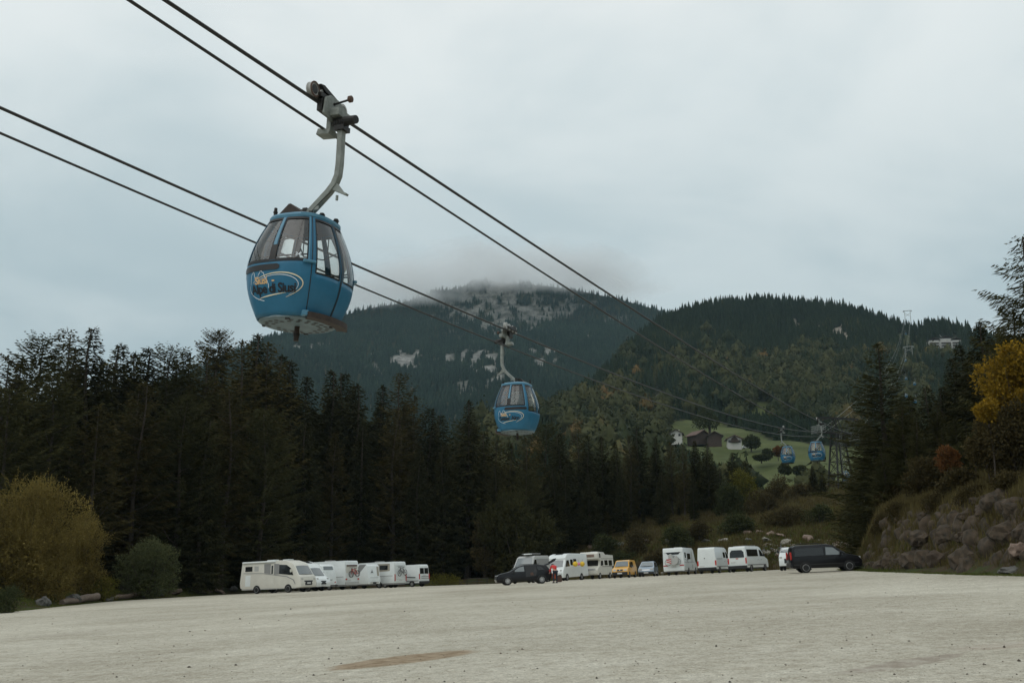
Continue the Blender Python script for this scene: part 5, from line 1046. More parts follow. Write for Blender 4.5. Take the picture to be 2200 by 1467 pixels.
v.side([(-3.2, 1.92), (-1.0, 1.86), (.6, 1.66), (2.0, 1.48), (2.8, 1.15), (3.0, .75), (2.93, .75), (2.7, 1.12), (1.95, 1.42), (.6, 1.60), (-1.0, 1.81), (-3.2, 1.87)], 'grey', 'side_line', off=.008)
v.side([(.05, .75), (.42, .75), (.42, 2.66), (.05, 2.66)], 'cream', 'entrance_door', off=.012); v.side([(.14, 1.75), (.34, 1.75), (.34, 2.5), (.14, 2.5)], 'carglass', 'door_window', off=.016)
v.side([(-1.9, 2.05), (-1.4, 2.05), (-1.4, 2.5), (-1.9, 2.5)], 'lgrey', 'vent_panel'); v.side([(-2.95, .7), (-2.35, .7), (-2.35, 1.7), (-2.95, 1.7)], 'white', 'garage_door', off=.003)
MB().tube([(-3.3, -1.12, 2.86), (.6, -1.12, 2.86)], .08, 8).build('awning', M['white'], v.root); v.lamps(3.52, 1.18, .9, 'chrome', 'headlight', (.14, .28, .16)); v.box((-.6, 0, 3.0), (.9, .6, .1), 'white', 'roof_hatch'); v.box((1.2, 0, 2.98), (.7, .7, .08), 'white', 'roof_hatch'); v.mirrors(2.55, 1.95, 'cream')
mb = MB(); mb.tube([(3.33, -.7, 1.62), (3.2, .1, 1.78)], .012, 4); mb.tube([(3.33, .0, 1.62), (3.2, .75, 1.78)], .012, 4); mb.build('wiper', M['black'], v.root)
# --- b: semi-integrated, only the nose shows
v = Veh('motorhome', 'white motorhome nose squeezed between the beige motorhome and the caravan', 'motorhome', 633, 1265, 100, -27, 7, 2.2, 'vehicles parked along the gravel edge')
v.body([(-3.5, .5), (-3.45, 2.75), (-3.3, 2.85), (1.2, 2.85), (2.0, 2.62), (2.35, 2.25), (2.95, 1.42), (3.4, 1.15), (3.55, .8), (3.5, .4), (-3.3, .45)], 'white', (1.1, .14, 2.8)); v.wheels(2.5, -1.5, .36)
v.cross((2.93, 1.45), (2.42, 2.16), 1.75, 1.55, 'windscreen', 'windscreen', bulge=.05); v.cross((3.54, .62), (3.50, .95), .75, .8, 'black', 'grille', bulge=.02); v.lamps(3.28, 1.12, .78, 'chrome', 'headlight', (.3, .22, .2)); v.side([(1.7, 1.5), (2.6, 1.45), (2.1, 2.15), (1.7, 2.2)], 'carglass', 'cab_window'); v.cross((1.3, 2.83), (1.95, 2.62), .8, .7, 'carglass', 'skylight'); v.mirrors(2.5, 1.65); v.plate(3.58, .5)
# --- c: caravan front
def caravan(name, label, px, py, Y, head):
    v = Veh(name, label, 'caravan', px, py, Y, head, 5, 2.2, 'vehicles parked along the gravel edge')
    v.body([(-2.4, .5), (-2.5, 1.3), (-2.3, 2.5), (-2.1, 2.62), (1.9, 2.62), (2.2, 2.42), (2.42, 1.6), (2.5, .9), (2.45, .5)], 'white', (1.0, .07, 2.6), .09); return v
v = caravan('caravan', 'white caravan with grey front window and arched gas locker cover', 668, 1264, 105, -30); v.wheels(-.2, -.2, .32)
v.cross((2.30, 2.02), (2.22, 2.38), 1.5, 1.4, 'windscreen', 'front_window', bulge=.02); v.cross((2.46, 1.05), (2.36, 1.85), .75, .7, 'white', 'gas_locker', off=.03, bulge=.03); v.cross((2.475, 1.0), (2.46, 1.06), .78, .78, 'black', 'locker_edge', off=.045); v.skirt(-2.2, 2.3, .38, .55); v.side([(-1.6, 1.5), (-.6, 1.5), (-.6, 2.1), (-1.6, 2.1)], 'carglass', 'side_window')
mb = MB(); mb.tube([(2.4, -.6, .48), (3.5, 0, .48)], .05, 6); mb.tube([(2.4, .6, .48), (3.5, 0, .48)], .05, 6); mb.tube([(3.3, 0, .02), (3.3, 0, .6)], .035, 6); mb.build('drawbar', M['dsteel'], v.root); v.lamps(2.48, .8, .85, 'red', 'marker_lamp', (.04, .18, .12))
# --- d: alcove motorhome seen from the rear, with bicycles
def rear_mh(label, px, py, Y, head, H=2.9, L=7, m='white'):
    v = Veh('motorhome', label, 'motorhome', px, py, Y, head, L, 2.25, 'vehicles parked along the gravel edge'); h = L / 2
    v.body([(-h, .5), (-h - .05, 1.0), (-h + .02, H - .12), (-h + .12, H), (h - 2.0, H), (h - 1.3, H - .25), (h - .75, 1.4), (h - .1, 1.1), (h, .8), (h, .45)], m, (1.0, .06, 2.9), .07)
    v.wheels(h - 1.0, -h + 2.1, .35); v.skirt(-h + .1, h - .2, .34, .56, 'grey'); v.side([(-1.2, 1.6), (.1, 1.6), (.1, 2.2), (-1.2, 2.2)], 'carglass', 'side_window', off=.0075); v.side([(.6, .62), (1.2, .62), (1.2, 2.4), (.6, 2.4)], 'lgrey', 'entrance_door', off=.004); v.side([(-h + .2, 1.28), (h - 1.5, 1.28), (h - 1.5, 1.33), (-h + .2, 1.33)], 'grey', 'side_line', off=.009); v.box((-.6, 0, H + .05), (.9, .7, .12), 'lgrey', 'roof_hatch'); v.cross((-h, H - .45), (-h + .06, H - .12), 2.0, 2.0, 'white', 'rear_cap', off=.05, bulge=.05); return v
v = rear_mh('white motorhome seen from the rear with cream back panel and a red trimmed bike rack', 700, 1263, 109, 150, 2.95); vd = v
v.cross((-3.52, .9), (-3.49, 2.35), 1.9, 1.9, 'cream', 'rear_panel', off=.02); v.box((-3.56, 0, .62), (.14, 2.2, .32), 'lgrey', 'rear_bumper'); v.lamps(-3.6, 1.05, .98, 'red', 'tail_light', (.06, .2, .16)); v.plate(-3.6, .95, .5); v.cross((-3.49, 2.36), (-3.47, 2.62), 1.7, 1.7, 'redtile', 'rear_stripe', off=.055)
RIDES += [(vd, 'bicycle hanging on the cream rear panel of the left motorhome', -.02, 'rust', 1.25, -3.80), (vd, 'red framed bicycle on the outer rail of the left motorhome', .05, 'red', 1.25, -3.96)]
# --- e: caravan with grey diagonal bands
v = Veh('caravan', 'white camper with grey diagonal bands and dark star emblem on its side', 'caravan', 763, 1263, 114, -30, 6, 2.2, 'vehicles parked along the gravel edge'); 
v.body([(-2.8, .5), (-2.85, 1.4), (-2.6, 2.5), (-2.4, 2.62), (2.3, 2.62), (2.5, 2.45), (2.62, 1.4), (2.7, .9), (2.65, .48)], 'white', (1.0, .05, 2.6), .07); v.wheels(-.9, -.9, .33, rim='lgrey')
v.side([(.55, 1.40), (1.15, 1.40), (2.40, 2.58), (1.45, 2.58)], 'grey', 'diagonal_band'); v.cross((2.64, 1.35), (2.52, 2.35), .30, .34, 'beige', 'diagonal_band', y0=.75); v.side([(.1, .65), (1.2, .65), (1.2, 1.55), (.1, 1.55)], 'lgrey', 'locker_door', off=.003)
mb = MB(); 
for a in (90, 210, 330): d = Vector((0, math.cos(R(a)), math.sin(R(a)))); s_ = Vector((0, -d.z, d.y)); c_ = Vector((2.64, -.35, 1.80)); mb.add([c_ + d * .30, c_ + s_ * .07, c_ - d * .05, c_ - s_ * .07], [(0, 1, 2, 3)])
mb.build('star_emblem', M['black'], v.root); v.cross((2.66, 1.15), (2.65, 1.18), 1.4, 1.4, 'grey', 'front_line'); v.box((2.72, .5, .66), (.06, .35, .16), 'chrome', 'headlight'); v.box((2.72, -.5, .66), (.06, .35, .16), 'chrome', 'headlight'); v.box((2.72, 0, .6), (.05, .55, .2), 'black', 'grille')
# --- f: motorhome rear with bicycles
v = rear_mh('white motorhome from the rear with two dark bicycles and a beige window surround', 807, 1262, 117, 149, 2.85); vf = v
v.side([(-2.9, 1.85), (-1.0, 1.75), (-.8, 2.65), (-2.9, 2.65)], 'beige', 'window_surround', off=.004); v.side([(-2.6, 1.98), (-1.45, 1.98), (-1.45, 2.48), (-2.6, 2.48)], 'carglass', 'side_window', off=.008); v.lamps(-3.58, 1.1, 1.02, 'red', 'tail_light', (.06, .12, .75)); v.plate(-3.6, .8); v.cross((-3.54, .9), (-3.53, .93), 1.7, 1.7, 'lgrey', 'rear_line')
RIDES += [(vf, 'black bicycle on the rear rack of the right motorhome of the left row', -.10, 'black', 1.28, -3.78), (vf, 'red and black bicycle on the outer rail of the same rack', .12, 'rust', 1.26, -3.95)]
# --- g: panel camper van rear
def panel_van(label, px, py, Y, head, m='white', H=2.5, L=5.9, W=2.02, name='panel_van', cat='van'):
    v = Veh(name, label, cat, px, py, Y, head, L, W, 'vehicles parked along the gravel edge'); h = L / 2
    v.body([(-h + .05, .42), (-h, .9), (-h + .06, H - .15), (-h + .18, H), (h - 2.0, H - .02), (h - 1.55, H - .16), (h - .85, 1.5), (h - .12, 1.18), (h, .8), (h, .38)], m, (1.05, .15, 2.5), .07); v.wheels(h - .95, -h + 1.05, .34, rim='lgrey'); v.side([(-h + .1, .62), (h - .6, .62), (h - .6, .72), (-h + .1, .72)], 'grey', 'rub_strip', off=.007); v.side([(.28, .6), (.31, .6), (.31, 2.3), (.28, 2.3)], 'grey', 'door_gap', off=.003); v.side([(h - 1.98, .6), (h - 1.95, .6), (h - 1.95, 2.2), (h - 1.98, 2.2)], 'grey', 'door_gap', off=.003); v.skirt(-h + .15, h - .2, .28, .48, 'black'); v.handles([.15, h - 1.8], 1.15)
    v.cross((h - .87, 1.53), (h - 1.5, H - .22), 1.7, 1.5, 'windscreen', 'windscreen', bulge=.04); v.side([(h - 2.0, 1.5), (h - 1.0, 1.48), (h - 1.55, 2.1), (h - 2.0, 2.15)], 'carglass', 'cab_window'); v.mirrors(h - 1.25, 1.6); v.cross((h, .6), (h - .02, .98), 1.0, 1.0, 'black', 'grille', bulge=.02); v.lamps(h - .14, 1.05, .78, 'chrome', 'headlight', (.16, .24, .22)); v.box((-h + .0, 0, .52), (.14, W - .1, .22), 'black', 'rear_bumper'); return v, h
v, h = panel_van('white camper van with dark rear windows, right end of the left row', 868, 1261, 120, 149)
for s in (-1, 1): v.cross((-h + .02, 1.45), (-h + .05, 2.1), .78, .74, 'carglass', 'rear_window', y0=s * .43)
v.lamps(-h, 1.15, .94, 'red', 'tail_light', (.06, .14, .6)); v.side([(-2.4, 1.0), (-.4, 1.15), (-.4, 1.22), (-2.4, 1.1)], 'black', 'side_stripe'); v.plate(-h - .03, 1.3); MB().tube([(.3, .2, 2.48), (.3, .2, 2.95)], .05, 8).build('roof_vent', M['white'], v.root); mb = MB()
for z in (.95, 1.15): mb.tube([(-h - .1, -.7, z), (-h - .1, .7, z)], .025, 5)
mb.build('rear_rack', M['dsteel'], v.root)
# --- h: silver van behind the black car
v, h = panel_van('silver grey high roof van half hidden behind the black car', 1142, 1256, 97, 246, 'lgrey', 2.5, 5.4); v.side([(-2.4, 1.6), (.6, 1.6), (.6, 2.2), (-2.4, 2.2)], 'grey', 'side_window'); v.box((-.3, 0, 2.68), (1.8, 1.2, .08), 'grey', 'roof_rack'); v.box((1.0, .2, 2.64), (.6, .6, .1), 'white', 'roof_hatch')
# --- i: black hatchback with its tailgate open
v = Veh('parked_car', 'black hatchback with raised tailgate and pale spoked wheels', 'car', 1126, 1254, 79.5, 186, 4.45, 1.78, 'vehicles parked along the gravel edge'); vi = v
v.body([(-2.0, .32), (-2.12, .6), (-2.08, .95), (-2.0, 1.0), (-1.72, 1.36), (-1.1, 1.45), (.0, 1.46), (.45, 1.38), (1.15, 1.0), (1.9, .86), (2.2, .68), (2.24, .42), (2.15, .24), (-1.95, .24)], 'blackpaint', (.85, .22, 1.46), .05); v.wheels(1.35, -1.3, .32, rim='alloy', spokes=9)
v.side([(.95, .98), (.42, 1.30), (.05, 1.37), (.02, .98)], 'windscreen', 'side_window', ys=(-1, 1)); v.side([(-.08, .55), (-.08, 1.38), (-.85, 1.36), (-.95, .98), (-.85, .6)], 'black', 'open_doorway', off=.010); v.side([(-1.02, 1.0), (-.95, 1.34), (-1.3, 1.28), (-1.55, 1.02)], 'carglass', 'rear_side_window'); v.cross((1.14, 1.02), (.5, 1.36), 1.35, 1.15, 'windscreen', 'windscreen'); v.lamps(2.06, .70, .66, 'chrome', 'headlight', (.22, .26, .12)); v.handles([.15], .9); v.mirrors(.85, 1.0); v.cross((-2.09, .62), (-1.75, 1.3), 1.25, 1.05, 'black', 'boot_opening', off=.01)
v.lamps(-1.98, .92, .74, 'red', 'tail_light', (.22, .2, .16)); tg = MB(); tg.prism([(-1.68, 1.42), (-2.05, 1.55), (-2.50, 1.86), (-2.56, 1.82), (-2.42, 1.66), (-1.95, 1.42), (-1.72, 1.36)], 'y', -.58, .58); tgo = tg.build('tailgate', M['blackpaint'], v.root, bevel=.02); MB().prism([(-2.02, 1.57), (-2.40, 1.81), (-2.42, 1.79), (-2.04, 1.55)], 'y', -.45, .45).build('tailgate_glass', M['carglass'], tgo)
mb = MB()
for s in (-1, 1): mb.tube([(-1.2, s * .58, 1.5), (.3, s * .58, 1.5)], .02, 5)
mb.build('roof_rail', M['dsteel'], v.root); v.side([(-.70, .66), (-.45, .66), (-.42, .86), (-.62, .88)], 'redtile', 'seat_cushion', off=.018)
BAGS = [(vi, (-2.35, .25, .52), (.45, .5, .42), 'orange', 'orange bag on the sill behind the open tailgate'), (vi, (-2.75, .1, .30), (.4, .55, .5), 'redtile', 'rust red bag standing on the gravel behind the black car'), (vi, (-2.72, .35, .68), (.5, .3, .2), 'white', 'white bag lying on top of the rust red bag')]
# --- k: white motorhome front
v = Veh('motorhome', 'white motorhome facing forward behind the person in red', 'motorhome', 1219, 1247, 111, 243, 6.9, 2.25, 'vehicles parked along the gravel edge'); vk = v
v.body([(-3.4, .5), (-3.4, 2.7), (-3.25, 2.82), (1.3, 2.85), (2.05, 2.72), (2.55, 2.36), (2.5, 2.2), (3.0, 1.42), (3.38, 1.12), (3.5, .8), (3.45, .32), (-3.2, .42)], 'white', (1.1, .12, 2.8), .07); v.wheels(2.5, -1.4, .35)
v.cross((2.98, 1.46), (2.54, 2.14), 1.75, 1.6, 'windscreen', 'windscreen', bulge=.05); v.cross((1.55, 2.83), (2.0, 2.73), .9, .9, 'carglass', 'skylight'); v.side([(1.6, 1.5), (2.75, 1.45), (2.35, 2.1), (1.75, 2.15)], 'carglass', 'cab_window'); v.side([(.7, 1.6), (1.35, 1.6), (1.35, 2.2), (.7, 2.2)], 'carglass', 'side_window'); v.side([(-.3, 1.7), (.5, 1.7), (.5, 2.25), (-.3, 2.25)], 'carglass', 'side_window', off=.007); v.lamps(3.3, 1.06, .82, 'chrome', 'headlight', (.25, .24, .2)); v.lamps(3.50, .58, .72, 'black', 'fog_lamp', (.03, .34, .15)); v.mirrors(2.6, 1.62); v.box((3.5, 0, .62), (.04, .7, .2), 'black', 'grille')
# --- m: old alcove motorhome
v = Veh('motorhome', 'old white alcove motorhome with overhanging bunk and wide brown bunk window', 'motorhome', 1283, 1243, 117, 246, 6, 2.25, 'vehicles parked along the gravel edge')
v.body([(-3.0, .5), (-3.0, 2.62), (-.2, 2.68), (.3, 2.95), (2.15, 3.0), (2.45, 2.78), (2.42, 2.25), (2.25, 2.14), (1.55, 2.08), (1.95, 1.42), (2.75, 1.18), (2.88, .95), (2.88, .45), (-2.9, .45)], 'cream', (1.3, .05, 2.9), .05); v.wheels(2.1, -1.4, .33, rim='lgrey'); v.cross((1.93, 1.45), (1.60, 2.03), 1.75, 1.65, 'carglass', 'windscreen', bulge=.03)
v.cross((2.44, 2.42), (2.45, 2.72), 1.35, 1.35, 'rosestone', 'bunk_window', off=.012); v.cross((2.875, .98), (2.78, 1.16), 1.7, 1.7, 'grey', 'grille'); v.lamps(2.88, 1.05, .78, 'chrome', 'headlight', (.05, .22, .15)); v.box((2.92, 0, .66), (.12, 2.1, .28), 'cream', 'front_bumper', bevel=.03); v.side([(.75, 1.5), (1.7, 1.45), (1.45, 2.0), (.75, 2.0)], 'carglass', 'cab_window'); v.side([(-.8, 1.5), (.3, 1.5), (.3, 2.05), (-.8, 2.05)], 'carglass', 'side_window'); v.side([(-2.4, 1.45), (-1.2, 1.45), (-1.2, 2.05), (-2.4, 2.05)], 'carglass', 'side_window', off=.007); v.side([(1.5, 2.35), (1.9, 2.35), (1.9, 2.8), (1.5, 2.8)], 'carglass', 'bunk_side_window'); v.side([(-2.95, 1.32), (1.2, 1.32), (1.2, 1.37), (-2.95, 1.37)], 'timber', 'side_stripe', off=.004); v.side([(-2.95, 2.2), (1.5, 2.2), (1.5, 2.24), (-2.95, 2.24)], 'timber', 'side_stripe', off=.0045); v.box((.6, 0, 3.0), (.8, .6, .1), 'white', 'roof_hatch'); v.mirrors(1.6, 1.65)
# --- n: yellow small van
v = Veh('small_van', 'bright yellow small van with black front bumper', 'van', 1343, 1241, 108, 250, 4.3, 1.7, 'vehicles parked along the gravel edge')
v.body([(-2.05, .34), (-2.12, 1.0), (-1.98, 1.72), (-1.85, 1.8), (.3, 1.83), (.72, 1.72), (1.28, 1.12), (1.98, .92), (2.12, .68), (2.12, .3), (-2.0, .3)], 'yellow', (.95, .16, 1.83), .07); v.wheels(1.35, -1.3, .30, rim='grey'); v.cross((1.26, 1.15), (.75, 1.68), 1.45, 1.25, 'windscreen', 'windscreen', bulge=.04); v.box((2.1, 0, .46), (.2, 1.64, .32), 'black', 'front_bumper', bevel=.04); v.cross((2.12, .70), (2.02, .88), .62, .62, 'black', 'grille'); v.lamps(2.02, .80, .58, 'chrome', 'headlight', (.16, .32, .18)); v.plate(2.21, .48); v.side([(.25, 1.1), (1.05, 1.08), (.62, 1.58), (.25, 1.6)], 'carglass', 'side_window'); v.side([(-.75, 1.08), (.12, 1.08), (.12, 1.62), (-.75, 1.64)], 'carglass', 'side_window', off=.007); v.mirrors(.95, 1.15); v.cross((2.10, .78), (2.05, .84), .1, .1, 'chrome', 'badge', off=.02)
# --- o: silver blue MPV
v = Veh('parked_car', 'silver blue compact car beside the yellow van', 'car', 1394, 1239, 112, 255, 4.1, 1.72, 'vehicles parked along the gravel edge')
v.body([(-1.95, .34), (-2.0, .9), (-1.72, 1.48), (-1.4, 1.6), (-.2, 1.62), (.25, 1.54), (1.25, 1.05), (1.85, .86), (2.05, .62), (2.02, .26), (-1.9, .26)], 'silverblue', (.9, .2, 1.6), .07); v.wheels(1.25, -1.25, .30); v.cross((1.23, 1.08), (.3, 1.5), 1.4, 1.2, 'windscreen', 'windscreen', bulge=.04); v.side([(.2, 1.02), (1.0, 1.02), (.3, 1.42), (.2, 1.45)], 'carglass', 'side_window'); v.side([(-1.5, 1.02), (.08, 1.02), (.08, 1.48), (-1.3, 1.45)], 'carglass', 'side_window', off=.007); v.box((2.0, 0, .38), (.16, 1.66, .24), 'black', 'front_bumper', bevel=.04); v.cross((2.02, .62), (1.95, .76), .8, .8, 'chrome', 'grille'); v.lamps(1.9, .78, .62, 'chrome', 'headlight', (.22, .3, .2)); v.plate(2.09, .42); v.mirrors(.8, 1.08)
# --- p: motorhome rear with covered bicycles
v = rear_mh('white motorhome seen from the rear with covered bicycles and a red striped warning board', 1464, 1236, 110, 69, 2.8, 6.9); vp = v; h = 3.45
v.cross((-h, 2.12), (-h + .01, 2.36), 1.15, 1.55, 'carglass', 'rear_window', off=.02); v.lamps(-h - .04, 1.0, .86, 'red', 'tail_light', (.05, .46, .11)); v.plate(-h - .05, .86); v.box((-h - .02, 0, .62), (.12, 2.2, .36), 'white', 'rear_bumper', bevel=.04); v.side([(-2.9, 1.75), (-2.2, 1.75), (-2.2, 2.3), (-2.9, 2.3)], 'carglass', 'side_window'); v.side([(-1.6, 1.5), (-1.1, 1.5), (-1.1, 2.2), (-1.6, 2.2)], 'carglass', 'side_window', off=.007); v.side([(-3.0, 1.7), (-1.8, 1.5), (-1.2, 1.25), (-1.2, 1.18), (-1.85, 1.43), (-3.0, 1.64)], 'grey', 'side_line')
RIDES += [(vp, 'bicycle under a pale cover on the motorhome with the warning board', .0, 'black', 1.02, -3.72)]
# --- q, r: white van and minibus from behind
v, h = panel_van('plain white panel van from behind, left of the minibus', 1538, 1232, 107, 63, 'white', 2.62, 6.0, 2.05); v.box((-h - .01, 0, .62), (.05, 1.9, .30), 'white', 'rear_step'); v.lamps(-h + .02, 1.05, .93, 'red', 'tail_light', (.07, .15, .5)); v.plate(-h - .05, .75, .5); v.side([(.0, 1.55), (.75, 1.55), (.75, 2.1), (.0, 2.1)], 'carglass', 'side_window'); v.side([(-2.6, 1.42), (-.6, 1.42), (-.6, 1.5), (-2.6, 1.5)], 'lgrey', 'door_rail', off=.015); v.cross((-h + .005, .75), (-h + .1, 2.4), .02, .02, 'grey', 'door_gap', off=.006); v.box((-h, .2, 1.55), (.05, .1, .1), 'black', 'door_latch'); v.box((-.6, 0, 2.66), (3.2, 1.5, .05), 'dsteel', 'roof_rack')
v, h = panel_van('white passenger minibus with wide dark rear window, right of the panel van', 1610, 1231, 104, 54, 'white', 2.5, 5.5, 2.05, 'minibus', 'minibus'); v.cross((-h + .02, 1.42), (-h + .08, 2.15), 1.55, 1.42, 'carglass', 'rear_window', off=.02, bulge=.02); v.side([(-2.4, 1.5), (.35, 1.5), (.35, 2.18), (-2.4, 2.2)], 'carglass', 'side_window'); v.lamps(-h, 1.1, .94, 'red', 'tail_light', (.06, .13, .55)); v.plate(-h - .03, 1.0, .45); v.box((-h - .03, 0, .5), (.16, 2.0, .28), 'black', 'rear_bumper'); v.side([(-2.5, .62), (1.2, .62), (1.2, .72), (-2.5, .72)], 'grey', 'side_strip'); v.cross((-h + .02, 1.28), (-h + .02, 1.36), .25, .25, 'red', 'rear_reflector', off=.02); v.box((-.6, 0, 2.54), (2.6, 1.3, .06), 'lgrey', 'roof_rack')
# --- s: white van nose behind the black one
v, h = panel_van('white van nose showing just left of the black people carrier', 1706, 1229, 88, 250, 'white', 1.95, 5.0, 1.9)
# --- t: black people carrier
v = Veh('parked_car', 'black people carrier at the right end of the parked row', 'car', 1772, 1227, 68, -6, 4.6, 1.8, 'vehicles parked along the gravel edge'); 
v.body([(-2.2, .36), (-2.3, .62), (-2.24, 1.0), (-2.08, 1.68), (-1.9, 1.78), (.1, 1.8), (.55, 1.70), (1.32, 1.14), (2.08, .95), (2.3, .7), (2.3, .32), (2.2, .26), (-2.1, .3)], 'blackpaint', (.95, .17, 1.8), .07); v.wheels(1.45, -1.35, .33, spokes=9, rim='alloy'); v.side([(.02, 1.1), (1.12, 1.08), (.52, 1.56), (.05, 1.6)], 'windscreen', 'side_window'); v.side([(-2.02, 1.08), (-.12, 1.08), (-.12, 1.6), (-1.92, 1.58)], 'carglass', 'side_window', off=.007); v.cross((1.30, 1.17), (.58, 1.66), 1.45, 1.25, 'windscreen', 'windscreen'); v.lamps(-2.24, 1.12, .80, 'red', 'tail_light', (.1, .12, .5)); v.mirrors(.95, 1.15, 'blackpaint'); v.lamps(2.14, .84, .66, 'chrome', 'headlight', (.2, .3, .16)); v.handles([-.05, .12], 1.0, 'dsteel'); v.side([(-2.1, .5), (2.1, .5), (2.1, .56), (-2.1, .56)], 'black', 'rub_strip'); v.box((-2.26, 0, .5), (.12, 1.7, .26), 'black', 'rear_bumper'); mb = MB()
for s in (-1, 1): mb.tube([(-1.7, s * .62, 1.8), (-1.6, s * .62, 1.88), (-.2, s * .62, 1.88), (-.1, s * .62, 1.8)], .02, 5)
mb.build('roof_rail', M['dsteel'], v.root)
# --- things carried by the vehicles
bpy.context.view_layer.update()
for (v, lb, yo, col, z, x) in RIDES:
    mw = v.root.matrix_world @ Matrix.Translation((x, yo, z)) @ Matrix.Rotation(R(90), 4, 'Z') @ Matrix.Rotation(R(4), 4, 'Y'); bicycle(lb, mw, frame=col)
def onto(v, loc): return v.root.matrix_world @ Matrix.Translation(loc)
cv = MB(); cv.prism([(-.55, 1.25), (-.62, 1.75), (-.42, 2.02), (-.28, 1.95), (-.1, 1.72), (.02, 2.10), (.18, 2.2), (.36, 2.12), (.46, 1.7), (.52, 1.4), (.3, 1.15), (.1, 1.02), (-.3, 1.05)], 'x', -3.95, -3.66)
o = cv.build('bike_cover', M['lgrey'], None, bevel=.05); tag(o, 'pale grey cover draped over the bicycles behind the white motorhome', 'cover'); o.matrix_world = onto(vp, (0, 0, 0))
wb = MB(); wb.box((-4.0, -.28 + .66, 1.42), (.03, .5, .5)); 
t = wb.build('warning_board', M['plate'], None); tag(t, 'square red and white striped warning board on the bike cover', 'sign'); t.matrix_world = onto(vp, (0, 0, 0))
for k in range(3):
    sb = MB(); o0 = -.25 + k * .22; y0 = .13; pts = [(o0, -.25), (o0 + .11, -.25), (min(o0 + .61, .25) if False else o0 + .36, 0), (o0 + .25, 0)]
    clip = lambda q: (max(-.25, min(.25, q[0])), q[1]); P2 = [(-.25, -.25 + .02 + k * .2), (-.25, -.15 + .02 + k * .2), (.25, min(.25, .15 + .02 + k * .2 - .12)), (.25, min(.25, .05 + .02 + k * .2 - .12))]
    sb.add([(-4.02, .38 + a, 1.42 + b) for a, b in P2], [(0, 1, 2, 3)]); sb.build('red_stripe', M['red'], t)
for (v, c, d, m, lb) in BAGS:
    o = MB().box((0, 0, 0), d).build('bag', M[m], None, bevel=.09, seg=3, smooth=True); tag(o, lb, 'bag'); o.matrix_world = onto(v, c)
for k, (y, m, lb) in enumerate(((0, 'yellowcloth', 'left yellow paper lantern hanging beside the white motorhome'), (.62, 'pinkcloth', 'pink paper lantern between two yellow ones'), (1.24, 'yellowcloth', 'right yellow paper lantern next to the alcove motorhome'))):
    ln = MB(); r_ = .27 if k != 1 else .17; ln.lathe([(.02, -r_)] + [(r_ * math.cos(a), r_ * math.sin(a)) for a in np.linspace(-1.3, 1.3, 11)] + [(.02, r_)], 16); o = ln.build('paper_lantern', M[m], None, smooth=True); tag(o, lb, 'lantern', 'lanterns hung between two motorhomes'); q = at(1236 + 7.5 * k, 1211, 108 + 1.0 * k); o.location = q
    MB().tube([(0, 0, r_ - .02), (0, 0, r_ + .25)], .01, 4).build('cord', M['black'], o)
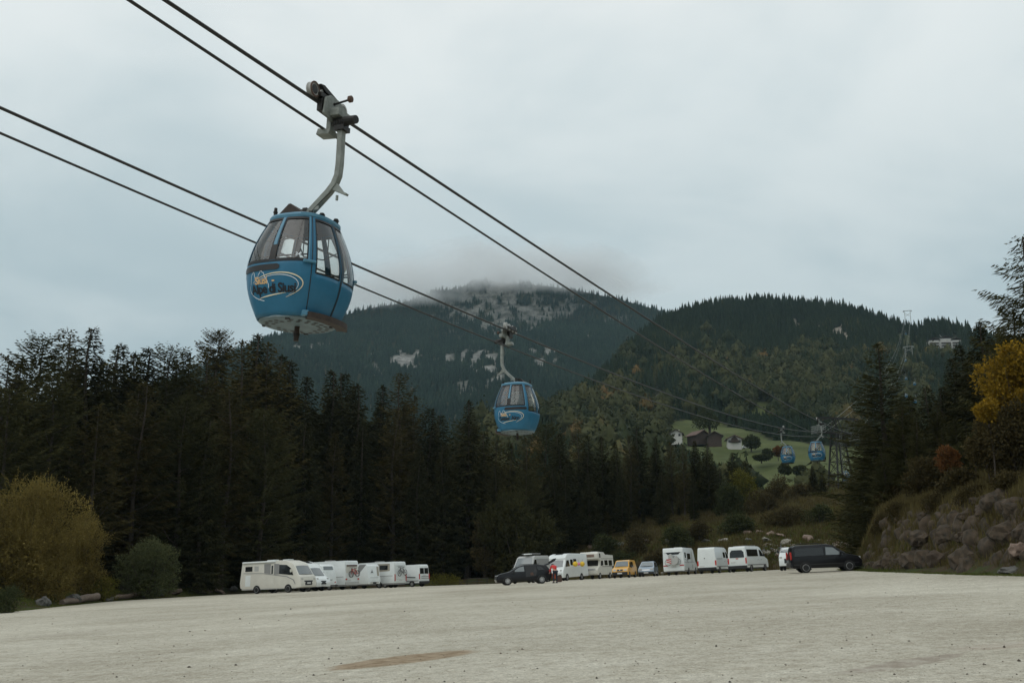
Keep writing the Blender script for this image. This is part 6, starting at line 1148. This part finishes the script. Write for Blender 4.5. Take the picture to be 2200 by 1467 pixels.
# --- person bending behind the black car
def skin(name, V, E, rad, m, parent, root=0, sub=2):
    me = bpy.data.meshes.new(name); me.from_pydata([tuple(p) for p in V], E, []); me.materials.append(M[m]); o = link(name, me, parent); sk = o.modifiers.new('skin', 'SKIN'); sk.use_smooth_shade = True
    for i, r_ in enumerate(rad): me.skin_vertices[0].data[i].radius = (r_, r_) if not isinstance(r_, tuple) else r_
    for i in range(len(V)): me.skin_vertices[0].data[i].use_root = (i == root)
    ss = o.modifiers.new('smooth', 'SUBSURF'); ss.levels = sub; ss.render_levels = sub; return o
def person():
    x, y = at(1193, 1248, 77.6).x, 77.6
    root = empty('person', (x, y, float(lot_z(x, y)) + .012), R(108), 'person in a red top and dark trousers bending down behind the black car', 'person')
    hip = Vector((0, 0, .92)); ch = Vector((.34, 0, 1.24)); nk = Vector((.47, 0, 1.31)); hd = Vector((.58, 0, 1.33))
    V = [hip, (.16, 0, 1.10), ch, nk, hd, (.66, 0, 1.30)]; E = [(0, 1), (1, 2), (2, 3), (3, 4), (4, 5)]; rad = [.13, .13, .15, .055, .095, .075]
    for s in (-1, 1):
        b = len(V); V += [(0, s * .10, .86), (.06, s * .12, .47), (-.02, s * .12, .09), (.14, s * .13, .045)]; E += [(0, b), (b, b + 1), (b + 1, b + 2), (b + 2, b + 3)]; rad += [.09, .06, .04, .038]
        b = len(V); V += [(.36, s * .19, 1.22), (.46, s * .22, .96), (.62, s * .20, .80), (.69, s * .20, .75)]; E += [(2, b), (b, b + 1), (b + 1, b + 2), (b + 2, b + 3)]; rad += [.06, .045, .035, .034]
        hb = b + 3
        for f in range(5):
            q = Vector(V[hb]); side = Vector((0, 1, 0)) * (f - 2) * .017; c = len(V)
            d = Vector((.03, s * -.035, -.005)) if f == (0 if s > 0 else 4) else Vector((.055 - .006 * abs(f - 2), 0, -.045)); V += [q + side + d * .6, q + side + d * 1.1 + Vector((0, 0, -.02))]; E += [(hb, c), (c, c + 1)]; rad += [.010, .008]
    skin('body', V, E, rad, 'skin', root)
    V = [hip + Vector((.02, 0, .02)), (.16, 0, 1.10), ch, (.43, 0, 1.29)]; E = [(0, 1), (1, 2), (2, 3)]; rad = [.165, .165, .18, .09]
    for s in (-1, 1): b = len(V); V += [(.36, s * .19, 1.22), (.46, s * .22, .96), (.60, s * .20, .82)]; E += [(2, b), (b, b + 1), (b + 1, b + 2)]; rad += [.08, .062, .052]
    skin('jacket', V, E, rad, 'redcloth', root)
    V = [hip + Vector((0, 0, .0))]; E = []; rad = [.15]
    for s in (-1, 1): b = len(V); V += [(0, s * .10, .84), (.06, s * .12, .47), (-.02, s * .12, .11)]; E += [(0, b), (b, b + 1), (b + 1, b + 2)]; rad += [.115, .082, .065]
    skin('trousers', V, E, rad, 'navy', root)
    for s in (-1, 1): mb = MB(); mb.prism([(-.09, .0), (.20, .0), (.21, .05), (.08, .10), (-.08, .11)], 'y', s * .12 - .045, s * .12 + .045); mb.build('shoe', M['black'], root, bevel=.02)
    hr = MB(); hr.lathe([(0, .115)] + [(.108 * math.cos(a), .108 * math.sin(a)) for a in np.linspace(1.4, -.2, 8)], 14); o = hr.build('hair', M['hair'], root, smooth=True); o.location = hd + Vector((-.005, 0, .005)); o.rotation_euler = (0, R(25), 0)
    fc = MB(); 
    for s in (-1, 1): fc.lathe([(0, -.012), (.012, 0), (0, .012)], 8, c=(.74 - .045, s * .033, 1.325))
    fc.build('eye', M['black'], root); MB().prism([(.70, 1.31), (.745, 1.285), (.70, 1.27)], 'y', -.014, .014).build('nose', M['skin'], root); MB().box((.70, 0, 1.245), (.02, .05, .012)).build('mouth', M['red'], root)
person()
# --- low rail at the lot edge
rl = empty('low_barrier', (at(1025, 1253, 128).x, 128, float(lot_z(-4.4, 128))), R(3), 'low dark metal barrier at the far gravel edge, left of the black car', 'barrier')
b = MB(); b.tube([(-1.3, 0, .75), (1.3, 0, .75)], .04, 6); b.tube([(-1.3, 0, .4), (1.3, 0, .4)], .03, 6); b.build('rail', M['dsteel'], rl)
for x in (-1.25, 0, 1.25): MB().tube([(x, 0, -.1), (x, 0, .8)], .045, 6).build('post', M['dsteel'], rl)
# ------------------------------------------------------------------ rocks, logs
def rock_mesh(seed, m, flat=.75):
    bm = bmesh.new(); bmesh.ops.create_icosphere(bm, subdivisions=3, radius=1); g = np.random.default_rng(seed); pl = [(Vector(nrm(g.normal(size=3))), g.uniform(.55, .85)) for _ in range(11)]
    for v in bm.verts:
        p = v.co.copy()
        for n_, d_ in pl:
            k = p.dot(n_) - d_
            if k > 0: p -= n_ * k * .9
        q = 1 + .16 * math.sin(p.x * 4 + seed) * math.sin(p.y * 5) + .10 * math.sin(p.z * 9 + seed) * math.cos(p.x * 11) + .06 * math.sin(p.y * 17 + p.z * 13); v.co = Vector((p.x, p.y, p.z * flat)) * q
    me = bpy.data.meshes.new('rock'); bm.to_mesh(me); bm.free(); me.materials.append(M[m]); return me
RM = {m: [rock_mesh(k * 7 + i, m) for k in range(4)] for i, m in enumerate(('granite', 'redrock', 'paleock', 'rosestone', 'wallrock'))}
def rock(name, loc, size, m, label, group=None, k=0, rz=None, sq=(1, 1, 1), cat='boulder'):
    o = link(name, RM[m][k % 4]); o.location = loc; o.scale = (size * sq[0], size * sq[1], size * sq[2]); o.rotation_euler = (random.uniform(-.3, .3), random.uniform(-.3, .3), random.random() * 6.28 if rz is None else rz); return tag(o, label, cat, group)
def GZ(x, y): return max(Hs(x, y), float(lot_z(x, y)) + .012 if float(lot_d(np.array([x]), np.array([y]))[0]) < 0 else -99)
def edge_hit(px, py):
    u, a_, b_ = ray(px, py); t = 40.0
    while t < 150:
        if EYE + b_ * t <= GZ(u * t, a_ * t): break
        t += .2
    return Vector((u * t, a_ * t, GZ(u * t, a_ * t)))
for k, (px, py, s, m, sq, lb) in enumerate([(90, 1303, .70, 'granite', (.85, .8, 1.2), 'tall upright grey boulder at the left, left of the log'), (154, 1297, .70, 'granite', (1.15, .8, .95), 'rounded grey boulder behind the left log'), (287, 1284, .5, 'granite', (1.1, .9, .9), 'small grey boulder behind the second log'), (342, 1280, .68, 'granite', (1, .9, .9), 'grey boulder right of the second log'), (372, 1279, .6, 'redrock', (1.2, .9, .8), 'brownish boulder right next to the grey one before the green bush'), (438, 1277, .55, 'redrock', (1.4, .9, .55), 'flat brown stone in the grass left of the beige motorhome'), (470, 1276, .6, 'rosestone', (1.6, .9, .5), 'flat pinkish stone pile nearest the beige motorhome'), (500, 1271, .65, 'granite', (1, .9, .75), 'grey boulder just left of the beige motorhome tail'), (234, 1292, .42, 'granite', (1.2, 1, .8), 'dark stone at the end of the long log')]):
    h = edge_hit(px, py); rock('boulder', (h.x, h.y + s * .5, h.z + s * .42), s, m, lb, None, k, sq=sq)
def log(a, b, r, label):
    mb = MB(); n = 7; mb.tube([a.lerp(b, i / n) + Vector((0, 0, .05 * math.sin(i * 1.7))) for i in range(n + 1)], [r * (.78 + .3 * i / n + .05 * math.sin(i * 2)) for i in range(n + 1)], 12)
    tag(mb.build('log', M['log'], smooth=True), label, 'log')
def gp(px, py, Y, dz=0): p = at(px, py, Y); return (p.x, Y, Hs(p.x, Y) + dz)
la = edge_hit(132, 1300); lb_ = edge_hit(236, 1291); log(la + Vector((0, 0, .2)), lb_ + Vector((0, -3, .52)), .30, 'long weathered log lying at the gravel edge by the willow')
la = edge_hit(243, 1290); lb_ = edge_hit(330, 1282); log(la + Vector((0, 0, .25)), lb_ + Vector((0, -2, .38)), .24, 'shorter weathered log right of the long one')
# rock wall on the right: one rough face of packed stones, and the boulders that stand out of it
gw = np.random.default_rng(41); wy = np.arange(33, 69, .11); wd = np.linspace(.55, 3.5, 46); WY, WD = np.meshgrid(wy, wd); ex = np.interp(WY, [30, 41, 50, 60, 71], [21.0, 21.2, 21.4, 21.8, 22.8]); WX = ex + WD
hz_ = 3.7 * sstep(.7, 3.2, WD); cs = np.stack([gw.uniform(32, 70, 230), gw.uniform(-.3, 4.2, 230)], -1); dm = np.hypot((WY[..., None] - cs[:, 0]) * .9, (hz_[..., None] - cs[:, 1]) * 1.15); so_ = np.sort(dm, -1); idn = np.argmin(dm, -1); cellh = gw.uniform(.05, .5, 230)[idn]
fade = sstep(.55, 1.0, WD) * (1 - sstep(2.6, 3.45, WD)); dsp = fade * (np.clip((so_[..., 1] - so_[..., 0]) * 1.6, 0, 1) ** .6 * (.22 + cellh) + fbm(WY * 2.2, hz_ * 2.2, 4) * .30 + fbm(WY * .4, hz_ * .5, 3) * .5) - .06
Vw = np.stack([WX - .84 * dsp, WY, H(WX, WY) + .54 * dsp], -1)
tag(link('rock_wall', np_mesh('rock_wall', Vw.reshape(-1, 3), grid_faces(len(wd), len(wy)), M['wallrock'], smooth=False)), 'dark mossy wall of packed rough stones along the right gravel edge', 'rock wall')
# boulders bedded in the slope
g = np.random.default_rng(5); cnt = 0
for row, (dd, sz) in enumerate(((1.25, .78), (1.9, .72), (2.55, .70), (3.3, .55))):
    y = 37.0
    while y < 66:
        s = sz * g.uniform(.6, 1.45); x = 21.2 + (.35 * max(0, (y - 55) / 10)) + dd + (y - 41) * .025 + g.normal(0, .12); yy = y + g.normal(0, .2)
        if not (row == 3 and g.random() < .5) and not (row > 1 and yy > 60) and g.random() > .35:
            m = g.choice(['redrock', 'wallrock', 'wallrock', 'granite'], p=[.25, .4, .35, .0]); big = s > sz * 1.25
            rock('boulder', (x, yy, Hs(x, yy) - s * .12), s, m, 'mossy brown boulder bedded in the rock wall on the right', 'boulders of the rock wall', cnt, sq=(.9, 1.15, g.uniform(.8, 1.35)), rz=g.normal(0, .5)); cnt += 1
        y += s * g.uniform(1.5, 2.6)
q = gp(2165, 1068, 45); rock('boulder', q, .75, 'granite', 'pale grey flat topped boulder at the crest of the rock wall', None, 1, sq=(1, 1.3, .6))
q = gp(2098, 1200, 44.6); rock('boulder', (22.6, 45.2, Hs(22.6, 45.2) + .35), .6, 'rosestone', 'pinkish boulder standing out at the foot of the rock wall', None, 2)
# stones on the bank behind the vehicles
BS = [(1555, 1166, 1.0, 'paleock', 'pale pointed boulder above the plain white panel van'), (1646, 1164, .8, 'paleock', 'pale upright stone above the minibus'), (1690, 1167, .95, 'paleock', 'pale boulder at the top of the rubble pile'), (1580, 1144, .8, 'rosestone', 'reddish slab on the bank, leftmost of the reddish row'), (1604, 1147, .8, 'rosestone', 'reddish slab, second of the row on the bank'), (1633, 1147, .7, 'rosestone', 'reddish slab, third of the row on the bank'), (1657, 1150, .8, 'rosestone', 'reddish slab, fourth of the row on the bank'), (1678, 1153, .7, 'rosestone', 'reddish slab, fifth of the row on the bank'), (1739, 1161, .9, 'rosestone', 'reddish slab behind the black people carrier roof'), (1517, 1166, .8, 'granite', 'grey boulder above the gap between motorhome and panel van'), (1477, 1164, .7, 'granite', 'grey boulder above the warning board motorhome'), (1432, 1166, .8, 'granite', 'flat grey stone on the bank left of the warning board motorhome'), (1268, 1177, .75, 'rosestone', 'pinkish stone above the alcove motorhome, leftmost on the bank'), (1282, 1175, .6, 'granite', 'small grey stone above the alcove motorhome'), (1292, 1171, .8, 'redrock', 'brown stone above the alcove motorhome'), (1334, 1172, .8, 'granite', 'grey stone above the yellow van'), (1386, 1169, 1.1, 'redrock', 'broad brown rock above the silver blue car'), (1426, 1234, .55, 'paleock', 'pale stone on the ground left of the warning board motorhome'), (1608, 1163, .7, 'granite', 'dark grey boulder above the minibus')]
for k, (px, py, s, m, lb) in enumerate(BS):
    h = ground_hit(px, py, 85, 190) or (Vector(gp(px, py, 130)))
    rock('boulder', (h.x, h.y, h.z + .2 * s), s * .82, m, lb, None, k, sq=(1.25, 1, .8))
for k in range(80):
    px = g.uniform(1640, 1722); py = 1171 + (px - 1640) * .02 + g.uniform(0, 24); h = ground_hit(px, py, 85, 190)
    if h: rock('rubble_stone', (h.x, h.y, h.z + .05), g.uniform(.16, .42), g.choice(['paleock', 'rosestone', 'paleock', 'granite']), 'stone of the pale rubble heap beside the black people carrier', 'stones of the rubble heap', k, cat='stone')
for k in range(56):
    px = g.uniform(1758, 1835); py = 1162 + g.uniform(0, 14); h = ground_hit(px, py, 85, 190)
    if h: rock('rubble_stone', (h.x, h.y, h.z + .03), g.uniform(.15, .42), g.choice(['rosestone', 'rosestone', 'paleock']), 'stone of the reddish rubble strip behind the black people carrier', 'stones of the reddish rubble strip', k, cat='stone')
# ------------------------------------------------------------------ houses
def house(px, py, Y, w, d, h, roof_h, wall, roof, ang, name, label, timber=0, ov=1.0, wins=()):
    Y = float(depth2(py)) - 3; p = at(px, py, Y); t = empty(name, (p.x, Y, p.z - .0), R(ang), label, 'house')
    mb = MB(); mb.prism([(-w / 2, -3), (w / 2, -3), (w / 2, h), (0, h + roof_h), (-w / 2, h)], 'y', -d / 2, d / 2); wl_ = mb.build('wall', M[wall], t)
    rf = MB(); k = roof_h / (w / 2); e = w / 2 + ov
    rf.prism([(-e, h - ov * k), (0, h + roof_h + .0), (e, h - ov * k), (e, h - ov * k + .35), (0, h + roof_h + .38), (-e, h - ov * k + .35)], 'y', -d / 2 - ov, d / 2 + ov); r_ = rf.build('roof', M[roof], t); MB().box((w * .2, d * .1, h + roof_h * .9), (.7, .7, 1.6)).build('chimney', M['plaster'], r_)
    if timber: MB().prism([(-w / 2 * (1 if timber > 1 else .55), h * (.5 if timber > 1 else .35)), (w / 2 * (1 if timber > 1 else .55), h * (.5 if timber > 1 else .35)), (w / 2 * (1 if timber > 1 else .45), h), (0, h + roof_h), (-w / 2 * (1 if timber > 1 else .45), h)], 'y', -d / 2 - .12, -d / 2 - .02).build('timber_gable', M['timber'], t)
    for (x, z) in wins:
        MB().box((x, -d / 2 - .03, z), (1.1, .1, 1.2)).build('window', M['black'], t)
    return t
def balcony(t, w, z, d): b = MB(); b.box((0, -d / 2 - .6, z), (w, 1.2, .15)); b.box((0, -d / 2 - 1.15, z + .5), (w, .1, .9)); b.build('balcony', M['timber'], t)
house(1454, 944, 480, 5.6, 8, 2.8, 1.7, 'plaster', 'tile', -12, 'farmhouse', 'white farmhouse at the left of the meadow farm', wins=((-1.6, 1.8), (1.6, 1.8)))
house(1500, 944, 486, 7.5, 9, 2.0, 2.2, 'timber', 'redtile', 24, 'barn', 'large barn with long sloping roof in the middle of the farm')
house(1534, 949, 478, 6.8, 8, 2.8, 1.8, 'timber', 'tile', -6, 'farmhouse', 'dark timber chalet of the farm'); 
t = house(1577, 956, 470, 6.6, 8, 2.7, 1.5, 'plaster', 'redtile', -8, 'farmhouse', 'white farmhouse with brown timber balcony, right end of the farm', timber=1, wins=((-2.4, 1.4), (2.4, 1.4))); balcony(t, 3.8, 1.0, 8)
t = house(1416, 866, 705, 8.6, 9, 4.6, 2.2, 'plaster', 'tile', 10, 'hillside_house', 'white house with dark balconies among the trees above the farm', wins=((-2.8, 1.2), (0, 1.2), (2.8, 1.2), (-2.8, 3.6), (0, 3.6), (2.8, 3.6))); balcony(t, 8.0, 2.2, 9)
house(1487, 790, 890, 9.5, 9, 3.4, 2.2, 'plaster', 'tile', 15, 'hillside_house', 'small white house high in the forest near the thick cable', wins=((-2.2, 1.6), (2.2, 1.6)))
hp = at(2030, 748, float(depth2(748)) - 4); ht = empty('hotel', tuple(hp), R(-8), 'white terraced hotel on the wooded hilltop at the right', 'hotel')
for x, w, h in ((-11, 10, 8.5), (0, 11, 10), (10, 9, 8)):
    MB().box((x, 0, h / 2 - 1), (w, 10, h)).build('wall', M['plaster'], ht); MB().prism([(x - w / 2 - .8, h - 1), (x, h + 1.1), (x + w / 2 + .8, h - 1), (x + w / 2 + .8, h - .7), (x, h + 1.5), (x - w / 2 - .8, h - .7)], 'y', -6, 6).build('roof', M['tile'], ht)
    for z in (1.6, 4.3): MB().box((x, -5.6, z), (w * .8, 1.2, 1.0)).build('balcony', M['timber'], ht)
MB().box((20, -1, 1.2), (14, 6, .5)).build('terrace', M['plaster'], ht); MB().tube([(-4, 0, 14), (-.5, 0, 9)], .3, 5).build('flag_pole', M['steel'], ht)
wv = at(1604, 963, float(depth2(963)) - 3); o = MB(); o.prism([(-1.9, .2), (1.9, .2), (2.0, .7), (1.3, .85), (.8, 1.4), (-1.7, 1.4), (-2.0, .8)], 'y', -.85, .85); cw = o.build('parked_car', M['white'], None, bevel=.08, loc=tuple(wv)); cw.rotation_euler = (0, 0, R(-15)); tag(cw, 'white car parked right of the last farmhouse on the meadow', 'car')
for s in (-1, 1): MB().prism([(-1.5, .88), (1.05, .88), (.75, 1.28), (-1.4, 1.28)], 'y', s * .86 - .01, s * .86 + .01).build('side_window', M['carglass'], cw)
for x in (-1.2, 1.25):
    for s in (-1, 1): MB().lathe([(0, -.1), (.33, -.1), (.33, .1), (0, .1)], 12, axis='y').build('wheel', M['tyre'], cw, loc=(x, s * .8, .3))
# ------------------------------------------------------------------ grass and weeds
def grass(name, label, cand, n_blades, hh, mtl, seed, w=.02):
    g = np.random.default_rng(seed); X, Y, Z = cand; N = len(X); b = n_blades
    x = np.repeat(X, b) + g.normal(0, .09, N * b); y = np.repeat(Y, b) + g.normal(0, .09, N * b); z = np.repeat(Z, b) - .03; h = np.repeat(hh, b) * g.uniform(.5, 1.25, N * b); a = g.random(N * b) * 6.283; lean = g.uniform(.1, .6, N * b) * h
    w_ = w * g.uniform(.7, 1.4, N * b); c, s = np.cos(a), np.sin(a)
    V = np.stack([np.stack([x - s * w_, y + c * w_, z], -1), np.stack([x + s * w_, y - c * w_, z], -1), np.stack([x + c * lean, y + s * lean, z + h], -1)], 1)
    t = np.repeat(np.clip(fbm(X * .5, Y * .5, 3) + .45, 0, 1), b) + g.normal(0, .15, N * b)
    o = link(name, np_mesh(name, V.reshape(-1, 3), np.arange(3 * N * b).reshape(-1, 3), mtl, attr={'tint': np.repeat(np.clip(t, 0, 1), 3)})); tag(o, label, 'grass', kind='stuff')
M['f_grass'] = foliage('grass_blades', (.060, .078, .020), (.125, .140, .036), (.23, .19, .07), transl=.25)
M['f_weed'] = foliage('dry_weeds', (.080, .062, .027), (.145, .122, .048), (.26, .19, .085), transl=.25)
def region(n, x0, x1, y0, y1, d0, d1, seed, pw=1.0, cond=None):
    g = np.random.default_rng(seed); X = g.uniform(x0, x1, n); Y = g.uniform(y0, y1, n); D = lot_d(X, Y); f = (D - d0) / (d1 - d0); k = (D > d0) & (D < d1) & (g.random(n) > np.clip(f, 0, 1) ** pw * .8)
    if cond is not None: k &= cond(X, Y)
    X, Y = X[k], Y[k]; return X, Y, H(X, Y)
c = region(30000, -48, -28, 45, 112, -.5, 4.0, 1); grass('grass', 'green grass strip along the left gravel edge', c, 6, np.clip(.10 + .10 * lot_d(c[0], c[1]), .06, .35), M['f_grass'], 1)
c = region(26000, 18, 27, 30, 76, -.4, 2.0, 2); grass('grass', 'short green grass at the foot of the rock wall', c, 6, np.clip(.10 + .14 * lot_d(c[0], c[1]), .06, .38), M['f_grass'], 2)
c = region(40000, 21, 30, 34, 74, .8, 4.6, 33, .45); grass('weeds', 'tangled brown weeds hanging between the boulders of the rock wall', c, 6, rng.uniform(.25, .7, len(c[0])), M['f_weed'], 13, .022)
c = region(50000, 22, 62, 34, 100, 1.6, 45, 3, 2.0); grass('weeds', 'brown and olive weeds over the right hand slope', c, 5, rng.uniform(.25, .75, len(c[0])), M['f_weed'], 3, .03)
c = region(60000, 2, 75, 92, 190, .8, 80, 4, 2.5, lambda X, Y: X > -.02 * Y); grass('weeds', 'mixed green and brown weeds over the bank behind the vehicles', c, 5, rng.uniform(.25, .9, len(c[0])), M['f_weed'], 4, .045)
def band_px(X, Y):
    Z = H(X, Y) - EYE; dep = Y * CP + Z * SP; py = CY - F * (-Y * SP + Z * CP) / dep; px = CX + F * X / dep
    return ((py > 1122) & (py < 1172) & (px > 1420) & (px < 1850)) | (fbm(X * .12, Y * .12, 3) > .03)
c = region(110000, 0, 70, 92, 185, .8, 60, 5, 1.0, band_px); grass('grass', 'green grass patches on the bank behind the vehicles', c, 5, rng.uniform(.2, .5, len(c[0])), M['f_grass'], 5, .045)
# loose pebbles on the gravel (nobody could count them)
g = np.random.default_rng(77); n = 2600; Yp = 10 + 50 * g.random(n) ** 1.6; Xp = g.uniform(-.62, .62, n) * Yp; k = lot_d(Xp, Yp) < -.3; Xp, Yp = Xp[k], Yp[k]; n = len(Xp)
octv = np.array([(1, 0, 0), (0, 1, 0), (-1, 0, 0), (0, -1, 0), (0, 0, .8), (0, 0, -.3)]); octf = np.array([(0, 1, 4), (1, 2, 4), (2, 3, 4), (3, 0, 4), (1, 0, 5), (2, 1, 5), (3, 2, 5), (0, 3, 5)])
sz = g.gamma(1.2, .0045, n) + .005; V = octv[None] * sz[:, None, None] * g.uniform(.7, 1.4, (n, 6, 1)) + np.stack([Xp, Yp, lot_z(Xp, Yp) + .012 + sz * .2], -1)[:, None]; Fc = octf[None] + (np.arange(n) * 6)[:, None, None]
M['pebble'] = foliage('pebbles', (.07, .06, .05), (.20, .17, .13), (.42, .40, .34), transl=0)
o = link('pebbles', np_mesh('pebbles', V.reshape(-1, 3), Fc.reshape(-1, 3), M['pebble'], attr={'tint': np.repeat(g.random(n), 6)})); tag(o, 'loose dark pebbles scattered over the near gravel', 'pebbles', kind='stuff')
# ------------------------------------------------------------------ low cloud on the mountain top, and the air
def cloud(px, py, Y, rx, rz, ry, dens, label, seed):
    p = at(px, py, Y); k = Y / F; bm = bmesh.new(); bmesh.ops.create_icosphere(bm, subdivisions=3, radius=1); me = bpy.data.meshes.new('low_cloud'); bm.to_mesh(me); bm.free()
    o = link('low_cloud', me); o.location = p; o.scale = (rx * k, ry, rz * k); tag(o, label, 'cloud', 'low clouds on the mountain top', 'stuff')
    m = bpy.data.materials.new('low_cloud'); n, l = nt(m); n.remove(n['Principled BSDF']); v = n.new('ShaderNodeVolumePrincipled'); v.inputs['Color'].default_value = (.992, .998, 1, 1); v.inputs['Anisotropy'].default_value = 0.3
    t = n.new('ShaderNodeTexCoord'); ln = n.new('ShaderNodeVectorMath'); ln.operation = 'LENGTH'; l.new(t.outputs['Object'], ln.inputs[0])
    g = n.new('ShaderNodeNewGeometry'); z = n.new('ShaderNodeTexNoise'); z.inputs['Scale'].default_value = .012; z.inputs['Detail'].default_value = 4; l.new(g.outputs['Position'], z.inputs['Vector'])
    a = n.new('ShaderNodeMath'); a.operation = 'SUBTRACT'; a.inputs[0].default_value = 1.12; l.new(ln.outputs['Value'], a.inputs[1])
    b = n.new('ShaderNodeMath'); b.operation = 'MULTIPLY_ADD'; b.inputs[1].default_value = 1.6; b.inputs[2].default_value = -.92; l.new(z.outputs['Fac'], b.inputs[0])
    c = n.new('ShaderNodeMath'); c.operation = 'ADD'; l.new(a.outputs[0], c.inputs[0]); l.new(b.outputs[0], c.inputs[1]); c.use_clamp = True
    d = n.new('ShaderNodeMath'); d.operation = 'MULTIPLY'; d.inputs[1].default_value = dens; l.new(c.outputs[0], d.inputs[0]); l.new(d.outputs[0], v.inputs['Density']); l.new(v.outputs[0], n['Material Output'].inputs['Volume'])
    me.materials.append(m); return o
cloud(1075, 592, 2120, 360, 36, 260, .022, 'low grey cloud veiling the rocky summit of the far mountain', 1)
cloud(815, 632, 2060, 210, 34, 220, .02, 'low grey cloud over the left shoulder of the far mountain', 2)
cloud(1300, 614, 2120, 160, 22, 220, .016, 'thin low cloud over the right shoulder of the far mountain', 3)
hz = MB().box((0, 4000, 520), (9000, 9000, 1104)); m = bpy.data.materials.new('haze'); n, l = nt(m); n.remove(n['Principled BSDF']); v = n.new('ShaderNodeVolumePrincipled'); v.inputs['Color'].default_value = (.60, .83, .95, 1); v.inputs['Density'].default_value = .000052; v.inputs['Anisotropy'].default_value = .2; l.new(v.outputs[0], n['Material Output'].inputs['Volume'])
tag(hz.build('haze', m), 'pale valley haze in front of the far mountain', 'haze', kind='stuff')
